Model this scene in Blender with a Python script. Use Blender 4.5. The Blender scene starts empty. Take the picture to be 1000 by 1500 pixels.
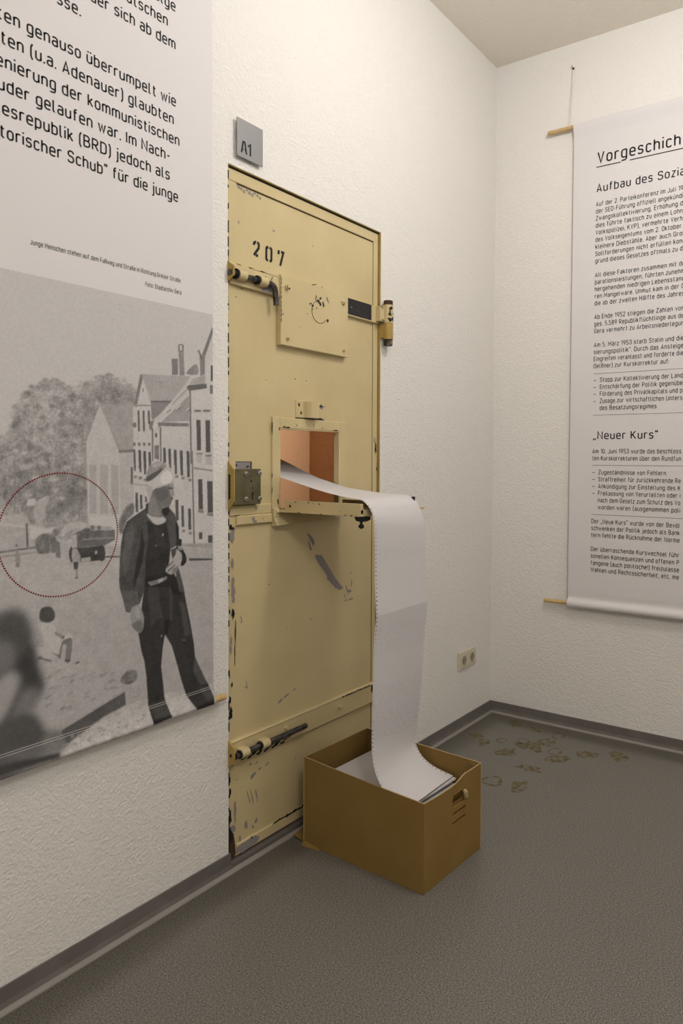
import bpy, math, random
import numpy as np
from mathutils import Vector, Matrix

# ------------------------------------------------------------------ camera, lamps, exposure
scene = bpy.context.scene
YAW, PITCH, ROLL = 0.9973, -0.0318, 0.0074
f_ = Vector((math.sin(YAW)*math.cos(PITCH), math.cos(YAW)*math.cos(PITCH), math.sin(PITCH)))
r_ = Vector((math.cos(YAW), -math.sin(YAW), 0.0)); u_ = r_.cross(f_)
cr, sr = math.cos(ROLL), math.sin(ROLL)
R_, U_ = r_*cr + u_*sr, u_*cr - r_*sr
cam_data = bpy.data.cameras.new('camera')
cam_data.sensor_fit = 'AUTO'; cam_data.sensor_width = 36.0
cam_data.lens = 1055.6/1500*36
cam_data.shift_x = -121.98/1500; cam_data.shift_y = -41.0/1500
cam_data.clip_start = 0.02
cam = bpy.data.objects.new('camera', cam_data); scene.collection.objects.link(cam)
cam.matrix_world = Matrix(((R_.x, U_.x, -f_.x, -3.191), (R_.y, U_.y, -f_.y, -1.661), (R_.z, U_.z, -f_.z, 1.25), (0, 0, 0, 1)))
scene.camera = cam

world = bpy.data.worlds.new('world'); scene.world = world; world.use_nodes = True
world.node_tree.nodes['Background'].inputs[0].default_value = (0.9, 0.95, 1.0, 1)
world.node_tree.nodes['Background'].inputs[1].default_value = 0.02

def point_lamp(name, loc, watt, col, radius):
    d = bpy.data.lights.new(name, 'POINT'); d.energy = watt; d.color = col; d.shadow_soft_size = radius
    o = bpy.data.objects.new(name, d); scene.collection.objects.link(o); o.location = loc
    return o
def area_lamp(name, loc, aim, watt, col, sx, sy, spread=180):
    d = bpy.data.lights.new(name, 'AREA'); d.shape = 'RECTANGLE'; d.size = sx; d.size_y = sy
    d.energy = watt; d.color = col; d.spread = math.radians(spread)
    o = bpy.data.objects.new(name, d); scene.collection.objects.link(o); o.location = loc
    o.rotation_euler = (Vector(aim)-Vector(loc)).to_track_quat('-Z', 'Y').to_euler()
    return o
WARM = (1.0, 0.975, 0.955)
point_lamp('ceiling_lamp', (-1.28, -1.20, 2.82), 33, WARM, 0.13)
point_lamp('ceiling_fill_lamp', (-3.3, -2.35, 2.78), 64, WARM, 0.25)  # unseen second lamp behind the viewer, fills in the near side
area_lamp('cell_lamp', (0.95, 0.35, 2.5), (0.05, 2.25, 1.25), 9.5, (1.0, 0.93, 0.84), 0.3, 0.2, 75)

scene.view_settings.view_transform = 'Standard'; scene.view_settings.look = 'None'
scene.view_settings.gamma = 1.0; scene.view_settings.use_curve_mapping = False
scene.view_settings.exposure = 0.0

# ------------------------------------------------------------------ materials
def lin(r, g, b):
    return tuple(((c/255)/12.92 if c/255 <= 0.04045 else ((c/255+0.055)/1.055)**2.4) for c in (r, g, b))
def mat(name, col, rough=0.6, metallic=0.0, bump=None, var=None, spec=0.5, warp=None):
    m = bpy.data.materials.new(name); m.use_nodes = True
    nt = m.node_tree; N = nt.nodes; L = nt.links; b = N['Principled BSDF']
    b.inputs['Base Color'].default_value = (*col, 1); b.inputs['Roughness'].default_value = rough
    b.inputs['Metallic'].default_value = metallic; b.inputs['Specular IOR Level'].default_value = spec
    tc = N.new('ShaderNodeTexCoord')
    if var:                                    # (scale, second colour, low, high)
        n = N.new('ShaderNodeTexNoise'); n.inputs['Scale'].default_value = var[0]; n.inputs['Detail'].default_value = 5
        r = N.new('ShaderNodeValToRGB'); r.color_ramp.elements[0].position = var[2]; r.color_ramp.elements[1].position = var[3]
        r.color_ramp.elements[0].color = (*var[1], 1); r.color_ramp.elements[1].color = (*col, 1)
        L.new(tc.outputs['Object'], n.inputs['Vector']); L.new(n.outputs['Fac'], r.inputs['Fac']); L.new(r.outputs['Color'], b.inputs['Base Color'])
    if bump:                                   # list of (scale, distance)
        prev = None
        for sc, dist in bump:
            n = N.new('ShaderNodeTexNoise'); n.inputs['Scale'].default_value = sc; n.inputs['Detail'].default_value = 4; n.inputs['Roughness'].default_value = 0.55
            bm_ = N.new('ShaderNodeBump'); bm_.inputs['Strength'].default_value = 1.0; bm_.inputs['Distance'].default_value = dist
            L.new(tc.outputs['Object'], n.inputs['Vector']); L.new(n.outputs['Fac'], bm_.inputs['Height'])
            if prev: L.new(prev.outputs['Normal'], bm_.inputs['Normal'])
            prev = bm_
        L.new(prev.outputs['Normal'], b.inputs['Normal'])
    return m
M = {}
PLASTER = (0.80, 0.775, 0.735)
M['plaster'] = mat('white_textured_plaster', PLASTER, 0.85, bump=[(125, 0.0036), (50, 0.0028)], spec=0.2)
M['ceiling'] = mat('cream_textured_ceiling', (0.83, 0.77, 0.68), 0.9, bump=[(90, 0.0035)], spec=0.2)
M['cell_plaster'] = mat('salmon_plaster', (0.72, 0.43, 0.24), 0.85, bump=[(110, 0.003), (40, 0.002)], spec=0.2)
M['base'] = mat('grey_vinyl_skirting', (0.165, 0.15, 0.138), 0.5, var=(9, (0.135, 0.121, 0.112), 0.35, 0.65), spec=0.3)
M['foot'] = mat('light_grey_vinyl_foot', (0.27, 0.25, 0.225), 0.5, spec=0.3)
M['cream'] = mat('cream_gloss_paint', (0.63, 0.52, 0.29), 0.42, var=(5, (0.565, 0.46, 0.247), 0.3, 0.7), bump=[(40, 0.0006)], spec=0.35)
M['ochre'] = mat('ochre_gloss_paint', (0.44, 0.31, 0.085), 0.4, var=(12, (0.36, 0.24, 0.06), 0.35, 0.65), spec=0.35)
M['black'] = mat('black_chipped_steel_and_gap_shade', (0.012, 0.012, 0.013), 0.55, spec=0.3)
M['primer'] = mat('lilac_grey_primer', (0.27, 0.25, 0.245), 0.7, spec=0.2)
M['rust'] = mat('rusty_brown', (0.07, 0.04, 0.022), 0.8, spec=0.2)
M['steel'] = mat('worn_dark_steel', (0.12, 0.11, 0.105), 0.38, 0.6, var=(60, (0.03, 0.028, 0.026), 0.4, 0.62))
M['olive'] = mat('olive_brass_lock_plate', (0.17, 0.155, 0.085), 0.42, 0.45, var=(14, (0.11, 0.10, 0.055), 0.35, 0.65))
M['screw'] = mat('dull_zinc', (0.42, 0.40, 0.36), 0.35, 0.8)
M['tape'] = mat('black_adhesive_sheet', (0.018, 0.017, 0.018), 0.55, var=(70, (0.03, 0.028, 0.03), 0.3, 0.5), spec=0.3)
M['alu'] = mat('brushed_grey_metal_sign', (0.27, 0.268, 0.27), 0.45, 0.2)
M['ink'] = mat('black_print', (0.018, 0.017, 0.017), 0.6, spec=0.2)
M['inkgrey'] = mat('dark_grey_print', (0.035, 0.033, 0.032), 0.6, spec=0.2)
M['red'] = mat('dark_red_print', (0.20, 0.008, 0.012), 0.6, spec=0.2)
M['cloth'] = mat('white_banner_fabric', (0.70, 0.675, 0.675), 0.75, bump=[(700, 0.0004)], spec=0.2)
M['wood'] = mat('pale_dowel_wood', (0.62, 0.44, 0.20), 0.5, var=(30, (0.52, 0.35, 0.15), 0.35, 0.65), spec=0.3)
M['cord'] = mat('white_cord', (0.7, 0.68, 0.62), 0.8)
M['ivory'] = mat('ivory_plastic', (0.62, 0.56, 0.42), 0.35, spec=0.4)
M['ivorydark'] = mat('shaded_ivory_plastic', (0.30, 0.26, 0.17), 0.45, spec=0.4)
M['card'] = mat('brown_cardboard', (0.245, 0.152, 0.045), 0.8, var=(7, (0.22, 0.135, 0.038), 0.3, 0.7), bump=[(220, 0.0006)], spec=0.2)
M['cardedge'] = mat('cardboard_cut_edge', (0.40, 0.29, 0.16), 0.85, spec=0.2)
M['paperside'] = mat('paper_stack_edge', (0.62, 0.59, 0.59), 0.8, bump=[(300, 0.002)], spec=0.2)

# floor: speckled grey linoleum with a darker border along both walls
def floor_material():
    m = bpy.data.materials.new('speckled_grey_linoleum'); m.use_nodes = True
    nt = m.node_tree; N = nt.nodes; L = nt.links; b = N['Principled BSDF']
    b.inputs['Specular IOR Level'].default_value = 0.35
    tc = N.new('ShaderNodeTexCoord')
    n1 = N.new('ShaderNodeTexNoise'); n1.inputs['Scale'].default_value = 240; n1.inputs['Detail'].default_value = 3
    r1 = N.new('ShaderNodeValToRGB'); e = r1.color_ramp.elements
    e[0].position = 0.34; e[0].color = (0.045, 0.041, 0.034, 1); e[1].position = 0.64; e[1].color = (0.28, 0.266, 0.237, 1)
    x = e.new(0.46); x.color = (0.142, 0.132, 0.115, 1); x = e.new(0.56); x.color = (0.185, 0.174, 0.155, 1)
    n2 = N.new('ShaderNodeTexNoise'); n2.inputs['Scale'].default_value = 5; n2.inputs['Detail'].default_value = 6
    n1.inputs['Roughness'].default_value = 0.7
    L.new(tc.outputs['Object'], n1.inputs['Vector']); L.new(n1.outputs['Fac'], r1.inputs['Fac']); L.new(tc.outputs['Object'], n2.inputs['Vector'])
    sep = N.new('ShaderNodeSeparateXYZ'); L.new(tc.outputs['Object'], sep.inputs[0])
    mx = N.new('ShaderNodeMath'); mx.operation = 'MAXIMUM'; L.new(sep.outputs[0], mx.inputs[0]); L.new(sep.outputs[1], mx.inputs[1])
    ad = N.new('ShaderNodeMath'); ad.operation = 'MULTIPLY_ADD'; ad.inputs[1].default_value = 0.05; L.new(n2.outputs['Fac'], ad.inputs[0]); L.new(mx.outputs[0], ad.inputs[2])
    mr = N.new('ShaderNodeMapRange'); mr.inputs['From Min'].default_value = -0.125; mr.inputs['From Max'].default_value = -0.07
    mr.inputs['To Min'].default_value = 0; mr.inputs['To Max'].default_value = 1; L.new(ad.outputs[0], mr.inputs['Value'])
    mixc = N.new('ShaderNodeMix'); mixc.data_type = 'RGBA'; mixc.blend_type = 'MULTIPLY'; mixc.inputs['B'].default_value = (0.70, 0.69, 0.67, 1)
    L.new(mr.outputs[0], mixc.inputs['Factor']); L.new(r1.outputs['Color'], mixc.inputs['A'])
    L.new(mixc.outputs['Result'], b.inputs['Base Color'])
    rr = N.new('ShaderNodeMapRange'); rr.inputs['To Min'].default_value = 0.26; rr.inputs['To Max'].default_value = 0.42
    L.new(n2.outputs['Fac'], rr.inputs['Value']); L.new(rr.outputs[0], b.inputs['Roughness'])
    return m
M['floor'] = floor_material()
def stain_material():
    m = bpy.data.materials.new('yellow_floor_stain'); m.use_nodes = True
    nt = m.node_tree; N = nt.nodes; L = nt.links; b = N['Principled BSDF']
    b.inputs['Base Color'].default_value = (0.18, 0.128, 0.006, 1); b.inputs['Roughness'].default_value = 0.5
    tc = N.new('ShaderNodeTexCoord'); n = N.new('ShaderNodeTexNoise'); n.inputs['Scale'].default_value = 45; n.inputs['Detail'].default_value = 4
    r = N.new('ShaderNodeMapRange'); r.inputs['From Min'].default_value = 0.38; r.inputs['From Max'].default_value = 0.70; r.inputs['To Max'].default_value = 0.85
    t = N.new('ShaderNodeBsdfTransparent'); mx = N.new('ShaderNodeMixShader')
    L.new(tc.outputs['Object'], n.inputs['Vector']); L.new(n.outputs['Fac'], r.inputs['Value']); L.new(r.outputs[0], mx.inputs[0])
    L.new(t.outputs[0], mx.inputs[1]); L.new(b.outputs[0], mx.inputs[2]); L.new(mx.outputs[0], N['Material Output'].inputs[0])
    return m
M['stain'] = stain_material()
def attr_material():
    m = bpy.data.materials.new('printed_banner_fabric'); m.use_nodes = True
    nt = m.node_tree; b = nt.nodes['Principled BSDF']; b.inputs['Roughness'].default_value = 0.75; b.inputs['Specular IOR Level'].default_value = 0.2
    a = nt.nodes.new('ShaderNodeAttribute'); a.attribute_name = 'ink_tone'
    nt.links.new(a.outputs['Color'], b.inputs['Base Color'])
    return m
M['printed'] = attr_material()
def paper_material():
    m = bpy.data.materials.new('white_printer_paper'); m.use_nodes = True
    nt = m.node_tree; N = nt.nodes; L = nt.links; b = N['Principled BSDF']
    b.inputs['Roughness'].default_value = 0.7; b.inputs['Specular IOR Level'].default_value = 0.2
    uv = N.new('ShaderNodeUVMap'); uv.uv_map = 'length'; sep = N.new('ShaderNodeSeparateXYZ'); L.new(uv.outputs[0], sep.inputs[0])
    ramp = N.new('ShaderNodeValToRGB'); ramp.color_ramp.interpolation = 'LINEAR'
    el = ramp.color_ramp.elements; el[0].position = 0; el[0].color = (0, 0, 0, 1); el[1].position = 1; el[1].color = (0, 0, 0, 1)
    M['paper_ramp'] = ramp
    L.new(sep.outputs[1], ramp.inputs[0])
    mp = N.new('ShaderNodeMapping'); mp.inputs['Scale'].default_value = (60, 420, 1); L.new(uv.outputs[0], mp.inputs[0])
    n = N.new('ShaderNodeTexNoise'); n.inputs['Scale'].default_value = 1; n.inputs['Detail'].default_value = 3; L.new(mp.outputs[0], n.inputs['Vector'])
    g = N.new('ShaderNodeMapRange'); g.inputs['From Min'].default_value = 0.45; g.inputs['From Max'].default_value = 0.62; L.new(n.outputs['Fac'], g.inputs['Value'])
    k = N.new('ShaderNodeMath'); k.operation = 'MULTIPLY'; L.new(g.outputs[0], k.inputs[0]); L.new(ramp.outputs['Color'], k.inputs[1])
    mx = N.new('ShaderNodeMix'); mx.data_type = 'RGBA'; mx.inputs['A'].default_value = (0.62, 0.60, 0.605, 1); mx.inputs['B'].default_value = (0.50, 0.48, 0.485, 1)
    L.new(k.outputs[0], mx.inputs['Factor']); L.new(mx.outputs['Result'], b.inputs['Base Color'])
    return m
M['paper'] = paper_material()

# ------------------------------------------------------------------ mesh tools
class MB:
    """collects faces and links them as one mesh object"""
    def __init__(self): self.v, self.f, self.m = [], [], []
    def add(self, vs, fs, mi=0):
        o = len(self.v); self.v += [tuple(p) for p in vs]
        self.f += [tuple(i+o for i in q) for q in fs]; self.m += [mi]*len(fs)
        return self
    def box(self, x0, x1, y0, y1, z0, z1, mi=0):
        vs = [(x, y, z) for x in (x0, x1) for y in (y0, y1) for z in (z0, z1)]
        return self.add(vs, [(0, 1, 3, 2), (4, 6, 7, 5), (0, 4, 5, 1), (2, 3, 7, 6), (0, 2, 6, 4), (1, 5, 7, 3)], mi)
    def frustum(self, x0, x1, z0, z1, y0, y1, d, mi=0):
        """plate standing on y0 with front face at y1, its front edges chamfered by d"""
        a = [(x0, y0, z0), (x1, y0, z0), (x1, y0, z1), (x0, y0, z1)]
        s = d if y1 < y0 else -d
        b = [(x, y1+s, z) for x, _, z in a]
        c = [(x0+d, y1, z0+d), (x1-d, y1, z0+d), (x1-d, y1, z1-d), (x0+d, y1, z1-d)]
        fs = [(8, 9, 10, 11), (3, 2, 1, 0)]
        for i in range(4):
            j = (i+1) % 4; fs += [(i, j, 4+j, 4+i), (4+i, 4+j, 8+j, 8+i)]
        return self.add(a+b+c, fs, mi)
    def tube(self, path, rad, n=12, mi=0, caps=True, closed=False):
        P = [Vector(p) for p in path]; rr = rad if isinstance(rad, (list, tuple)) else [rad]*len(P)
        vs = []; prev = None
        for i, p in enumerate(P):
            t = (P[min(i+1, len(P)-1)]-P[max(i-1, 0)])
            if t.length < 1e-9: t = P[-1]-P[0]
            t.normalize()
            if prev is None: s = t.orthogonal().normalized()
            else: s = (prev-t*prev.dot(t)).normalized()
            prev = s; w = t.cross(s)
            for k in range(n):
                a = 2*math.pi*k/n; vs.append(p+(s*math.cos(a)+w*math.sin(a))*rr[i])
        fs = [(i*n+k, i*n+(k+1) % n, (i+1)*n+(k+1) % n, (i+1)*n+k) for i in range(len(P)-1) for k in range(n)]
        if caps: fs += [tuple(range(n))[::-1], tuple((len(P)-1)*n+k for k in range(n))]
        return self.add(vs, fs, mi)
    def cyl(self, p0, p1, r, n=20, mi=0, ch=0.0):
        p0, p1 = Vector(p0), Vector(p1); d = (p1-p0).normalized()
        if ch: return self.tube([p0, p0+d*0.0001, p0+d*ch, p1-d*ch, p1-d*0.0001, p1], [r-ch, r-ch, r, r, r-ch, r-ch], n, mi)
        return self.tube([p0, p1], r, n, mi)
    def prism(self, pts, axis, a, b, mi=0):
        """2-D outline pushed along an axis: axis 'x' takes (y,z), 'y' takes (x,z), 'z' takes (x,y)"""
        def mk(p, t): return (t, p[0], p[1]) if axis == 'x' else (p[0], t, p[1]) if axis == 'y' else (p[0], p[1], t)
        n = len(pts); vs = [mk(p, a) for p in pts]+[mk(p, b) for p in pts]
        fs = [tuple(range(n))[::-1], tuple(range(n, 2*n))]+[(i, (i+1) % n, n+(i+1) % n, n+i) for i in range(n)]
        return self.add(vs, fs, mi)
    def chip(self, cx, cz, y, w, h, ang=0, seed=0, mi=1, n=11, rough=0.35, place=None):
        """a thin irregular flake patch (bare metal or primer where paint is gone)"""
        rnd = random.Random(seed*7919+int(cx*1e4)*31+int(cz*1e4)); ca, sa = math.cos(ang), math.sin(ang); pts = []
        for i in range(n):
            a = 2*math.pi*i/n; k = 1-rough+rnd.random()*2*rough
            px, pz = math.cos(a)*w/2*k, math.sin(a)*h/2*k
            pts.append((cx+px*ca-pz*sa, cz+px*sa+pz*ca))
        y -= 8e-6*(len(self.f) % 97); pl = place or (lambda u, v: (u, y, v))
        vs = [pl(*p) for p in pts]+[pl(cx, cz)]
        return self.add(vs, [(i, (i+1) % n, n) for i in range(n)], mi)
    def build(self, name, mats, parent=None, smooth=False, bevel=0, seg=2):
        me = bpy.data.meshes.new(name)
        org = ORIGIN.get(parent, Vector((0, 0, 0))) if parent else Vector((0, 0, 0))
        me.from_pydata([tuple(Vector(p)-org) for p in self.v], [], self.f)
        for m_ in (mats if isinstance(mats, (list, tuple)) else [mats]): me.materials.append(M[m_])
        me.polygons.foreach_set('material_index', self.m)
        if smooth: me.polygons.foreach_set('use_smooth', [True]*len(me.polygons))
        me.update()
        o = bpy.data.objects.new(name, me); scene.collection.objects.link(o)
        if parent: o.parent = parent
        ORIGIN[o] = org
        if bevel:
            b = o.modifiers.new('bevel', 'BEVEL'); b.width = bevel; b.segments = seg; b.limit_method = 'ANGLE'; b.angle_limit = math.radians(40)
        if smooth:
            try:
                me.set_sharp_from_angle(angle=math.radians(35))
            except Exception: pass
        return o
ORIGIN = {}
def tag(o, label=None, cat=None, group=None, kind=None):
    if label: o['label'] = label
    if cat: o['category'] = cat
    if group: o['group'] = group
    if kind: o['kind'] = kind
    return o
def thing(name, loc, label, cat, group=None, kind=None):
    o = bpy.data.objects.new(name, None); scene.collection.objects.link(o); o.location = loc
    o.empty_display_size = 0.05; ORIGIN[o] = Vector(loc)
    return tag(o, label, cat, group, kind)

# ------------------------------------------------------------------ a narrow technical lettering drawn as even strokes
X = 0.73
def rr(x0, y0, x1, y1, r): return [(x0, y0, r), (x1, y0, r), (x1, y1, r), (x0, y1, r), 'c']
GL = {
 ' ': (0.10, []),
 'A': (.54, [[(0, 0), (.27, 1), (.54, 0)], [(.09, .28), (.45, .28)]]),
 'B': (.52, [[(0, 0), (0, 1), (.48, 1, .22), (.48, .53, .22), (0, .53)], [(0, 0), (.52, 0, .25), (.52, .53, .25), (.3, .53)]]),
 'C': (.50, [[(.5, .74), (.5, 1, .25), (0, 1, .25), (0, 0, .25), (.5, 0, .25), (.5, .26)]]),
 'D': (.52, [[(0, 0), (0, 1), (.52, 1, .25), (.52, 0, .25), 'c']]),
 'E': (.45, [[(.45, 1), (0, 1), (0, 0), (.45, 0)], [(0, .52), (.4, .52)]]),
 'F': (.44, [[(.44, 1), (0, 1), (0, 0)], [(0, .5), (.38, .5)]]),
 'G': (.51, [[(.51, .76), (.51, 1, .25), (0, 1, .25), (0, 0, .25), (.51, 0, .25), (.51, .48), (.28, .48)]]),
 'H': (.53, [[(0, 0), (0, 1)], [(.53, 0), (.53, 1)], [(0, .52), (.53, .52)]]),
 'I': (0, [[(0, 0), (0, 1)]]),
 'J': (.40, [[(.4, 1), (.4, 0, .2), (0, 0, .2), (0, .2)]]),
 'K': (.52, [[(0, 0), (0, 1)], [(.49, 1), (0, .36)], [(.16, .56), (.52, 0)]]),
 'L': (.43, [[(0, 1), (0, 0), (.43, 0)]]),
 'M': (.66, [[(0, 0), (0, 1), (.33, .36), (.66, 1), (.66, 0)]]),
 'N': (.54, [[(0, 0), (0, 1), (.54, 0), (.54, 1)]]),
 'O': (.52, [rr(0, 0, .52, 1, .25)]),
 'P': (.50, [[(0, 0), (0, 1), (.5, 1, .24), (.5, .46, .24), (0, .46)]]),
 'R': (.53, [[(0, 0), (0, 1), (.5, 1, .24), (.5, .48, .24), (0, .48)], [(.25, .48), (.53, 0)]]),
 'S': (.49, [[(.48, .8), (.48, 1, .23), (0, 1, .23), (0, .53, .22), (.49, .53, .24), (.49, 0, .24), (0, 0, .24), (0, .19)]]),
 'T': (.52, [[(0, 1), (.52, 1)], [(.26, 1), (.26, 0)]]),
 'U': (.53, [[(0, 1), (0, 0, .26), (.53, 0, .26), (.53, 1)]]),
 'V': (.52, [[(0, 1), (.26, 0), (.52, 1)]]),
 'W': (.80, [[(0, 1), (.2, 0), (.4, .9), (.6, 0), (.8, 1)]]),
 'Z': (.48, [[(0, 1), (.48, 1), (0, 0), (.48, 0)]]),
 'a': (.41, [[(.03, .64), (.06, X, .1), (.41, X, .17), (.41, 0)], [(.41, .41), (0, .41, .17), (0, 0, .17), (.41, 0, .1), (.41, .1)]]),
 'b': (.43, [[(0, 1), (0, 0), (.43, 0, .2), (.43, X, .2), (0, X, .15), (0, .5)]]),
 'c': (.37, [[(.37, .6), (.37, X, .18), (0, X, .2), (0, 0, .2), (.37, 0, .18), (.37, .13)]]),
 'd': (.43, [[(.43, 1), (.43, 0), (0, 0, .2), (0, X, .2), (.43, X, .15), (.43, .5)]]),
 'e': (.43, [[(0, .36), (.43, .36), (.43, X, .21), (0, X, .21), (0, 0, .21), (.42, 0, .12), (.42, .07)]]),
 'f': (.30, [[(.1, 0), (.1, 1, .15), (.3, 1)], [(0, X), (.29, X)]]),
 'g': (.43, [[(.43, X), (.43, -.28, .2), (.02, -.28, .06), (.02, -.24)], [(.43, X), (0, X, .2), (0, 0, .2), (.43, 0, .1), (.43, .1)]]),
 'h': (.42, [[(0, 0), (0, 1)], [(0, .5), (0, X, .2), (.42, X, .2), (.42, 0)]]),
 'i': (0, [[(0, 0), (0, X)], [(0, .93), (0, 1.06)]]),
 'j': (.10, [[(.1, X), (.1, -.28, .13), (-.06, -.28)], [(.1, .93), (.1, 1.06)]]),
 'k': (.40, [[(0, 0), (0, 1)], [(.37, X), (0, .26)], [(.13, .4), (.4, 0)]]),
 'l': (.15, [[(0, 1), (0, 0, .14), (.15, 0)]]),
 'm': (.70, [[(0, 0), (0, X)], [(0, .5), (0, X, .18), (.35, X, .18), (.35, 0)], [(.35, .5), (.35, X, .18), (.70, X, .18), (.70, 0)]]),
 'n': (.42, [[(0, 0), (0, X)], [(0, .5), (0, X, .2), (.42, X, .2), (.42, 0)]]),
 'o': (.43, [rr(0, 0, .43, X, .21)]),
 'p': (.43, [[(0, -.28), (0, X), (.43, X, .2), (.43, 0, .2), (0, 0, .12), (0, .1)]]),
 'q': (.43, [[(.43, -.28), (.43, X), (0, X, .2), (0, 0, .2), (.43, 0, .12), (.43, .1)]]),
 'r': (.28, [[(0, 0), (0, X)], [(0, .48), (0, X, .2), (.28, X, .08), (.28, .67)]]),
 's': (.38, [[(.37, .6), (.37, X, .16), (0, X, .17), (0, .38, .16), (.38, .38, .17), (.38, 0, .18), (0, 0, .18), (0, .12)]]),
 't': (.29, [[(.1, .95), (.1, 0, .15), (.29, 0)], [(0, X), (.28, X)]]),
 'u': (.42, [[(0, X), (0, 0, .2), (.42, 0, .2), (.42, .25)], [(.42, X), (.42, 0)]]),
 'v': (.42, [[(0, X), (.21, 0), (.42, X)]]),
 'w': (.64, [[(0, X), (.16, 0), (.32, .64), (.48, 0), (.64, X)]]),
 'x': (.40, [[(0, X), (.4, 0)], [(.4, X), (0, 0)]]),
 'y': (.42, [[(0, X), (.22, 0)], [(.42, X), (.14, -.28)]]),
 'z': (.37, [[(0, X), (.37, X), (0, 0), (.37, 0)]]),
 'ß': (.45, [[(0, 0), (0, 1, .2), (.40, 1, .2), (.40, .58, .18), (.24, .58), (.45, .52, .22), (.45, 0, .22), (.2, 0)]]),
 '0': (.46, [rr(0, 0, .46, 1, .22)]),
 '1': (.24, [[(0, .78), (.24, 1), (.24, 0)]]),
 '2': (.46, [[(0, .76), (0, 1, .22), (.45, 1, .22), (.45, .62, .15), (0, 0), (.46, 0)]]),
 '3': (.46, [[(0, .82), (0, 1, .2), (.44, 1, .21), (.44, .54, .21), (.16, .54)], [(.2, .54), (.46, .54, .23), (.46, 0, .23), (0, 0, .22), (0, .18)]]),
 '4': (.50, [[(.22, 1), (0, .24), (.5, .24)], [(.36, .5), (.36, 0)]]),
 '5': (.46, [[(.43, 1), (.04, 1), (.02, .58), (.46, .6, .22), (.46, 0, .23), (0, 0, .22), (0, .14)]]),
 '6': (.46, [[(.24, 1), (0, .4), (0, 0, .22), (.46, 0, .22), (.46, .6, .22), (.04, .6)]]),
 '8': (.46, [rr(.02, .54, .44, 1, .2), rr(0, 0, .46, .54, .22)]),
 '9': (.46, [[(.22, 0), (.46, .6), (.46, 1, .22), (0, 1, .22), (0, .4, .22), (.42, .4)]]),
 '.': (0, [[(0, -.06), (0, .08)]]), ',': (.02, [[(.04, .08), (-.02, -.16)]]), ':': (0, [[(0, -.06), (0, .08)], [(0, .52), (0, .66)]]),
 '(': (.13, [[(.13, 1.12), (0, .85, .3), (0, .05, .3), (.13, -.22)]]), ')': (.13, [[(0, 1.12), (.13, .85, .3), (.13, .05, .3), (0, -.22)]]),
 '!': (0, [[(0, 1), (0, .28)], [(0, -.06), (0, .08)]]),
 '-': (.24, [[(0, .42), (.24, .42)]]), '–': (.34, [[(0, .42), (.34, .42)]]),
 '„': (.24, [[(.04, .07), (-.01, -.18)], [(.24, .07), (.19, -.18)]]), '“': (.20, [[(.03, 1.06), (-.01, .80)], [(.21, 1.06), (.17, .80)]]),
}
for ch, base in (('ä', 'a'), ('ö', 'o'), ('ü', 'u')):
    w, st = GL[base]; GL[ch] = (w, st+[[(w*.5-.12, .92), (w*.5-.12, 1.05)], [(w*.5+.12, .92), (w*.5+.12, 1.05)]])
def fillet(pts, seg):
    closed = pts[-1] == 'c'
    if closed: pts = pts[:-1]
    out = []; n = len(pts)
    for i, p in enumerate(pts):
        P = np.array(p[:2], float)
        if len(p) == 3 and (closed or 0 < i < n-1):
            A = np.array(pts[i-1][:2], float); B = np.array(pts[(i+1) % n][:2], float)
            da, db = A-P, B-P; la, lb = np.hypot(*da), np.hypot(*db); da /= la; db /= lb
            c = float(np.clip(da@db, -1, 1)); half = math.acos(c)/2
            t = min(p[2]/math.tan(half), la*.5 if len(pts[i-1]) == 3 else la, lb*.5 if len(pts[(i+1) % n]) == 3 else lb); r = t*math.tan(half)
            C = P+(da+db)/np.linalg.norm(da+db)*r/math.sin(half)
            a0 = P+da*t-C; a1 = P+db*t-C; t0 = math.atan2(a0[1], a0[0]); t1 = math.atan2(a1[1], a1[0])
            d = (t1-t0+math.pi) % (2*math.pi)-math.pi
            out += [(C[0]+r*math.cos(t0+d*k/seg), C[1]+r*math.sin(t0+d*k/seg)) for k in range(seg+1)]
        else: out.append(tuple(P))
    clean = [out[0]]
    for q in out[1:]:
        if math.hypot(q[0]-clean[-1][0], q[1]-clean[-1][1]) > 1e-4: clean.append(q)
    if closed and math.hypot(clean[0][0]-clean[-1][0], clean[0][1]-clean[-1][1]) < 1e-4: clean.pop()
    return clean, closed
def ribbon(pts, closed, t):
    n = len(pts); Lf, Rt = [], []
    for i in range(n):
        P = np.array(pts[i])
        def dr(a, b):
            d = np.array(pts[b])-np.array(pts[a]); return d/(np.linalg.norm(d)+1e-12)
        if closed or 0 < i < n-1: d0, d1 = dr(i-1, i), dr(i, (i+1) % n)
        elif i == 0: d0 = d1 = dr(0, 1)
        else: d0 = d1 = dr(n-2, n-1)
        m_ = d0+d1; m_ = d1 if np.linalg.norm(m_) < 1e-6 else m_/np.linalg.norm(m_)
        nn = np.array((-m_[1], m_[0])); k = t/2/max(0.45, float(nn@np.array((-d1[1], d1[0]))))
        Lf.append(P+nn*k); Rt.append(P-nn*k)
    vs = Lf+Rt; fs = [(i, n+i, n+(i+1) % n, (i+1) % n) for i in range(n if closed else n-1)]
    return vs, fs
_cache = {}
def glyph(ch, t, seg):
    k = (ch, t, seg)
    if k not in _cache:
        w, st = GL[ch]; vs, fs = [], []
        for s_ in st:
            p, c = fillet([q if q == 'c' else tuple(q) for q in s_], seg); a, b = ribbon(p, c, t)
            o = len(vs); vs += [(x+t/2, t/2+y*(1-t)) for x, y in a]; fs += [tuple(i+o for i in q) for q in b]
        _cache[k] = (w+t, vs, fs)
    return _cache[k]
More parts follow.
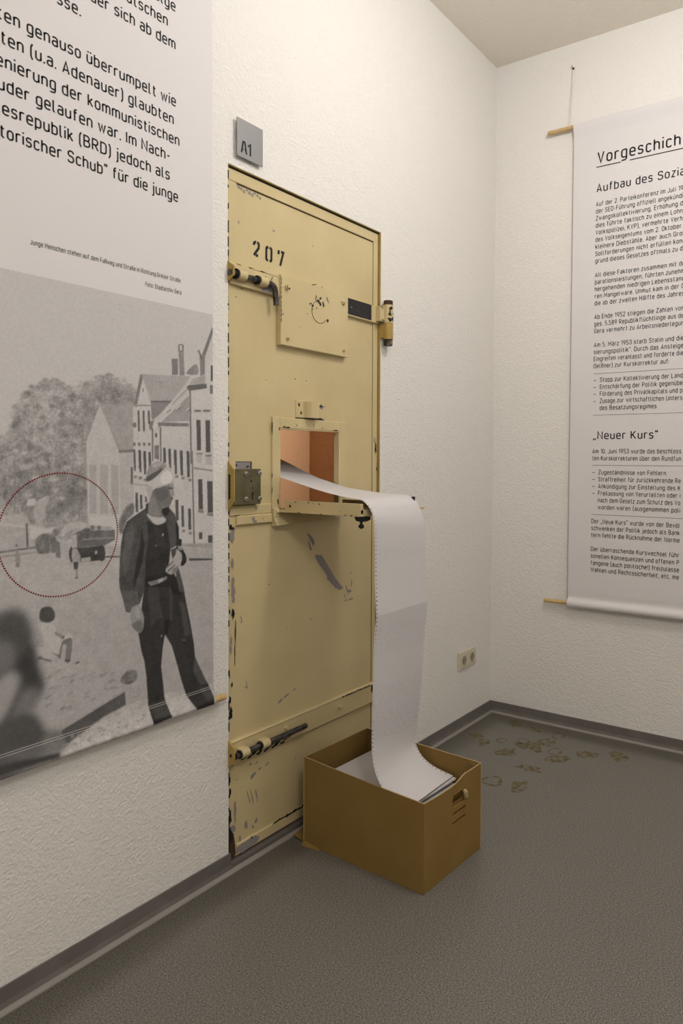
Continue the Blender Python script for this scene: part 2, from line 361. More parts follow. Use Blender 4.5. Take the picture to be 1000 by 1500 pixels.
def text(mb, s, cap, place, mi, width=None, t=0.135, gap=0.155, right=False, seg=4, set_w=None):
    """writes s with capitals cap metres high; place(u, v) turns line coordinates into the surface; width fits the line"""
    adv = 0; items = []
    for ch in s:
        w, vs, fs = glyph(ch, t, seg); items.append((adv, vs, fs)); adv += w+gap
    adv -= gap; sx = set_w or (cap if width is None else width/adv); off = -adv*sx if right else 0
    for a, vs, fs in items:
        if fs: mb.add([place(off+(a+x)*sx, y*cap) for x, y in vs], fs, mi)
    return adv*sx

# ------------------------------------------------------------------ the room
H = 3.171
DX0, DX1, DZ = -1.701, -0.9405, 2.124          # the doorway in the left-hand wall
WT = 0.10
def structure(mb, name, mats, label, cat, **k):
    return tag(mb.build(name, mats, **k), label, cat, kind='structure')
b = MB()
b.box(-5.2, DX0, 0, WT, 0, H).box(DX1, 0, 0, WT, 0, H).box(DX0, DX1, 0, WT, DZ, H)
structure(b, 'wall_left', 'plaster', 'white textured plaster wall with the cell door set in it', 'wall')
b = MB().box(0, 0.12, -4.2, 0.0, 0, H)
structure(b, 'wall_right', 'plaster', 'white textured plaster end wall behind the text banner', 'wall')
structure(MB().box(-5.32, -5.2, -4.2, 0.0, 0, H), 'wall_back', 'plaster', 'white plaster wall behind the viewer', 'wall')
structure(MB().box(-5.2, 0, -4.32, -4.2, 0, H), 'wall_front', 'plaster', 'white plaster wall facing the cell door', 'wall')
structure(MB().box(-5.2, 0, -4.2, 0, H, H+0.1), 'ceiling', 'ceiling', 'cream textured ceiling above the corner', 'ceiling')
# floor with stains lying in it
b = MB().box(-5.2, 0, -4.2, 0.0, -0.05, 0)
rnd = random.Random(4)
def fl(u, v): return (u, v, 0.0004)
for i, (sx, sy, w, h, ring) in enumerate([(-.092, -.186, .09, .05, 0), (-.378, -.166, .09, .06, 0), (-.318, -.227, .06, .05, 1), (-.306, -.355, .13, .09, 0), (-.27, -.31, .07, .06, 1),
        (-.124, -.414, .08, .06, 1), (-.228, -.402, .09, .07, 0), (-.69, -.488, .11, .06, 0), (-.706, -.378, .09, .09, 1), (-.33, -.10, .09, .05, 0), (-.42, -.30, .11, .08, 0),
        (-.36, -.52, .12, .07, 0), (-.25, -.60, .10, .07, 0), (-.30, -.47, .08, .06, 1), (-.20, -.72, .12, .08, 0), (-.52, -.45, .10, .06, 0), (-.12, -.30, .07, .04, 0)]):
    if ring:
        n = 20; vs, fs = [], []
        for k in range(n):
            a = 2*math.pi*k/n; j = 1+0.12*math.sin(3*a+i)
            vs += [(sx+math.cos(a)*w/2*j, sy+math.sin(a)*h/2*j, .0004), (sx+math.cos(a)*w*.33*j, sy+math.sin(a)*h*.33*j, .0004)]
            q = (k+1) % n; fs.append((2*k, 2*q, 2*q+1, 2*k+1))
        b.add(vs, fs, 1)
    else:
        b.chip(sx, sy, 0, w, h, rnd.random()*3, i, 1, 16, .3, fl)
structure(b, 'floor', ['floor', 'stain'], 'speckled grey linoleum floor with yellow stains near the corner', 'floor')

# skirting: dark upright face, thin upper lip, light foot strip on the floor
def skirting(name, lab, pts):
    b = MB()
    for (x0, y0, x1, y1) in pts:
        if y0 == y1: b.prism([(-.0005, 0), (-.0005, .0545), (-.004, .0535), (-.006, .02), (-.010, .008), (-.012, 0)], 'x', x0, x1)
        else: b.prism([(-.0005, 0), (-.0005, .0545), (-.004, .0535), (-.006, .02), (-.010, .008), (-.012, 0)], 'y', y0, y1)
    return structure(b, name, 'base', lab, 'skirting board')
skirting('baseboard_left', 'dark grey skirting along the door wall', [(-5.2, 0, DX0+.004, 0), (DX1-.004, 0, -.0005, 0)])
skirting('baseboard_right', 'dark grey skirting along the wall under the text banner', [(0, -4.2, 0, -.006)])
foot = [(-.005, 0), (-.0085, .0085), (-.015, .0075), (-.0215, .0035), (-.0225, 0)]
structure(MB().prism(foot, 'x', -5.2, -.006), 'trim_1', 'foot', 'light grey foot strip running along the door wall and under the door', 'trim')
structure(MB().prism(foot, 'y', -4.2, -.0105), 'trim_2', 'foot', 'light grey foot strip along the wall under the text banner', 'trim')
structure(MB().box(DX0+.004, DX1-.004, -.005, WT+.3, .0005, .018), 'trim_3', 'base', 'dark grey threshold strip under the cell door', 'threshold')

# the cell seen through the hatch
CX, CY = 1.16, 2.25
structure(MB().box(-3.2, CX, CY, CY+.1, 0, 3.0), 'wall_cell_back', 'cell_plaster', 'salmon plaster wall of the cell seen through the hatch', 'wall')
b = MB().box(CX, CX+.1, WT, CY+.1, 0, 3.0)
b.box(CX-.002, CX, 1.93, 2.06, 1.195, 1.20).box(CX-.002, CX, 2.2, 2.23, 1.192, 1.20)
structure(b, 'wall_cell_right', 'cell_plaster', 'unlit salmon side wall of the cell in the right of the hatch', 'wall')
structure(MB().box(-3.3, -3.2, WT, CY+.1, 0, 3.0), 'wall_cell_left', 'cell_plaster', 'salmon side wall inside the cell', 'wall')
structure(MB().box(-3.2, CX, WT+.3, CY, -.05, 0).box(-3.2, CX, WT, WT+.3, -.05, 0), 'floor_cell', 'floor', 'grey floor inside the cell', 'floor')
structure(MB().box(-3.2, CX, WT, CY, 3.0, 3.1), 'ceiling_cell', 'ceiling', 'ceiling inside the cell', 'ceiling')
structure(MB().box(0.0, CX, WT-.1, WT, 0, 3.0), 'wall_cell_front', 'cell_plaster', 'salmon wall beside the doorway inside the cell', 'wall')

# ------------------------------------------------------------------ door_1: the steel frame fixed in the wall
fr = thing('door_1', (DX0, 0.05, 0), 'ochre steel door frame set in the plaster around the cell door', 'door frame', kind='structure')
b = MB()
b.box(DX1-.0035, DX1, .0015, WT, .018, DZ).box(DX0, DX0+.0025, .0015, WT, .018, DZ).box(DX0, DX1, .0015, WT, DZ-.002, DZ).box(DX0, DX1, .0085, .032, 2.1165, DZ-.002, 1)  # last box: black strip painting the shadow in the gap above the leaf
b.box(DX0, DX0+.02, .032, WT, .018, DZ).box(DX1-.02, DX1, .032, WT, .018, DZ).box(DX0, DX1, .032, WT, DZ-.02, DZ)
for i in range(60):
    z = .05+i*.0345+random.Random(i).uniform(-.01, .01)
    if random.Random(i+5).random() < .62:
        b.box(DX0-.0012, DX0+.0026, -.0008, .012, z, z+random.Random(i+9).uniform(.006, .03), 1)
b.box(DX0-.0012, DX0+.0030, -.0006, .012, .018, .17, 1)
jamb = b.build('frame_jamb', ['ochre', 'black'], fr)
def keeper(z0, z1, ch, dep):
    b = MB().prism([(.02, z0), (.0, z0), (-dep, z0+ch), (-dep, z1-ch), (.0, z1), (.02, z1)], 'x', -1.7035, -1.6985)
    return b
k = keeper(1.777, 1.838, .017, .026); kp = k.build('bolt_keeper', 'ochre', fr, bevel=.0008)
MB().tube([(-1.7045, -.012, 1.803), (-1.7035, -.012, 1.803)], .0085, 16).build('bolt_hole', 'black', kp)
k = keeper(1.095, 1.248, .030, .026); kp = k.build('lock_keeper', 'ochre', fr, bevel=.0008)
MB().prism([(-.011, 1.134), (-.004, 1.130), (-.004, 1.206), (-.011, 1.206)], 'x', -1.7045, -1.7030).build('latch_slot', 'black', kp)
k = keeper(.318, .402, .020, .026); kp = k.build('bolt_keeper', 'ochre', fr, bevel=.0008)
MB().tube([(-1.7045, -.012, .358), (-1.7035, -.012, .358)], .0055, 16).build('bolt_hole', 'rust', kp)
# frame half of the hinge
HX, HY = -.925, -.024
hl = MB().cyl((HX, HY, 1.716), (HX, HY, 1.777), .0195, 28, 0, .001).box(DX1-.004, HX, HY+.006, HY+.026, 1.722, 1.775)
hl.build('hinge_barrel', 'ochre', fr, smooth=True)
MB().cyl((HX, HY, 1.692), (HX, HY, 1.716), .0175, 28, 0, .002).chip(HX-.006, 1.703, HY-.0178, .008, .012, 0, 3, 1).build('hinge_cap', ['steel', 'ochre'], fr, smooth=True)

# ------------------------------------------------------------------ the cell door leaf
door = thing('cell_door', (-1.322, .035, .027), 'old cream-painted steel cell door numbered 207 with bolts, lock and open hatch', 'door', kind='thing')
LX0, LX1, LZ0, LZ1 = -1.6965, -.9475, .027, 2.1185
HX0, HX1, HZ0, HZ1 = -1.477, -1.175, 1.092, 1.354        # hatch opening
SY, RY = .0135, .0095                                    # sheet face, rim face
b = MB()
for x0, x1, z0, z1 in ((LX0, HX0, LZ0, LZ1), (HX1, LX1, LZ0, LZ1), (HX0, HX1, LZ0, HZ0), (HX0, HX1, HZ1, LZ1)):
    b.box(x0, x1, SY, .030, z0, z1)
Y = SY-.0004
def ch(cx, cz, w, h, ang=0, seed=0, mi=1, n=11, rough=.35, y=None): b.chip(cx, cz, Y if y is None else y, w, h, ang, seed, mi, n, rough)
def streak(pts, y, mi, bb=None):
    (bb or b).add([(p[0], y, p[1]) for p in pts], [tuple(range(len(pts)))], mi)
# the long primer scrape below the hatch and the small ones round it
b.add([(x, Y, z) for x, z in [(-1.3004, 0.9155), (-1.2868, 0.9227), (-1.2825, 0.9179), (-1.2652, 0.9175), (-1.241, 0.8887), (-1.2163, 0.8594), (-1.1935, 0.8299), (-1.1658, 0.8023), (-1.1437, 0.7826), (-1.1563, 0.7799), (-1.168, 0.778), (-1.1773, 0.786),
      (-1.1888, 0.7891), (-1.1979, 0.7979), (-1.207, 0.8051), (-1.2229, 0.8191), (-1.2363, 0.8282), (-1.2341, 0.8382), (-1.2606, 0.8678), (-1.2824, 0.8906)]], [tuple(range(20))], 2)
b.add([(x, Y, z) for x, z in [(-1.3417, 0.9988), (-1.3293, 0.9978), (-1.3083, 0.9791), (-1.3006, 0.9641), (-1.3061, 0.9518), (-1.3188, 0.9658), (-1.3334, 0.9869)]], [tuple(range(7))], 2)
ch(-1.327, .957, .008, .034, .5, 3, 2); ch(-1.321, .945, .010, .012, .4, 4, 2); ch(-1.125, .779, .006, .026, .45, 5, 2); ch(-1.112, .767, .026, .010, -.2, 6, 2)
ch(-1.096, .797, .005, .026, 0, 7, 2); ch(-1.137, .751, .005, .016, 0, 8, 2); ch(-1.121, .758, .006, .005, 0, 8, 2); ch(-1.129, .735, .018, .005, .1, 9, 2); ch(-1.10, .735, .032, .006, .1, 10, 2)
rs = random.Random(11)
for i in range(26): ch(rs.uniform(-1.66, -1.0), rs.uniform(.1, 2.0), rs.uniform(.002, .005), rs.uniform(.002, .006), 0, i, rs.choice((1, 3, 2)))
for x, z, w, h, a, m_ in ((-1.648, 1.968, .006, .012, 0, 2), (-1.50, 1.982, .013, .006, -.4, 2), (-1.40, 1.52, .004, .004, 0, 1), (-1.345, 1.52, .004, .005, 0, 1), (-1.315, 1.98, .004, .004, 0, 3),
        (-1.62, .54, .012, .004, -.6, 2), (-1.617, .55, .004, .03, .2, 2), (-1.637, .748, .010, .006, .3, 2), (-1.638, .758, .004, .018, .3, 2), (-1.32, .70, .006, .008, 0, 2),
        (-1.60, .29, .014, .008, .2, 2), (-1.575, .285, .02, .006, .4, 2), (-1.59, .25, .028, .012, .5, 2), (-1.56, .262, .012, .006, .5, 2), (-1.53, .265, .02, .005, .4, 2), (-1.61, .19, .004, .05, .3, 2), (-1.595, .185, .004, .06, .2, 2),
        (-1.575, .18, .004, .045, .2, 2), (-1.62, .105, .012, .022, .2, 2), (-1.575, .10, .014, .014, 0, 2), (-1.59, .085, .008, .012, 0, 2), (-1.645, .07, .008, .03, 0, 2), (-1.47, .455, .03, .008, .45, 2), (-1.44, .465, .028, .008, .35, 2), (-1.40, .475, .02, .006, .4, 2)):
    ch(x, z, w, h, a, 17, m_, 9, .45)
# lilac scuffs under the top rim
for i in range(9): ch(-1.648+i*.011, 2.075-(i % 3)*.004, .012, .010, 0, i, 2, 9, .5)
sheet = b.build('steel_sheet', ['cream', 'black', 'primer', 'rust'], door)

# raised rim round the sheet
b = MB()
b.frustum(LX0, LX1, 2.083, LZ1, SY+.001, RY, .0012).frustum(LX0, -1.662, LZ0, 2.083, SY+.001, RY+.001, .0012)
b.frustum(-.974, LX1, LZ0, 2.083, SY+.001, RY, .0012).frustum(-1.662, -.974, LZ0, .062, SY+.001, RY-.003, .003)
b.box(-1.655, -.977, SY-.0006, SY+.001, 2.079, 2.083, 3); b.box(-.9755, -.974, SY-.0006, SY+.001, .07, 2.083, 3)  # thin dark brown strips drawn as groove lines inside the rim
Y = RY-.0006
rs = random.Random(2)
for i in range(70):
    z = rs.uniform(.1, 2.05); w = rs.uniform(.002, .006)
    if 1.25 < z < 1.7 and i % 2: continue
    ch(LX0+rs.uniform(.0, .004), z, w, rs.uniform(.008, .04), 0, i, 1, 9, .4)
for x, z, w, h, m_ in ((-1.683, .06, .03, .09, 3), (-1.688, .10, .02, .05, 1), (-1.69, .055, .02, .05, 3), (-1.676, .118, .016, .022, 2), (-1.668, .17, .008, .07, 2), (-1.689, .16, .012, .05, 1), (-1.69, .235, .010, .03, 1), (-1.69, .275, .008, .03, 1),
        (-1.684, .475, .014, .045, 1), (-1.688, .52, .008, .02, 1), (-1.68, .565, .008, .014, 1), (-1.684, .675, .006, .03, 2), (-1.666, .725, .004, .07, 1), (-1.668, .655, .003, .07, 1), (-1.682, .70, .006, .03, 2), (-1.69, .60, .004, .03, 1),
        (-1.680, 1.018, .018, .035, 2), (-1.673, 1.03, .006, .02, 2), (-1.678, .935, .010, .034, 2), (-1.675, .875, .012, .03, 2), (-1.674, .845, .012, .036, 2), (-1.673, .822, .010, .02, 2), (-1.684, 1.045, .014, .014, 1), (-1.674, 1.037, .010, .020, 1), (-1.675, .782, .012, .034, 1), (-1.69, .79, .006, .015, 1),
        (-.958, 1.30, .010, .05, 1), (-.965, 1.33, .006, .02, 2), (-.951, 1.22, .005, .02, 1), (-.951, .85, .004, .14, 1), (-.951, .62, .004, .2, 1), (-.951, .98, .004, .1, 1)):
    ch(x, z, w, h, 0, 23, m_, 13, .4)
Y = RY-.0036
for i in range(9): ch(-1.645+i*.006, .046-(i % 2)*.004, .05, .024, .05, i, 2, 11, .3)
for i in range(14): ch(-1.50+i*.019, .0635, .024, .008, .1, i, 1, 9, .5)
ch(-1.603, .058, .006, .008, 0, 1, 1); ch(-1.60, .045, .008, .012, 0, 2, 3)
rim = b.build('rim', ['cream', 'black', 'primer', 'rust'], door)

# hatch frame, raised round the opening with a stepped reveal
b = MB()
FY = .0065
for x0, x1, z0, z1 in ((-1.511, HX0, 1.092, 1.389), (HX1, -1.138, 1.092, 1.389), (HX0, HX1, HZ1, 1.389)):
    b.frustum(x0, x1, z0, z1, SY+.001, FY, .002)
for x0, x1, z0, z1 in ((HX0-.001, HX0+.003, HZ0, HZ1), (HX1-.003, HX1+.001, HZ0, HZ1), (HX0, HX1, HZ1-.003, HZ1+.001)):
    b.box(x0, x1, FY+.002, .031, z0, z1)
Y = FY-.0005
for x, z, w, h in ((-1.514, 1.36, .004, .05), (-1.514, 1.20, .003, .02), (-1.514, 1.155, .003, .03), (-1.46, 1.3585, .012, .005), (-1.44, 1.3575, .022, .006), (-1.40, 1.366, .004, .005), (-1.315, 1.371, .004, .004), (-1.27, 1.362, .006, .005), (-1.20, 1.3565, .03, .004), (-1.487, 1.115, .006, .02), (-1.481, 1.352, .004, .012), (-1.316, 1.361, .003, .003), (-1.50, 1.31, .002, .003)):
    ch(x, z, w, h, 0, 31, 1, 9, .4)
hf = b.build('hatch_frame', ['cream', 'black'], door)

# stencilled number on the upper sheet
b = MB()
def sten(strokes, cx, z, s, t, mb, place_y, sl=0.0):
    for st in strokes:
        p, c = fillet(st, 5); vs, fs = ribbon(p, c, t/s)
        mb.add([(cx+(x+y*sl)*s, place_y, z+y*s) for x, y in vs], fs, 0)
Y2 = SY-.0005
sten([[(0, .74), (0, 1, .2), (.22, 1)], [(.32, 1), (.52, .98, .14), (.50, .62), (.06, .0)], [(.24, .04), (.48, .04)]], -1.588, 1.885, .0415, .0090, b, Y2, .06)
sten([[(.2, 1), (0, .93, .12), (0, .08, .12), (.18, 0)], [(.32, 1), (.52, .93, .12), (.52, .08, .12), (.34, 0)]], -1.533, 1.8815, .0430, .0090, b, Y2, .02)
sten([[(.0, .78), (.02, .98), (.14, .98)], [(.26, 1), (.50, 1), (.20, 0)]], -1.480, 1.878, .0450, .0090, b, Y2, .02)
b.build('door_number', 'black', sheet)

# upper strap with bolt
b = MB()
b.frustum(-1.6935, -.949, 1.7745, 1.838, SY+.001, .0005, .0018)
b.box(-1.60, -1.30, .0005, .002, 1.835, 1.842)
Y = .0
for i in range(8): ch(-1.51-random.Random(i).uniform(0, .04), 1.80+random.Random(i+3).uniform(0, .036), .004, .006, 0, i, 1)
for i in range(3): ch(-1.66+i*.05, 1.8375, .020, .003, 0, i, 3, 8, .5)
ch(-1.545, 1.788, .05, .024, 0, 2, 2, 14, .2); ch(-1.683, 1.828, .018, .008, -.4, 1, 3)
strap = b.build('upper_strap', ['cream', 'black', 'primer', 'rust'], door, bevel=0)
tp = MB().box(-1.1505, -1.001, -.0012, .0008, 1.7805, 1.8375); tp.box(-1.122, -1.119, -.0016, 0, 1.806, 1.809, 1)
tag(tp.build('tape_patch', ['tape', 'cord'], strap), 'black patch on the strap')
def rodpath(pts, seg=8):
    """a bar bent with rounded corners: corner points carry a radius"""
    out = []
    for i, p in enumerate(pts):
        P = Vector(p[:3])
        if len(p) == 4:
            A = Vector(pts[i-1][:3]); B = Vector(pts[i+1][:3]); a = (A-P).normalized()*p[3]; c = (B-P).normalized()*p[3]
            for k in range(seg+1):
                t = k/seg; out.append((P+a)*(1-t)**2+P*2*t*(1-t)+(P+c)*t*t)
        else: out.append(P)
    return out
def knuckle(x0, x1, y, z, r, yb):
    b = MB(); prof = []
    for k in range(13):
        a = math.pi*k/12; prof.append((y-math.sin(a)*r, z+math.cos(a)*r))
    prof = [(yb, z+r)]+prof+[(yb, z-r)]
    return b.prism(prof, 'x', x0, x1)
bolt = MB().tube(rodpath([(-1.7065, -.012, 1.803), (-1.520, -.012, 1.803, .022), (-1.515, -.013, 1.740)]), .0088, 16)
bolt.build('sliding_bolt', 'steel', door, smooth=True)
for x0, x1 in ((-1.676, -1.645), (-1.589, -1.558)):
    knuckle(x0, x1, -.012, 1.803, .0145, .001).build('bolt_knuckle', 'cream', door, smooth=True, bevel=.001)
for x0, x1, r0 in ((-1.600, -1.592, .0135), (-1.685, -1.679, .0155)): MB().tube([(x0, -.012, 1.803), (x1, -.012, 1.803)], r0, 16).build('bolt_collar', 'black', door, smooth=True)

# cover plate on the middle of the strap
b = MB()
PY = -.0070
b.frustum(-1.4875, -1.1475, 1.6215, 1.845, SY+.001, PY, .0012)
Y = PY-.0005
for i in range(16):
    r0 = random.Random(40+i); ch(-1.302+r0.uniform(-.022, .022), 1.795+r0.uniform(-.014, .012), r0.uniform(.003, .016), r0.uniform(.004, .010), r0.uniform(-1, 1), i, 1, 8, .5)
for x, z, w, h, m_ in ((-1.352, 1.775, .005, .008, 1), (-1.346, 1.778, .006, .007, 1), (-1.338, 1.772, .012, .010, 1), (-1.338, 1.760, .004, .006, 1), (-1.318, 1.768, .010, .003, 1), (-1.262, 1.808, .008, .016, 2), (-1.256, 1.80, .004, .012, 2), (-1.365, 1.74, .02, .003, 2), (-1.40, 1.69, .006, .003, 2), (-1.48, 1.72, .010, .004, 2), (-1.33, 1.845, .03, .003, 3), (-1.29, 1.8445, .006, .003, 1)):
    ch(x, z, w, h, .3, 50, m_, 9, .4)
for i in range(10): ch(-1.4868, 1.70+i*.0145, .003, .012, 0, i, 1, 8, .45)
arc = [(-1.303+.031*math.cos(a)*1.25, PY-.0008, 1.757+.038*math.sin(a)) for a in [2.2+i*.2 for i in range(18)]]
b.tube(arc, .0008, 6, 3); b.chip(-1.262, 1.735, Y, .012, .012, 0, 2, 3)
plate = b.build('cover_plate', ['cream', 'black', 'primer', 'rust'], door)
for x, z, r, big in ((-1.4635, 1.808, .0075, 1), (-1.1765, 1.813, .0075, 1), (-1.458, 1.646, .0052, 0), (-1.1735, 1.644, .0048, 0)):
    q = MB().tube([(x, PY+.001, z), (x, PY-.006, z), (x, PY-.0062, z)], [r*1.15, r*1.15, r*.95], 6)
    q.tube([(x, PY-.006, z), (x, PY-.011, z), (x, PY-.0112, z)], [r*.55, r*.55, r*.4], 12)
    if x == -1.4635: q.chip(x, z, PY-.0066, .012, .012, 0, 3, 1); q.chip(x+.002, z-.006, PY-.0115, .007, .008, 0, 5, 1)
    q.build('plate_bolt', ['cream', 'black'], plate, smooth=False)

# leaf half of the hinge
b = MB().cyl((HX, HY, 1.7775), (HX, HY, 1.8475), .0195, 28, 0, .001).box(-.972, HX, HY+.004, HY+.0255, 1.782, 1.838)
for i in range(16):
    r0 = random.Random(90+i); a = r0.uniform(-2.5, -.5); zz = r0.uniform(1.782, 1.843)
    if abs(a+1.9) < .3 and 1.795 < zz < 1.825: continue
    b.chip(0, 0, 0, r0.uniform(.006, .016), r0.uniform(.006, .018), 0, i, 1, 9, .4, lambda u, v, a=a, zz=zz: (HX+.0199*math.cos(a+u/.02), HY+.0199*math.sin(a+u/.02), zz+v))
for x, z in ((-.966, 1.835), (-.955, 1.832), (-.962, 1.786), (-.952, 1.787), (-.948, 1.784)): b.chip(x, z, HY+.0035, .006, .006, 0, 7, 1)
hb = b.build('hinge_barrel', ['cream', 'black'], door, smooth=True)
tag(MB().cyl((HX, HY, 1.848), (HX, HY, 1.8645), .0178, 28, 0, .0015).build('hinge_cap', 'rust', door, smooth=True), 'dark brown cap of the upper hinge')

# lock case with four screws
b = MB().frustum(-1.690, -1.580, 1.113, 1.222, SY+.001, -.0125, .0015)
b.chip(-1.622, 1.185, -.0131, .006, .007, 0, 1, 1); b.chip(-1.617, 1.163, -.0131, .006, .005, 0, 2, 1); b.chip(-1.616, 1.145, -.0131, .007, .012, 0, 3, 1, 12, .15); b.chip(-1.6165, 1.136, -.0131, .0045, .020, 0, 4, 1, 10, .2); b.chip(-1.592, 1.174, -.0131, .004, .005, 0, 5, 1); b.chip(-1.621, 1.20, -.0131, .003, .003, 0, 5, 1)
lock = b.build('lock_case', ['olive', 'black'], door)
for x, z in ((-1.643, 1.207), (-1.5865, 1.209), (-1.643, 1.130), (-1.5865, 1.130)):
    q = MB().tube([(x, -.012, z), (x, -.0155, z), (x, -.017, z)], [.0075, .0075, .005], 18); q.tube([(x, -.0165, z), (x, -.0172, z)], .0026, 6, 1)
    q.build('lock_screw', ['screw', 'black'], lock, smooth=True)
b = MB().box(-1.690, -1.600, SY-.0008, SY+.001, 1.2225, 1.243, 0).box(-1.690, -1.596, SY-.0011, SY+.001, 1.2425, 1.2445, 1).box(-1.6005, -1.5955, SY-.0011, SY+.001, 1.222, 1.243, 1)
b.chip(-1.672, 1.2335, SY-.0014, .026, .014, 0, 3, 1, 12, .4); b.chip(-1.613, 1.229, SY-.0014, .014, .006, 0, 4, 1)
tag(b.build('lock_recess', ['primer', 'black'], door), 'unpainted grey patch above the lock')
MB().box(-1.690, -1.585, SY-.0008, SY+.001, 1.1095, 1.1135).build('lock_gap', 'black', door)

# stepped rail left of the hatch
b = MB().frustum(-1.690, -1.514, 1.079, 1.1105, SY+.001, .0065, .0025).frustum(-1.664, -1.514, 1.0495, 1.079, SY+.001, .003, .003)
Y = .0024; ch(-1.598, 1.067, .014, .012, 0, 3, 2); ch(-1.592, 1.058, .02, .008, 0, 4, 2); ch(-1.557, 1.065, .003, .004, 0, 5, 1); Y = .006; ch(-1.582, 1.098, .008, .010, 0, 6, 2); ch(-1.66, 1.08, .03, .003, 0, 7, 3)
b.build('middle_rail', ['cream', 'black', 'primer', 'rust'], door)

# bracket above the hatch
hump = [(-1.3920, .0135)]
b = MB().frustum(-1.3990, -1.2530, 1.3925, 1.4505, SY+.001, .0098, .0012)
pts = [(-1.3630, .010), (-1.3590, -.004), (-1.3530, -.016), (-1.3450, -.020), (-1.3190, -.020), (-1.3120, -.016), (-1.3070, -.004), (-1.3030, .010)]
b.prism([(x, y) for x, y in pts], 'z', 1.3935, 1.4475)
Y = .0092; ch(-1.2770, 1.436, .034, .014, 0, 2, 2, 13, .5); ch(-1.2730, 1.438, .018, .008, 0, 3, 1, 9, .4); ch(-1.3850, 1.436, .010, .014, 0, 4, 3, 10, .3); ch(-1.3760, 1.410, .008, .010, 0, 5, 1)
b.box(-1.3990, -1.2600, .009, SY, 1.3885, 1.3927, 1)
for i in range(9): ch(-1.3450+i*.009, 1.394, .014, .006, 0, i, 1, 9, .4)
b.build('latch_bracket', ['cream', 'black', 'primer', 'rust'], door)

# lower strap with bolt
b = MB().frustum(-1.6905, -.949, .3165, .386, SY+.001, .0005, .002)
b.prism([(.001, .384), (-.002, .3885), (.004, .3935), (SY, .3935), (SY, .384)], 'x', -1.6905, -.949)
Y = .0
for i in range(16): ch(-1.64+i*.012, .326+math.sin(i*2.1)*.006, .022, .008, .15, i, 1, 9, .5)
for i in range(10): ch(-1.62+i*.02, .337+math.sin(i*1.3)*.008, .03, .014, .1, i, 2, 11, .4)
for i in range(6): ch(-1.688, .325+i*.012, .004, .012, 0, i, 1)
ch(-.985, .368, .014, .026, 0, 3, 1, 10, .35)
Y = -.0024
for i in range(10): ch(-1.16+i*.017, .3885, .018, .005, 0, i, 1, 9, .5)
lstrap = b.build('lower_strap', ['cream', 'black', 'primer', 'rust'], door)
MB().tube(rodpath([(-1.690, -.016, .352), (-1.52, -.017, .350, .05), (-1.405, -.038, .362)]), [.0092]*1+[.0092]*10, 16).build('sliding_bolt', 'steel', door, smooth=True)
MB().tube([(-1.4055, -.0379, .362), (-1.400, -.0385, .3625)], .0088, 16).build('bolt_tip', 'rust', door, smooth=True)
for x0, x1 in ((-1.670, -1.640), (-1.584, -1.553)):
    knuckle(x0, x1, -.016, .352, .0145, .001).build('bolt_knuckle', 'cream', door, smooth=True, bevel=.001)
for x0, x1 in ((-1.676, -1.671), (-1.592, -1.585)): MB().tube([(x0, -.016, .352), (x1, -.016, .352)], .0125, 16).build('bolt_collar', 'black', door, smooth=True)
for x, z in ((-1.178, .3545), (-1.455, .3635)):
    q = MB().tube([(x, .001, z), (x, -.006, z), (x, -.0062, z)], [.009, .009, .0075], 6); q.tube([(x, -.006, z), (x, -.010, z)], .0055, 12)
    q.build('strap_nut', 'cream', lstrap)

# hatch flap folded down into the corridor as a tray
b = MB()
FX0, FX1, FY0, FY1, FZ = -1.492, -1.192, -.338, -.008, 1.086
b.box(FX0, FX1, FY0, FY1, FZ, FZ+.004)
b.box(FX0, FX0+.010, FY0, FY1-.020, FZ+.004, FZ+.0345).box(FX1-.010, FX1, FY0+.02, FY1-.020, FZ+.004, FZ+.026).box(FX0, FX1, FY0, FY0+.010, FZ+.004, FZ+.016)
b.box(FX0-.010, FX1, FY0-.001, FY1-.006, FZ-.003, FZ)
b.box(FX0-.0035, FX0, FY0, FY0+.075, FZ+.001, FZ+.034)
def side(u, v): return (FX0-.0006, u, v)
for u, v, w, h in ((-.075, 1.117, .008, .003), (-.13, 1.1165, .006, .004), (-.175, 1.114, .008, .004), (-.15, 1.115, .004, .003), (-.30, 1.10, .002, .03), (-.26, 1.096, .004, .003)): b.chip(u, v, 0, w, h, 0, 3, 1, 8, .4, side)
for u in (-.10, -.19, -.285, -.31): b.chip(u, 1.0845, 0, .010, .003, 0, 4, 1, 8, .4, lambda p, q: (FX0-.0106, p, q))
b.chip(-.052, 1.1025, 0, .010, .010, 0, 9, 3, 10, .2, side)
flap = b.build('hatch_flap', ['cream', 'black', 'primer', 'rust'], door)
MB().tube([(-1.506, -.004, 1.083), (-1.150, -.004, 1.083)], .006, 12).build('hinge_pin', 'cream', flap, smooth=True)
q = MB().frustum(-1.513, -1.489, 1.066, 1.094, .008, -.0035, .002); q.tube([(-1.5015, -.003, 1.081), (-1.5015, -.0065, 1.081)], .0048, 10)
q.build('hinge_eye', 'cream', flap)
b = MB().add([(-1.512, .004, 1.076), (-1.168, .004, 1.076), (-1.168, -.016, 1.046), (-1.512, -.016, 1.040), (-1.512, .010, 1.036), (-1.168, .010, 1.042)],
             [(0, 1, 2, 3), (3, 2, 5, 4), (0, 3, 4), (1, 5, 2), (0, 4, 5, 1)])
b.build('hatch_lip', 'cream', door)
MB().box(FX1, FX1+.009, -.326, -.318, 1.09, 1.131).build('flap_catch', 'black', flap)
b = MB().prism([(-.352, 1.083), (-.312, 1.083), (-.318, 1.070), (-.336, 1.066), (-.350, 1.072)], 'x', -1.492, -1.462)
b.tube([(-1.484, -.333, 1.07), (-1.484, -.333, 1.060), (-1.484, -.333, 1.056), (-1.484, -.333, 1.050), (-1.484, -.333, 1.046)], [.004, .004, .0085, .0085, .004], 14)
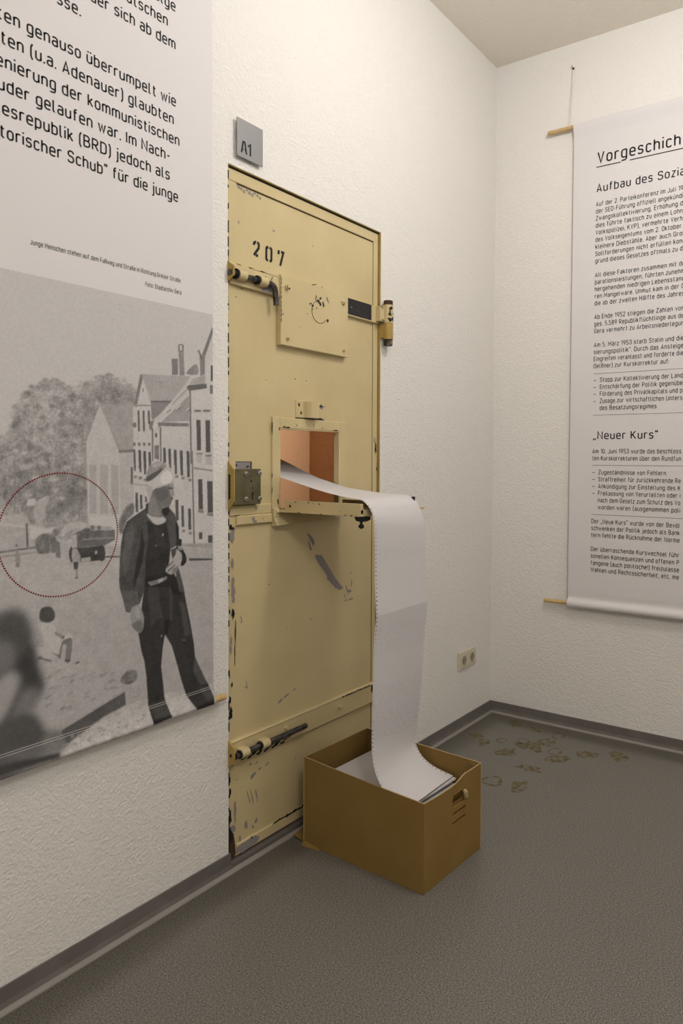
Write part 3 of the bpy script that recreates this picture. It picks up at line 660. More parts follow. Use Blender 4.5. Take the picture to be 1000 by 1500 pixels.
tag(b.build('flap_latch', 'black', flap), 'small black latch with a knob under the flap')
MB().tube([(FX1-.004, -.332, 1.092), (FX1+.052, -.332, 1.092)], .0032, 10).build('flap_pin', 'wood', flap, smooth=True)

# ------------------------------------------------------------------ sign above the door
sg = thing('room_sign', (-1.626, -.002, 2.153), 'square grey metal sign reading A1 above the cell door', 'sign')
b = MB().box(-1.6775, -1.5735, -.0135, -.0105, 2.1525, 2.2655)
pan = b.build('sign_panel', 'alu', sg, bevel=.0006)
MB().box(-1.66, -1.59, -.0105, -.0006, 2.17, 2.25).build('mounting_block', 'alu', sg)
b = MB(); yy = -.0138
sten([[(0, 0), (.20, .98)], [(.34, .98), (.54, 0)], [(.19, .30), (.24, .30)], [(.34, .30), (.46, .30)]], -1.661, 2.1665, .037, .0062, b, yy)
sten([[(0, .70), (.10, .84)], [(.24, 1.0), (.24, 0)]], -1.6345, 2.1665, .037, .0062, b, yy)
b.build('sign_lettering', 'ink', pan)

# ------------------------------------------------------------------ double wall socket
so = thing('power_socket', (-.25, -.001, .282), 'ivory double wall socket low on the wall near the corner', 'socket')
b = MB().frustum(-.331, -.169, .282, .364, -.0005, -.010, .003)
spl = b.build('cover_frame', 'ivory', so)
for cx in (-.2885, -.2115):
    b = MB().frustum(cx-.030, cx+.030, .293, .353, -.0095, -.012, .0015, 0)
    n = 28; rings = [(.0235, -.0125), (.0215, -.0125), (.0195, -.0045), (0.0, -.0040)]
    vs, fs = [], []
    for r, y in rings: vs += [(cx+r*math.cos(2*math.pi*k/n), y, .323+r*math.sin(2*math.pi*k/n)) for k in range(n)]
    b2 = MB()
    for j in range(3): fs += [(j*n+k, j*n+(k+1) % n, (j+1)*n+(k+1) % n, (j+1)*n+k) for k in range(n)]
    # dish: shallow ring standing on the plate, darker bowl inside
    b.add([(x, y-.0006, z) for x, y, z in vs[:2*n]], fs[:n], 0)
    sk = b.build('socket_insert', ['ivory', 'ivorydark'], so)
    d = MB(); d.tube([(cx, -.0118, .323), (cx, -.0122, .323)], .0205, 28)
    bowl = d.build('socket_bowl', 'ivorydark', sk, smooth=False)
    for dx in (-.0095, .0095): MB().tube([(cx+dx, -.0121, .323), (cx+dx, -.0125, .323)], .0028, 12).build('pin_hole', 'black', sk)
    for z0 in (.3405, .3025): MB().box(cx-.003, cx+.003, -.0150, -.0121, z0, z0+.003).build('earth_clip', 'screw', sk)

# ------------------------------------------------------------------ cardboard box
BL, BF, BR_, BB = (-1.457, -.079), (-1.479, -.561), (-1.161, -.576), (-1.139, -.094)
box = thing('cardboard_box', (-1.309, -.328, 0), 'open brown cardboard box full of printer paper below the hatch', 'box')
T = .0045
def panel(p, q, cols, rows, tops, holes=(), base=.001, inn=1):
    """upright board from p to q: cols along it, rows up it, tops gives the rim height over each column line"""
    b = MB(); d = Vector((q[0]-p[0], q[1]-p[1])); L_ = d.length; d /= L_; nrm = Vector((-d.y, d.x))*inn
    def P(u, z, k): return (p[0]+d.x*u+nrm.x*T*k, p[1]+d.y*u+nrm.y*T*k, z)
    nc, nr = len(cols), len(rows); vid = {}
    vs = []
    for k in (0, 1):
        for i, u in enumerate(cols):
            for j in range(nr+1):
                z = rows[j] if j < nr else tops[i]; vid[i, j, k] = len(vs); vs.append(P(u*L_, z, k))
    fs, ms = [], []
    hole = set(holes)
    for i in range(nc-1):
        for j in range(nr):
            if (i, j) in hole: continue
            a, c, e, g = (i, j), (i+1, j), (i+1, j+1), (i, j+1)
            fs.append(tuple(vid[x, y, 0] for x, y in (a, c, e, g))); ms.append(0)
            fs.append(tuple(vid[x, y, 1] for x, y in (g, e, c, a))); ms.append(0)
            for (s0, s1, nb) in ((a, c, (i, j-1)), (c, e, (i+1, j)), (e, g, (i, j+1)), (g, a, (i-1, j))):
                inside = 0 <= nb[0] < nc-1 and 0 <= nb[1] < nr and nb not in hole
                if not inside:
                    fs.append((vid[s0[0], s0[1], 0], vid[s0[0], s0[1], 1], vid[s1[0], s1[1], 1], vid[s1[0], s1[1], 0])); ms.append(0 if nb in hole else 1)
    b.v, b.f, b.m = vs, fs, ms
    return b
def lerp(a, c, t): return a+(c-a)*t
# long side facing the viewer, end with hand hole, far long side, end against the door
cols = [0, .12, .25, .4, .55, .7, .85, 1]; panel(BL, BF, cols, [.001, .15], [lerp(.2865, .267, t)-.002*math.sin(math.pi*t) for t in cols]).build('side_panel', ['card', 'cardedge'], box)
Lb = math.hypot(BR_[0]-BF[0], BR_[1]-BF[1])
cu = [-1.479, -1.423, -1.345, -1.329, -1.310, -1.290, -1.272, -1.256, -1.24, -1.21, -1.161]; tops = [.267, .2635, .263, .264, .266, .2705, .2765, .2795, .2785, .2785, .2795]
cols = [(x+1.479)/(.318) for x in cu]
hl_ = [(3+i, 1) for i in range(4)]+[(3+i, 3) for i in range(4)]+[(3+i, 5) for i in range(4)]
end = panel(BF, BR_, cols, [.001, .1440, .1510, .1715, .1790, .1960, .2340], tops, hl_).build('end_panel', ['card', 'cardedge'], box)
MB().prism([(-1.460, -.5535), (-1.460, -.5500), (-1.185, -.5630), (-1.185, -.5665)], 'z', .01, .203).build('slit_shade_board', 'card', box)  # board added behind the slits so that they stay dark
b = MB().add([(-1.327, -.5635, .2335), (-1.258, -.567, .2335), (-1.262, -.553, .206), (-1.327, -.549, .206)], [(0, 1, 2, 3)])
b.add([(-1.327, -.5625, .2335), (-1.258, -.566, .2335), (-1.262, -.552, .206), (-1.327, -.548, .206)], [(3, 2, 1, 0)])
b.build('hand_hole_tab', 'card', end)
MB().tube([(-1.268, -.571, .232), (-1.268, -.577, .226), (-1.266, -.578, .212), (-1.266, -.574, .205)], [.005, .0075, .0075, .004], 12).build('torn_tab', 'cardedge', end, smooth=True)
cols = [0, .2, .4, .6, .8, 1]; far = panel(BR_, BB, cols, [.001, .15], [lerp(.2795, .286, t) for t in cols]).build('side_panel', ['card', 'cardedge'], box)
panel(BB, BL, cols, [.001, .15], [.286, .2855, .285, .285, .2855, .2865]).build('end_panel', ['card', 'cardedge'], box)
b = MB().prism([(-1.1665, -.5715), (-1.1715, -.5715), (-1.1700, -.5380), (-1.1650, -.5380)], 'z', .01, .272); b.build('glue_flap', ['card'], far)
b = MB().prism([(BL[0]+.004, BL[1]-.004), (BF[0]+.004, BF[1]+.004), (BR_[0]-.004, BR_[1]+.004), (BB[0]-.004, BB[1]-.004)], 'z', .001, .006); b.build('box_bottom', 'card', box)
b = MB().add([(-1.452, -.086, .004), (-1.36, -.080, .004), (-1.36, -.022, .0105), (-1.447, -.026, .009), (-1.452, -.086, .001), (-1.36, -.080, .001), (-1.36, -.022, .0075), (-1.447, -.026, .006)],
             [(0, 1, 2, 3), (7, 6, 5, 4), (0, 3, 7, 4), (3, 2, 6, 7), (2, 1, 5, 6)]); b.build('bottom_flap', 'card', box)
b = MB().add([(-1.458, -.085, .012), (-1.470, -.080, .0008), (-1.472, -.105, .0008), (-1.466, -.155, .0008), (-1.461, -.155, .005)], [(0, 1, 2), (0, 2, 3, 4)]); b.build('torn_corner', 'card', box)

# ------------------------------------------------------------------ continuous paper and its pile
pp = thing('fanfold_paper', (-1.33, -.30, .02), 'white perforated fanfold printer paper hanging from the hatch into the box', 'paper')
SL = [(.95, 1.475), (.72, 1.418), (.5, 1.345), (.29, 1.272), (.187, 1.240), (.113, 1.2185), (.05, 1.203), (0, 1.192), (-.051, 1.180), (-.138, 1.160), (-.194, 1.149), (-.249, 1.140), (-.289, 1.1355), (-.323, 1.132), (-.344, 1.121), (-.359, 1.105), (-.372, 1.077), (-.376, 1.036), (-.378, .894), (-.384, .785),
      (-.375, .688), (-.371, .481), (-.369, .398), (-.374, .347), (-.387, .302), (-.403, .275), (-.425, .250), (-.450, .233), (-.486, .2215)]
SR = [(.95, 1.465), (.72, 1.405), (.5, 1.330), (.29, 1.255), (.187, 1.217), (.113, 1.190), (.054, 1.175), (-.010, 1.160), (-.050, 1.1525), (-.135, 1.144), (-.192, 1.1395), (-.235, 1.138), (-.278, 1.1365), (-.306, 1.131), (-.333, 1.114), (-.347, 1.094), (-.362, 1.055), (-.369, 1.010), (-.374, .890), (-.381, .785),
      (-.370, .671), (-.356, .481), (-.342, .366), (-.337, .307), (-.344, .279), (-.362, .256), (-.389, .239), (-.424, .2275), (-.479, .2185)]
KINK = (19,)
def spline(S_, n=10):
    out = []
    def seg(a, i):
        return S_[max(a[0], min(a[1], i))]
    cuts = [0]+list(KINK)+[len(S_)-1]
    for c0, c1 in zip(cuts[:-1], cuts[1:]):
        for i in range(c0, c1):
            p0, p1, p2, p3 = (np.array(seg((c0, c1), j)) for j in (i-1, i, i+1, i+2))
            for k in range(n):
                t = k/n; out.append(.5*((2*p1)+(-p0+p2)*t+(2*p0-5*p1+4*p2-p3)*t*t+(-p0+3*p1-3*p2+p3)*t**3))
    out.append(np.array(S_[-1])); return np.array(out)
cl, c_r = spline(SL), spline(SR)
al = np.r_[0, np.cumsum(np.hypot(*np.diff(cl, axis=0).T))]; Ltot = al[-1]
pitch = .0127; rows_s = []
nrow = int(Ltot/pitch)
for i in range(nrow): rows_s += [i*pitch, i*pitch+.0042, i*pitch+.0085]
rows_s.append(Ltot)
rows_s = np.array(rows_s)
XL, XR = -1.475, -1.185
ucols = np.array([0, .0042, .0080, .05, .10, .145, .19, .24, .282, .2858, .29])
par = np.arange(len(al))
ti = np.interp(rows_s, al, par)
ly, lz = np.interp(ti, par, cl[:, 0]), np.interp(ti, par, cl[:, 1]); ry, rz = np.interp(ti, par, c_r[:, 0]), np.interp(ti, par, c_r[:, 1])
vs = []; uvs = []
for i in range(len(rows_s)):
    for u in ucols:
        t = u/.29; sh_ = .009*min(1, max(0, (.33-lz[i])/.10))*(ti[i] > 200); vs.append((XL+sh_+(XR-XL)*t, ly[i]+(ry[i]-ly[i])*t, lz[i]+(rz[i]-lz[i])*t)); uvs.append((u, rows_s[i]/Ltot))
nc = len(ucols); fs = []
for i in range(len(rows_s)-1):
    for j in range(nc-1):
        if i % 3 == 1 and j in (1, 8): continue
        fs.append((i*nc+j, i*nc+j+1, (i+1)*nc+j+1, (i+1)*nc+j))
b = MB().add(vs, fs, 0)
strip = b.build('paper_web', 'paper', pp, smooth=False)
me = strip.data; me.polygons.foreach_set('use_smooth', [True]*len(me.polygons))
krow = int(np.argmin(np.abs(ti-190)))
for e in me.edges:
    if all(v//nc == krow for v in e.vertices): e.use_edge_sharp = True
uvl = me.uv_layers.new(name='length')
for lp in me.loops: uvl.data[lp.index].uv = uvs[lp.vertex_index]
# show-through of the printed lines: bands along the length
def v_at(z): return float(np.interp(-z, -cl[60:, 1], al[60:]))/Ltot
el = M['paper_ramp'].color_ramp.elements
def band(z1, z0, k):
    for z, c in ((z1+.004, 0), (z1, k), (z0, k), (z0-.004, 0)):
        x = el.new(v_at(z)); x.color = (c, c, c, 1)
band(.985, .962, .40); band(.955, .948, .30); band(.745, .66, .35); band(.555, .40, .5)

# the folded pile: sheets lie on each other, each course a little shifted
def course(x0, x1, y0, y1, z0, z1, rot, ripple, seed):
    """a block of folded sheets with a slightly wavy side and rounded fold ends"""
    rs = random.Random(seed); b = MB(); n = max(3, int((z1-z0)/.0022)); ca, sa = math.cos(rot), math.sin(rot); mx, my = (x0+x1)/2, (y0+y1)/2
    rings = []
    for k in range(n+1):
        z = z0+(z1-z0)*k/n; j = (.0015 if k % 2 else 0)+rs.uniform(0, ripple)
        q = [(x0+j, y0+j*1.6), (x1-j, y0+j*1.6), (x1-j, y1-j*1.6), (x0+j, y1-j*1.6)]
        rings.append([(mx+(x-mx)*ca-(y-my)*sa, my+(x-mx)*sa+(y-my)*ca, z) for x, y in q])
    vs = [p for r in rings for p in r]; fs = [(k*4+i, k*4+(i+1) % 4, (k+1)*4+(i+1) % 4, (k+1)*4+i) for k in range(n) for i in range(4)]
    b.add(vs, fs, 1); b.add(rings[-1], [(0, 1, 2, 3)], 0); b.add(rings[0], [(3, 2, 1, 0)], 1)
    return b
pile = [(-.535, -.230, .007, .085, .0, 0), (-.400, -.100, .0855, .16, .004, 0), (-.482, -.180, .1605, .194, -.006, 0),
        (-.415, -.110, .1942, .2075, .012, .002), (-.482, -.178, .2078, .2130, -.004, .001), (-.470, -.118, .2132, .2168, .003, 0)]
for i, (y0, y1, z0, z1, ro, dx) in enumerate(pile):
    xc = -1.309+.0456*((y0+y1)/2+.328)+dx
    course(xc-.1435, xc+.1435, y0, y1, z0, z1, ro-.0456, .0015, i).build('paper_pile', ['paper', 'paperside'], pp)

# ------------------------------------------------------------------ right-hand text banner
rb = thing('text_banner', (-.02, -1.05, .59), 'white fabric banner of black German text hanging on the end wall', 'banner')
BX = -.026; BY0, BY1 = -.413, -1.66
def banner_profile(ztop, zbot, r):
    """fabric hanging straight with a dowel sleeve at each end, listed from top sleeve to bottom sleeve (depth, height)"""
    p = [(r*math.cos(a), ztop+r*math.sin(a)) for a in [math.pi*(-.35+1.15*k/12) for k in range(13)]]
    p = [(d+0, z) for d, z in p]
    out = [(-.0+(-x), z) for x, z in p]
    return out
prof = []
r = .0115
zc_t, zc_b = 2.777, .5955
for k in range(15):
    a = math.radians(-60+k*(240/14)); prof.append((BX+math.cos(a)*r*.95, zc_t+math.sin(a)*r))
prof += [(BX-.009, zc_t-.022), (BX-.002, zc_t-.045), (BX, zc_t-.065)]
for k in range(1, 12): prof.append((BX, zc_t-.065+(zc_b+.055-zc_t+.065)*k/12))
prof += [(BX, zc_b+.065), (BX+.001, zc_b+.045), (BX+.0035, zc_b+.032), (BX+.001, zc_b+.024)]
for k in range(17):
    a = math.radians(115+k*(270/16)); prof.append((BX+.001+math.cos(a)*.0165, zc_b+math.sin(a)*.0185))
ys = np.linspace(BY0, BY1, 25); vs = [(x+(.0025*math.sin((y+.4)*7) if zc_b+.06 < z < zc_t-.06 else 0)*0, y, z) for y in ys for x, z in prof]
n = len(prof); fs = [(i*n+j, i*n+j+1, (i+1)*n+j+1, (i+1)*n+j) for i in range(len(ys)-1) for j in range(n-1)]
sheetb = MB().add(vs, fs, 0)
nf = len(fs)
def RP(y0, z0): return lambda u, v: (BX-.0006, y0-u, z0+v)
def rt(s, y, z, cap, width=None, mi=1, **k): text(sheetb, s, cap, RP(y, z), mi, width, **k)
YL_ = -.5212
rt('Vorgeschichte', -.5245, 2.5875, .0525, None, 1, gap=.175, t=.14, seg=6, set_w=.0493)
for a, c in ((-.5205, -.6313), (-.6712, -1.02)):
    sheetb.add([(BX-.0006, a, 2.5707), (BX-.0006, c, 2.5707), (BX-.0006, c, 2.5748), (BX-.0006, a, 2.5748)], [(0, 1, 2, 3)], 1)
rt('Aufbau des Sozialismus', -.5225, 2.4595, .0385, None, 1, gap=.165, t=.14, seg=6, set_w=.0370)
LS, CAP = .03155, .0218
full = -.912-YL_
def body(lines, z, x=YL_, w=full):
    for i, s in enumerate(lines):
        if isinstance(s, tuple): rt(s[0], x, z-i*LS, CAP, s[1], 2, seg=3, t=.15)
        else: rt(s, x, z-i*LS, CAP, abs(w)-(YL_-x), 2, seg=3, t=.15)
body(['Auf der 2. Parteikonferenz im Juli 195', 'der SED-Führung offiziell angekündig', 'Zwangskollektivierung, Erhöhung de', 'dies führte faktisch zu einem Lohna', 'Volkspolizei, KVP), vermehrte Verha', 'des Volkseigentums vom 2. Oktober 1',
      'kleinere Diebstähle. Aber auch Groß', 'Sollforderungen nicht erfüllen konn', 'grund dieses Gesetzes oftmals zu dr'], 2.398)
body(['All diese Faktoren zusammen mit de', 'parationsleistungen, führten zunehm', 'hergehenden niedrigen Lebensstand', 'ren Mangelware. Unmut kam in der G', 'die ab der zweiten Hälfte des Jahres'], 2.0825)
body(['Ab Ende 1952 stiegen die Zahlen von', 'ges. 5.589 Republikflüchtlinge aus de', 'Gera vermehrt zu Arbeitsniederlegun'], 1.895)
body(['Am 5. März 1953 starb Stalin und die', 'sierungspolitik“. Durch das Ansteige', 'Eingreifen veranlasst und forderte die', ('Oelßner) zur Kurskorrektur auf:', .3345)], 1.7690)
def rule(z): sheetb.add([(BX-.0006, YL_-.0005, z-.0007), (BX-.0006, -1.5, z-.0007), (BX-.0006, -1.5, z+.0007), (BX-.0006, YL_-.0005, z+.0007)], [(0, 1, 2, 3)], 2)
rule(1.6500)
def dash(z): sheetb.add([(BX-.0006, -.5228, z+.0075), (BX-.0006, -.5340, z+.0075), (BX-.0006, -.5340, z+.0100), (BX-.0006, -.5228, z+.0100)], [(0, 1, 2, 3)], 2)
body(['Stopp zur Kollektivierung der Land', 'Entschärfung der Politik gegenübe', 'Förderung des Privatkapitals und p', 'Zusage zur wirtschaftlichen Unters', ('des Besatzungsregimes', .2535)], 1.6112, -.5518)
for i in range(4): dash(1.6112-i*LS)
rule(1.4633)
rt('„Neuer Kurs“', -.5228, 1.3535, .0378, .2905, 1, gap=.165, t=.14, seg=6)
body(['Am 10. Juni 1953 wurde das beschloss', 'ten Kurskorrekturen über den Rundfun'], 1.2895)
rule(1.2369)
body([('Zugeständnisse von Fehlern', .2995), 'Straffreiheit für zurückkehrende Re', 'Ankündigung zur Einstellung des K', 'Freilassung von Verurteilten oder i', 'nach dem Gesetz zum Schutz des Vo', 'worden waren (ausgenommen poli'], 1.1950, -.5508)
for i in range(4): dash(1.1950-i*LS)
rule(1.0133)
body(['Der „Neue Kurs“ wurde von der Bevöl', 'schwenken der Politik jedoch als Bank', 'tern fehlte die Rücknahme der Norme'], .9722)
body(['Der überraschende Kurswechsel führ', 'sonellen Konsequenzen und offenen P', 'fangene (auch politische!) freizulasse', 'Wahlen und Rechtssicherheit, etc. me'], .8452)
sh = sheetb.build('banner_sheet', ['cloth', 'ink', 'inkgrey'], rb)
sh.data.polygons.foreach_set('use_smooth', [i < nf for i in range(len(sh.data.polygons))])
for z, y0 in ((zc_t+.001, -.285), (zc_b, -.295)):
    MB().cyl((BX+.001, y0, z), (BX+.001, -1.78, z), .0092, 18, 0, .001).build('dowel', 'wood', rb, smooth=True)
b = MB()
for dy in (-.0035, .0035): b.tube([(BX-.002, -.3935+dy*1.1, zc_t+.010), (BX+.012, -.3945+dy*.8, 2.95), (BX+.017, -.3945+dy*.3, 3.047)], .0009, 8)
b.tube([(BX+.001+.0105*math.cos(a), -.3935+.002*math.sin(a*3), zc_t+.001+.0105*math.sin(a)) for a in [i*.45 for i in range(29)]], .0011, 8)
b.build('hanging_cord', 'cord', rb, smooth=True)
b = MB().tube([(-.0005, -.3945, 3.052), (-.016, -.3945, 3.052), (-.019, -.3945, 3.056), (-.018, -.3945, 3.062)], .0016, 8); b.tube([(-.0005, -.3965, 3.055), (-.006, -.3965, 3.055)], .004, 10)
b.build('wall_hook', 'black', rb, smooth=True)

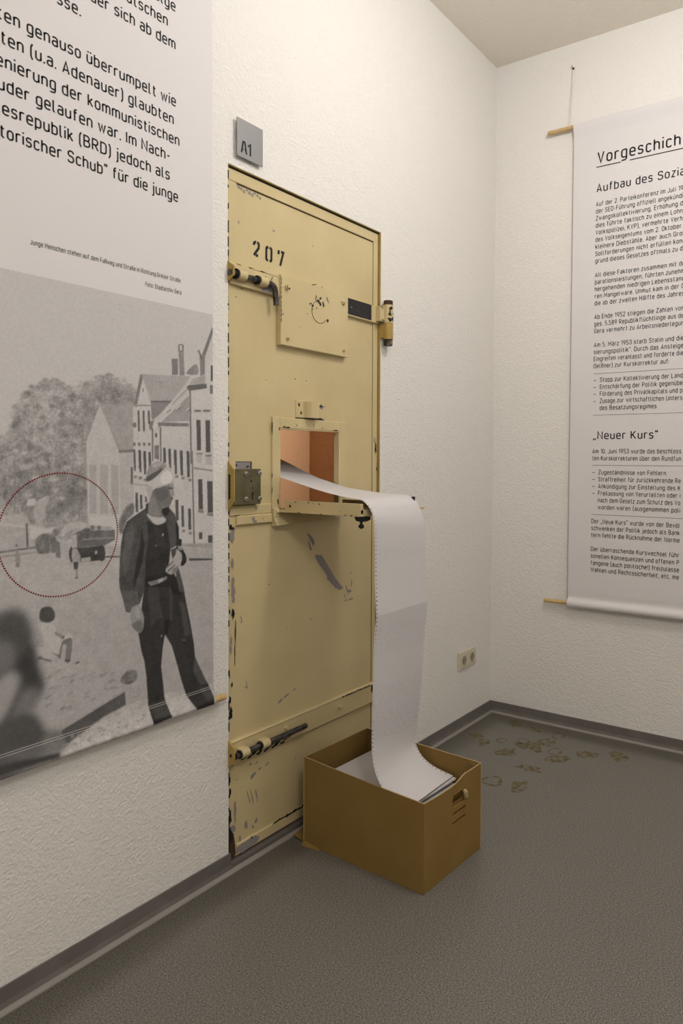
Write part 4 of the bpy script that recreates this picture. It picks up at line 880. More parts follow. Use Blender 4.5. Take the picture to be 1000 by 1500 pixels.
# ------------------------------------------------------------------ left-hand photo banner
lb = thing('photo_banner', (-2.28, -.02, .53), 'large fabric banner of German text above a black-and-white street photograph', 'banner')
SHAPES = [
    (0.46,5,0.05,[(-24528,10928),(-22791,10632),(-20681,10273),(-17308,9830),(-17319,3843),(-24594,5422)]),
    (0.5,30,0.05,[(-24531,10640),(-22794,10285),(-20781,9760),(-20493,8841),(-22804,9209),(-24545,9487)]),
    (0.34,5,0.22,[(-24509,13750),(-23961,13293),(-23676,12901),(-23425,13114),(-23319,13636),(-23164,13750),(-23162,13958),(-22737,14232),(-22435,14288),(-22126,14153),(-21895,14063),(-21716,14301),(-21288,14484),(-21037,14538),(-20715,14453),(-20247,14289),(-20251,13600),(-21169,13721),(-21606,12961),(-21624,10811),(-22660,10887),(-23396,11098),(-23694,11219),(-24540,11222)]),
    (0.27,9,0.2,[(-23385,12186),(-22646,12394),(-21673,12171),(-21650,11266),(-22436,11143),(-23189,11241)]),
    (0.3,9,0.2,[(-21837,13957),(-21289,14398),(-20451,14183),(-20386,13891),(-21168,13836),(-21605,13187)]),
    (0.41,10,0.2,[(-23268,13587),(-22845,14090),(-22297,14084),(-22360,13374),(-23069,12814)]),
    (0.38,2.5,0.2,[(-23153,13812),(-23170,13777),(-23209,13760),(-23248,13771),(-23264,13803),(-23247,13838),(-23208,13855),(-23169,13844)]),
    (0.38,2.5,0.2,[(-21611,14334),(-21626,14285),(-21662,14262),(-21697,14279),(-21711,14325),(-21696,14373),(-21661,14396),(-21626,14380)]),
    (0.38,2.5,0.2,[(-21910,14115),(-21935,14087),(-21995,14071),(-22055,14077),(-22079,14101),(-22054,14129),(-21995,14145),(-21934,14139)]),
    (0.38,2.5,0.2,[(-23116,13699),(-23136,13678),(-23182,13666),(-23228,13671),(-23247,13690),(-23228,13711),(-23182,13723),(-23135,13718)]),
    (0.38,2.5,0.2,[(-20343,14238),(-20372,14206),(-20440,14189),(-20507,14195),(-20535,14222),(-20507,14253),(-20439,14270),(-20371,14264)]),
    (0.38,2.5,0.2,[(-21260,14406),(-21288,14372),(-21355,14353),(-21421,14359),(-21448,14388),(-21421,14421),(-21354,14441),(-21288,14434)]),
    (0.38,2.5,0.2,[(-20365,14407),(-20385,14384),(-20431,14370),(-20476,14375),(-20495,14395),(-20476,14419),(-20430,14432),(-20384,14428)]),
    (0.38,2.5,0.2,[(-21940,14143),(-21962,14114),(-22012,14098),(-22062,14105),(-22083,14131),(-22062,14160),(-22012,14176),(-21961,14169)]),
    (0.38,2.5,0.2,[(-21675,14252),(-21693,14224),(-21736,14210),(-21778,14217),(-21795,14241),(-21777,14269),(-21735,14284),(-21693,14277)]),
    (0.38,2.5,0.2,[(-22387,14227),(-22414,14187),(-22476,14166),(-22538,14176),(-22564,14211),(-22538,14250),(-22475,14271),(-22413,14262)]),
    (0.38,2.5,0.2,[(-23172,13702),(-23190,13680),(-23233,13668),(-23275,13674),(-23292,13694),(-23274,13716),(-23232,13728),(-23189,13722)]),
    (0.38,2.5,0.2,[(-21130,14484),(-21147,14460),(-21186,14447),(-21225,14453),(-21241,14473),(-21225,14497),(-21186,14510),(-21147,14504)]),
    (0.38,2.5,0.2,[(-21038,14484),(-21057,14458),(-21103,14443),(-21148,14449),(-21166,14472),(-21147,14498),(-21102,14513),(-21057,14507)]),
    (0.38,2.5,0.2,[(-22929,14116),(-22948,14076),(-22993,14056),(-23038,14068),(-23056,14105),(-23037,14145),(-22992,14165),(-22947,14153)]),
    (0.38,2.5,0.2,[(-22148,14137),(-22174,14102),(-22238,14082),(-22301,14091),(-22327,14121),(-22301,14156),(-22237,14175),(-22174,14168)]),
    (0.38,2.5,0.2,[(-23618,12944),(-23628,12920),(-23650,12910),(-23672,12919),(-23680,12942),(-23671,12965),(-23649,12975),(-23627,12966)]),
    (0.38,2.5,0.2,[(-22289,14219),(-22316,14188),(-22379,14171),(-22441,14177),(-22466,14203),(-22440,14233),(-22378,14251),(-22315,14245)]),
    (0.38,2.5,0.2,[(-22335,14301),(-22353,14267),(-22395,14249),(-22437,14259),(-22454,14290),(-22436,14325),(-22394,14342),(-22353,14333)]),
    (0.38,2.5,0.2,[(-20942,14587),(-20972,14540),(-21043,14515),(-21113,14526),(-21142,14566),(-21113,14613),(-21042,14638),(-20971,14628)]),
    (0.38,2.5,0.2,[(-22905,14104),(-22919,14059),(-22953,14038),(-22987,14053),(-23000,14096),(-22986,14141),(-22952,14162),(-22918,14147)]),
    (0.38,2.5,0.2,[(-21770,14091),(-21798,14061),(-21865,14043),(-21930,14050),(-21957,14076),(-21930,14106),(-21864,14123),(-21798,14117)]),
    (0.38,2.5,0.2,[(-22158,14260),(-22179,14227),(-22228,14209),(-22277,14218),(-22297,14247),(-22277,14281),(-22227,14299),(-22178,14290)]),
    (0.38,2.5,0.2,[(-20972,14561),(-20992,14522),(-21041,14501),(-21090,14512),(-21110,14547),(-21090,14586),(-21041,14607),(-20992,14596)]),
    (0.38,2.5,0.2,[(-21247,14460),(-21264,14421),(-21303,14402),(-21342,14413),(-21358,14449),(-21342,14487),(-21302,14506),(-21263,14495)]),
    (0.38,2.5,0.2,[(-23224,13686),(-23242,13658),(-23286,13645),(-23329,13652),(-23346,13677),(-23328,13704),(-23285,13718),(-23242,13710)]),
    (0.38,2.5,0.2,[(-22290,14213),(-22311,14188),(-22362,14174),(-22413,14179),(-22434,14199),(-22412,14224),(-22362,14238),(-22311,14233)]),
    (0.38,2.5,0.2,[(-21766,14147),(-21779,14114),(-21813,14098),(-21845,14109),(-21859,14139),(-21845,14172),(-21812,14188),(-21779,14178)]),
    (0.38,2.5,0.2,[(-20909,14465),(-20933,14436),(-20991,14419),(-21049,14425),(-21072,14449),(-21048,14479),(-20991,14495),(-20933,14490)]),
    (0.38,2.5,0.2,[(-20372,14320),(-20397,14271),(-20457,14246),(-20516,14260),(-20540,14305),(-20515,14354),(-20456,14379),(-20396,14365)]),
    (0.38,2.5,0.2,[(-21933,14191),(-21960,14161),(-22024,14144),(-22088,14150),(-22114,14175),(-22087,14206),(-22024,14223),(-21960,14217)]),
    (0.38,2.5,0.2,[(-21596,14286),(-21618,14241),(-21671,14219),(-21724,14232),(-21745,14272),(-21723,14316),(-21670,14338),(-21618,14326)]),
    (0.38,2.5,0.2,[(-22491,14258),(-22515,14225),(-22571,14207),(-22627,14214),(-22650,14243),(-22626,14277),(-22570,14295),(-22514,14288)]),
    (0.38,2.5,0.2,[(-21101,14516),(-21129,14488),(-21197,14471),(-21264,14475),(-21291,14496),(-21263,14524),(-21196,14541),(-21128,14537)]),
    (0.38,2.5,0.2,[(-23462,12980),(-23479,12947),(-23518,12933),(-23557,12945),(-23573,12976),(-23556,13009),(-23517,13024),(-23478,13012)]),
    (0.38,2.5,0.2,[(-20847,14473),(-20871,14435),(-20929,14415),(-20986,14424),(-21009,14457),(-20986,14494),(-20928,14515),(-20871,14506)]),
    (0.38,2.5,0.2,[(-22806,14061),(-22829,14015),(-22884,13992),(-22939,14005),(-22961,14047),(-22938,14093),(-22883,14116),(-22828,14103)]),
    (0.38,2.5,0.2,[(-23329,13477),(-23349,13434),(-23396,13414),(-23441,13428),(-23460,13469),(-23441,13512),(-23394,13532),(-23348,13517)]),
    (0.38,2.5,0.2,[(-22281,14166),(-22294,14138),(-22325,14124),(-22355,14132),(-22368,14158),(-22355,14186),(-22324,14201),(-22293,14192)]),
    (0.38,2.5,0.2,[(-21183,14545),(-21211,14518),(-21278,14502),(-21344,14505),(-21371,14525),(-21344,14552),(-21277,14568),(-21211,14565)]),
    (0.38,2.5,0.2,[(-23164,13665),(-23185,13636),(-23236,13621),(-23286,13629),(-23306,13655),(-23285,13684),(-23235,13698),(-23185,13691)]),
    (0.38,2.5,0.2,[(-23071,13820),(-23084,13793),(-23115,13780),(-23146,13788),(-23158,13813),(-23145,13839),(-23114,13852),(-23084,13844)]),
    (0.38,2.5,0.2,[(-20524,14435),(-20547,14401),(-20602,14382),(-20657,14390),(-20679,14421),(-20656,14455),(-20602,14474),(-20547,14466)]),
    (0.38,2.5,0.2,[(-20586,14394),(-20606,14358),(-20654,14339),(-20701,14349),(-20721,14382),(-20701,14418),(-20653,14437),(-20606,14427)]),
    (0.38,2.5,0.2,[(-20315,14270),(-20328,14246),(-20359,14234),(-20390,14241),(-20402,14262),(-20389,14286),(-20358,14298),(-20328,14291)]),
    (0.38,2.5,0.2,[(-21785,14119),(-21805,14089),(-21851,14074),(-21897,14081),(-21915,14108),(-21896,14138),(-21850,14154),(-21804,14146)]),
    (0.38,2.5,0.2,[(-22681,14243),(-22696,14216),(-22731,14202),(-22765,14209),(-22779,14234),(-22764,14261),(-22730,14275),(-22695,14267)]),
    (0.38,2.5,0.2,[(-22585,14311),(-22606,14269),(-22657,14248),(-22708,14260),(-22729,14297),(-22707,14339),(-22656,14361),(-22605,14349)]),
    (0.38,2.5,0.2,[(-21576,14314),(-21601,14281),(-21659,14263),(-21718,14271),(-21742,14299),(-21717,14331),(-21659,14349),(-21600,14342)]),
    (0.38,2.5,0.2,[(-20556,14511),(-20580,14466),(-20638,14443),(-20695,14455),(-20718,14495),(-20695,14540),(-20637,14564),(-20580,14552)]),
    (0.38,2.5,0.2,[(-22539,14257),(-22553,14222),(-22586,14205),(-22619,14216),(-22632,14248),(-22618,14282),(-22585,14299),(-22553,14289)]),
    (0.38,2.5,0.2,[(-20753,14525),(-20767,14502),(-20801,14490),(-20834,14495),(-20848,14515),(-20834,14538),(-20800,14550),(-20767,14545)]),
    (0.38,2.5,0.2,[(-22526,14214),(-22540,14182),(-22574,14166),(-22607,14176),(-22620,14205),(-22606,14238),(-22573,14254),(-22539,14244)]),
    (0.38,2.5,0.2,[(-23240,13555),(-23257,13526),(-23298,13512),(-23338,13521),(-23355,13548),(-23338,13577),(-23297,13591),(-23256,13582)]),
    (0.38,2.5,0.2,[(-23278,13539),(-23296,13520),(-23339,13510),(-23382,13515),(-23399,13532),(-23381,13551),(-23339,13562),(-23296,13557)]),
    (0.38,2.5,0.2,[(-23237,13652),(-23254,13615),(-23297,13598),(-23338,13610),(-23355,13644),(-23338,13680),(-23296,13697),(-23254,13686)]),
    (0.38,2.5,0.2,[(-22405,14207),(-22417,14164),(-22445,14144),(-22474,14159),(-22485,14199),(-22473,14242),(-22444,14262),(-22416,14247)]),
    (0.38,2.5,0.2,[(-21081,14537),(-21098,14512),(-21138,14499),(-21178,14504),(-21195,14525),(-21178,14550),(-21138,14563),(-21098,14558)]),
    (0.38,2.5,0.2,[(-20428,14389),(-20451,14363),(-20506,14349),(-20560,14354),(-20582,14375),(-20560,14401),(-20505,14416),(-20451,14411)]),
    (0.38,2.5,0.2,[(-21825,14063),(-21850,14034),(-21909,14019),(-21968,14025),(-21992,14049),(-21968,14077),(-21909,14093),(-21850,14087)]),
    (0.38,2.5,0.2,[(-23145,13679),(-23169,13652),(-23225,13638),(-23281,13645),(-23304,13668),(-23280,13695),(-23224,13709),(-23168,13702)]),
    (0.38,2.5,0.2,[(-21529,14374),(-21541,14339),(-21570,14323),(-21599,14334),(-21611,14367),(-21599,14401),(-21570,14418),(-21540,14407)]),
    (0.38,2.5,0.2,[(-22044,14187),(-22064,14150),(-22111,14131),(-22159,14141),(-22178,14175),(-22158,14212),(-22111,14230),(-22063,14220)]),
    (0.38,2.5,0.2,[(-21733,14232),(-21759,14205),(-21822,14190),(-21883,14194),(-21909,14216),(-21883,14242),(-21821,14258),(-21759,14254)]),
    (0.38,2.5,0.2,[(-21834,14083),(-21852,14042),(-21896,14022),(-21939,14035),(-21956,14072),(-21938,14113),(-21895,14133),(-21852,14121)]),
    (0.38,2.5,0.2,[(-23209,13691),(-23226,13647),(-23267,13627),(-23307,13642),(-23323,13683),(-23306,13726),(-23266,13747),(-23226,13732)]),
    (0.38,2.5,0.2,[(-20727,14471),(-20755,14430),(-20822,14408),(-20888,14417),(-20915,14452),(-20888,14493),(-20821,14515),(-20754,14506)]),
    (0.38,2.5,0.2,[(-21464,14434),(-21475,14400),(-21502,14384),(-21529,14395),(-21540,14427),(-21528,14461),(-21501,14478),(-21475,14467)]),
    (0.38,2.5,0.2,[(-22304,14291),(-22322,14247),(-22365,14225),(-22408,14239),(-22425,14280),(-22407,14323),(-22364,14345),(-22321,14332)]),
    (0.38,2.5,0.2,[(-22071,14136),(-22089,14092),(-22132,14071),(-22175,14085),(-22193,14125),(-22175,14169),(-22131,14190),(-22088,14176)]),
    (0.38,2.5,0.2,[(-21060,14481),(-21087,14446),(-21152,14427),(-21217,14434),(-21243,14463),(-21216,14497),(-21152,14516),(-21087,14510)]),
    (0.38,2.5,0.2,[(-20727,14397),(-20756,14355),(-20825,14332),(-20893,14342),(-20921,14379),(-20893,14420),(-20824,14443),(-20756,14433)]),
    (0.38,2.5,0.2,[(-20339,14286),(-20356,14258),(-20396,14244),(-20436,14251),(-20452,14277),(-20436,14305),(-20395,14319),(-20355,14312)]),
    (0.38,2.5,0.2,[(-23056,13967),(-23066,13923),(-23090,13904),(-23113,13920),(-23122,13961),(-23112,14005),(-23089,14024),(-23065,14009)]),
    (0.38,2.5,0.2,[(-23139,13737),(-23160,13715),(-23208,13703),(-23256,13708),(-23276,13727),(-23256,13749),(-23208,13761),(-23159,13756)]),
    (0.38,2.5,0.2,[(-23293,13304),(-23309,13266),(-23347,13249),(-23385,13262),(-23400,13299),(-23384,13336),(-23346,13354),(-23308,13340)]),
    (0.38,2.5,0.2,[(-22697,14234),(-22715,14208),(-22756,14194),(-22798,14200),(-22814,14223),(-22797,14249),(-22756,14263),(-22714,14257)]),
    (0.38,2.5,0.2,[(-21345,14481),(-21362,14435),(-21402,14412),(-21442,14427),(-21458,14470),(-21441,14516),(-21401,14539),(-21361,14524)]),
    (0.38,2.5,0.2,[(-23326,13404),(-23348,13382),(-23402,13371),(-23456,13376),(-23478,13396),(-23456,13417),(-23402,13429),(-23348,13423)]),
    (0.38,2.5,0.2,[(-20818,14469),(-20835,14427),(-20876,14407),(-20917,14419),(-20933,14458),(-20916,14499),(-20875,14520),(-20834,14507)]),
    (0.38,2.5,0.2,[(-20903,14593),(-20932,14560),(-21002,14540),(-21072,14545),(-21100,14572),(-21071,14605),(-21002,14625),(-20932,14620)]),
    (0.38,2.5,0.2,[(-21487,14388),(-21505,14346),(-21546,14326),(-21586,14339),(-21603,14377),(-21586,14418),(-21545,14439),(-21504,14426)]),
    (0.38,2.5,0.2,[(-20985,14503),(-21010,14476),(-21069,14460),(-21129,14465),(-21153,14487),(-21129,14514),(-21069,14530),(-21009,14526)]),
    (0.38,2.5,0.2,[(-22362,14330),(-22388,14305),(-22448,14289),(-22508,14293),(-22533,14313),(-22508,14339),(-22448,14354),(-22387,14351)]),
    (0.38,2.5,0.2,[(-22474,14274),(-22489,14249),(-22524,14236),(-22559,14242),(-22573,14265),(-22558,14290),(-22523,14303),(-22488,14297)]),
    (0.38,2.5,0.2,[(-22023,14174),(-22046,14132),(-22099,14111),(-22153,14123),(-22174,14161),(-22152,14202),(-22098,14224),(-22045,14212)]),
    (0.38,2.5,0.2,[(-21756,14245),(-21771,14223),(-21807,14211),(-21844,14216),(-21859,14236),(-21843,14259),(-21807,14271),(-21770,14265)]),
    (0.38,2.5,0.2,[(-23241,13666),(-23262,13637),(-23312,13623),(-23361,13631),(-23381,13657),(-23360,13685),(-23311,13700),(-23262,13692)]),
    (0.38,2.5,0.2,[(-22422,14237),(-22433,14204),(-22460,14188),(-22486,14199),(-22497,14230),(-22485,14263),(-22459,14279),(-22433,14268)]),
    (0.38,2.5,0.2,[(-23340,13163),(-23357,13121),(-23399,13102),(-23441,13118),(-23457,13158),(-23440,13200),(-23398,13219),(-23357,13204)]),
    (0.38,2.5,0.2,[(-23375,13212),(-23396,13172),(-23444,13154),(-23491,13168),(-23511,13206),(-23490,13245),(-23443,13264),(-23395,13250)]),
    (0.38,2.5,0.2,[(-20890,14476),(-20917,14437),(-20980,14416),(-21043,14425),(-21069,14459),(-21043,14497),(-20979,14518),(-20916,14510)]),
    (0.38,2.5,0.2,[(-23196,13724),(-23217,13703),(-23268,13692),(-23317,13696),(-23338,13714),(-23317,13734),(-23267,13745),(-23217,13741)]),
    (0.38,2.5,0.2,[(-20508,14325),(-20526,14276),(-20569,14253),(-20612,14268),(-20630,14314),(-20612,14363),(-20568,14386),(-20525,14371)]),
    (0.38,2.5,0.2,[(-22786,14106),(-22800,14064),(-22834,14044),(-22868,14058),(-22882,14098),(-22867,14140),(-22833,14160),(-22799,14146)]),
    (0.38,2.5,0.2,[(-22122,14122),(-22134,14081),(-22163,14062),(-22191,14076),(-22202,14115),(-22190,14156),(-22162,14175),(-22133,14161)]),
    (0.38,2.5,0.2,[(-23119,13850),(-23131,13817),(-23160,13802),(-23189,13813),(-23201,13844),(-23188,13877),(-23159,13892),(-23130,13881)]),
    (0.38,2.5,0.2,[(-23386,13012),(-23397,12986),(-23422,12974),(-23448,12984),(-23458,13009),(-23447,13035),(-23422,13046),(-23396,13037)]),
    (0.38,2.5,0.2,[(-21042,14482),(-21065,14458),(-21120,14444),(-21175,14447),(-21197,14467),(-21174,14491),(-21120,14505),(-21065,14502)]),
    (0.38,2.5,0.2,[(-22517,14259),(-22527,14230),(-22551,14217),(-22575,14226),(-22585,14253),(-22575,14282),(-22550,14296),(-22526,14286)]),
    (0.38,2.5,0.2,[(-22367,14328),(-22391,14290),(-22449,14270),(-22506,14279),(-22529,14312),(-22505,14349),(-22448,14369),(-22391,14360)]),
    (0.38,2.5,0.2,[(-23397,13066),(-23419,13023),(-23469,13004),(-23518,13020),(-23539,13061),(-23518,13103),(-23468,13123),(-23418,13107)]),
    (0.38,2.5,0.2,[(-23094,13838),(-23105,13817),(-23131,13807),(-23157,13813),(-23168,13832),(-23157,13852),(-23131,13863),(-23105,13856)]),
    (0.38,2.5,0.2,[(-23255,13563),(-23272,13542),(-23310,13531),(-23349,13537),(-23365,13556),(-23348,13577),(-23310,13588),(-23271,13582)]),
    (0.38,2.5,0.2,[(-22313,14317),(-22331,14278),(-22373,14258),(-22415,14270),(-22432,14305),(-22414,14345),(-22372,14364),(-22330,14353)]),
    (0.38,2.5,0.2,[(-21974,14107),(-21990,14076),(-22030,14060),(-22070,14069),(-22086,14097),(-22069,14128),(-22029,14144),(-21990,14135)]),
    (0.38,2.5,0.2,[(-21762,14081),(-21787,14052),(-21845,14036),(-21904,14042),(-21928,14067),(-21903,14096),(-21845,14112),(-21786,14106)]),
    (0.38,2.5,0.2,[(-22655,14272),(-22668,14248),(-22699,14235),(-22730,14242),(-22743,14264),(-22730,14288),(-22699,14301),(-22668,14294)]),
    (0.38,2.5,0.2,[(-22193,14265),(-22214,14232),(-22262,14215),(-22310,14223),(-22330,14252),(-22310,14285),(-22262,14303),(-22213,14294)]),
    (0.38,2.5,0.2,[(-23317,13638),(-23332,13601),(-23368,13583),(-23404,13596),(-23419,13631),(-23403,13668),(-23367,13686),(-23331,13673)]),
    (0.38,2.5,0.2,[(-23597,12943),(-23619,12902),(-23672,12884),(-23724,12899),(-23745,12938),(-23723,12979),(-23671,12997),(-23618,12983)]),
    (0.38,2.5,0.2,[(-23103,13806),(-23122,13777),(-23167,13762),(-23211,13770),(-23229,13796),(-23211,13825),(-23166,13839),(-23121,13832)]),
    (0.38,2.5,0.2,[(-23244,13446),(-23268,13402),(-23325,13381),(-23382,13396),(-23404,13437),(-23381,13480),(-23324,13501),(-23267,13487)]),
    (0.38,2.5,0.2,[(-20348,14318),(-20365,14272),(-20407,14249),(-20448,14265),(-20465,14308),(-20447,14354),(-20406,14377),(-20365,14362)]),
    (0.38,2.5,0.2,[(-21000,14591),(-21020,14566),(-21066,14552),(-21113,14557),(-21132,14577),(-21112,14602),(-21066,14617),(-21019,14612)]),
    (0.38,2.5,0.2,[(-21735,14344),(-21749,14322),(-21781,14310),(-21813,14316),(-21826,14335),(-21813,14357),(-21781,14369),(-21748,14363)]),
    (0.38,2.5,0.2,[(-23554,12954),(-23576,12916),(-23628,12899),(-23680,12913),(-23702,12949),(-23680,12987),(-23627,13004),(-23575,12990)]),
    (0.38,2.5,0.2,[(-22405,14218),(-22416,14190),(-22441,14176),(-22465,14185),(-22476,14211),(-22465,14239),(-22440,14253),(-22415,14244)]),
    (0.38,2.5,0.2,[(-21416,14347),(-21430,14314),(-21464,14298),(-21498,14307),(-21512,14338),(-21498,14370),(-21464,14387),(-21430,14377)]),
    (0.38,2.5,0.2,[(-21759,14126),(-21786,14099),(-21850,14084),(-21913,14089),(-21939,14111),(-21913,14137),(-21849,14153),(-21785,14148)]),
    (0.38,2.5,0.2,[(-20715,14396),(-20733,14368),(-20777,14354),(-20822,14360),(-20840,14384),(-20821,14412),(-20777,14427),(-20733,14420)]),
    (0.31,4,0.2,[(-22165,12190),(-22187,12160),(-22239,12148),(-22290,12161),(-22311,12191),(-22290,12221),(-22238,12233),(-22186,12220)]),
    (0.24,4,0.2,[(-21977,13648),(-22016,13619),(-22109,13602),(-22201,13607),(-22239,13632),(-22201,13661),(-22108,13678),(-22015,13673)]),
    (0.24,4,0.2,[(-22438,12458),(-22478,12402),(-22571,12378),(-22663,12401),(-22701,12457),(-22662,12513),(-22570,12537),(-22477,12514)]),
    (0.31,4,0.2,[(-22079,11674),(-22123,11652),(-22229,11645),(-22333,11659),(-22375,11683),(-22332,11705),(-22228,11712),(-22123,11699)]),
    (0.24,4,0.2,[(-22825,11980),(-22848,11946),(-22901,11933),(-22954,11948),(-22975,11983),(-22953,12017),(-22900,12030),(-22847,12015)]),
    (0.27,4,0.2,[(-22155,11875),(-22176,11850),(-22226,11841),(-22275,11852),(-22295,11878),(-22275,11903),(-22225,11912),(-22175,11900)]),
    (0.44,4,0.2,[(-22868,12344),(-22908,12317),(-23005,12307),(-23100,12318),(-23139,12344),(-23099,12371),(-23004,12382),(-22908,12371)]),
    (0.44,4,0.2,[(-22552,13471),(-22580,13427),(-22647,13406),(-22713,13420),(-22740,13460),(-22713,13503),(-22646,13525),(-22579,13511)]),
    (0.24,4,0.2,[(-22042,12403),(-22081,12375),(-22174,12363),(-22266,12374),(-22304,12402),(-22266,12430),(-22173,12441),(-22080,12430)]),
    (0.27,4,0.2,[(-23204,11536),(-23243,11506),(-23333,11497),(-23423,11514),(-23459,11547),(-23422,11577),(-23332,11586),(-23242,11570)]),
    (0.44,4,0.2,[(-23056,12963),(-23071,12923),(-23108,12905),(-23145,12920),(-23159,12960),(-23144,13001),(-23107,13019),(-23071,13003)]),
    (0.24,4,0.2,[(-22276,12300),(-22298,12241),(-22351,12216),(-22404,12241),(-22425,12301),(-22403,12360),(-22350,12385),(-22297,12360)]),
    (0.24,4,0.2,[(-22132,13044),(-22162,13002),(-22234,12983),(-22304,12997),(-22333,13037),(-22304,13079),(-22233,13099),(-22161,13085)]),
    (0.31,4,0.2,[(-21349,13897),(-21370,13841),(-21420,13815),(-21470,13834),(-21490,13887),(-21469,13943),(-21419,13969),(-21370,13950)]),
    (0.24,4,0.2,[(-22350,11978),(-22382,11948),(-22457,11936),(-22531,11951),(-22561,11982),(-22530,12013),(-22456,12025),(-22381,12010)]),
    (0.31,4,0.2,[(-22431,11427),(-22451,11388),(-22500,11374),(-22547,11392),(-22567,11433),(-22547,11472),(-22499,11486),(-22450,11468)]),
    (0.27,4,0.2,[(-22630,13172),(-22664,13115),(-22745,13089),(-22825,13109),(-22858,13163),(-22824,13219),(-22744,13246),(-22663,13226)]),
    (0.44,4,0.2,[(-22171,11541),(-22214,11501),(-22315,11488),(-22415,11509),(-22455,11553),(-22414,11593),(-22314,11606),(-22213,11585)]),
    (0.27,4,0.2,[(-22520,11591),(-22559,11569),(-22653,11562),(-22745,11576),(-22783,11601),(-22745,11624),(-22652,11630),(-22559,11617)]),
    (0.24,4,0.2,[(-22902,12703),(-22933,12678),(-23006,12667),(-23078,12676),(-23108,12699),(-23078,12724),(-23005,12735),(-22933,12726)]),
    (0.27,4,0.2,[(-22141,13135),(-22177,13099),(-22264,13082),(-22349,13093),(-22384,13126),(-22348,13161),(-22263,13179),(-22176,13168)]),
    (0.4,4,0.2,[(-23036,13216),(-23061,13185),(-23120,13170),(-23178,13180),(-23202,13208),(-23178,13239),(-23119,13254),(-23060,13244)]),
    (0.31,4,0.2,[(-21975,11902),(-22019,11841),(-22124,11818),(-22227,11846),(-22270,11909),(-22226,11969),(-22123,11993),(-22018,11965)]),
    (0.4,4,0.2,[(-22886,13190),(-22913,13129),(-22975,13102),(-23036,13124),(-23061,13183),(-23035,13243),(-22973,13271),(-22911,13249)]),
    (0.31,4,0.2,[(-22763,11543),(-22784,11504),(-22834,11489),(-22884,11508),(-22904,11549),(-22883,11588),(-22833,11603),(-22783,11584)]),
    (0.44,4,0.2,[(-22577,13382),(-22590,13354),(-22622,13341),(-22653,13350),(-22666,13377),(-22653,13406),(-22621,13419),(-22589,13409)]),
    (0.27,4,0.2,[(-21849,12635),(-21892,12611),(-21996,12600),(-22099,12608),(-22141,12631),(-22099,12655),(-21996,12666),(-21892,12658)]),
    (0.31,4,0.2,[(-22343,11502),(-22386,11479),(-22487,11474),(-22587,11488),(-22628,11514),(-22587,11537),(-22486,11542),(-22385,11528)]),
    (0.4,4,0.2,[(-22777,13957),(-22815,13900),(-22907,13870),(-22997,13885),(-23034,13936),(-22996,13992),(-22906,14022),(-22814,14007)]),
    (0.4,4,0.2,[(-21716,11893),(-21740,11860),(-21797,11847),(-21854,11863),(-21878,11897),(-21854,11930),(-21797,11943),(-21739,11927)]),
    (0.4,4,0.2,[(-22666,13887),(-22681,13825),(-22714,13798),(-22747,13820),(-22760,13879),(-22746,13940),(-22712,13968),(-22679,13946)]),
    (0.44,4,0.2,[(-22908,12047),(-22928,12019),(-22975,12009),(-23021,12021),(-23040,12049),(-23021,12076),(-22974,12087),(-22928,12075)]),
    (0.44,4,0.2,[(-22004,11847),(-22022,11823),(-22064,11814),(-22107,11825),(-22124,11850),(-22106,11874),(-22064,11883),(-22021,11871)]),
    (0.24,4,0.2,[(-23143,12743),(-23181,12687),(-23269,12662),(-23356,12684),(-23391,12738),(-23354,12794),(-23267,12819),(-23179,12798)]),
    (0.44,4,0.2,[(-22075,12288),(-22105,12250),(-22175,12235),(-22245,12251),(-22273,12289),(-22244,12326),(-22174,12342),(-22104,12326)]),
    (0.44,4,0.2,[(-23138,13611),(-23154,13560),(-23190,13536),(-23225,13555),(-23240,13605),(-23224,13656),(-23188,13679),(-23153,13661)]),
    (0.31,4,0.2,[(-22137,13310),(-22165,13248),(-22230,13221),(-22295,13243),(-22321,13302),(-22294,13363),(-22229,13391),(-22164,13369)]),
    (0.44,4,0.2,[(-22943,13180),(-22957,13139),(-22990,13121),(-23022,13137),(-23035,13176),(-23021,13217),(-22989,13235),(-22956,13220)]),
    (0.44,4,0.2,[(-22698,12821),(-22728,12797),(-22801,12785),(-22873,12793),(-22903,12816),(-22873,12841),(-22800,12852),(-22728,12844)]),
    (0.4,4,0.2,[(-21813,12598),(-21831,12543),(-21874,12520),(-21917,12542),(-21934,12597),(-21916,12651),(-21873,12675),(-21830,12653)]),
    (0.24,4,0.2,[(-22151,13843),(-22180,13783),(-22250,13754),(-22319,13773),(-22347,13828),(-22318,13888),(-22249,13917),(-22179,13898)]),
    (0.27,4,0.2,[(-22797,11636),(-22829,11579),(-22904,11558),(-22978,11585),(-23008,11644),(-22977,11701),(-22902,11722),(-22828,11696)]),
    (0.27,4,0.2,[(-22211,13908),(-22254,13845),(-22354,13813),(-22453,13830),(-22493,13886),(-22452,13948),(-22352,13981),(-22253,13964)]),
    (0.31,4,0.2,[(-22525,12997),(-22539,12958),(-22573,12941),(-22606,12956),(-22620,12994),(-22606,13033),(-22572,13050),(-22538,13035)]),
    (0.4,4,0.2,[(-22259,11673),(-22280,11643),(-22328,11632),(-22377,11646),(-22396,11678),(-22376,11708),(-22327,11719),(-22279,11705)]),
    (0.24,4,0.2,[(-23084,12642),(-23114,12589),(-23185,12567),(-23256,12588),(-23284,12640),(-23254,12692),(-23184,12715),(-23113,12695)]),
    (0.24,4,0.2,[(-23280,13247),(-23304,13188),(-23361,13162),(-23417,13183),(-23440,13240),(-23416,13299),(-23360,13325),(-23303,13304)]),
    (0.44,4,0.2,[(-22131,13282),(-22146,13249),(-22182,13234),(-22218,13245),(-22232,13277),(-22217,13310),(-22181,13325),(-22145,13313)]),
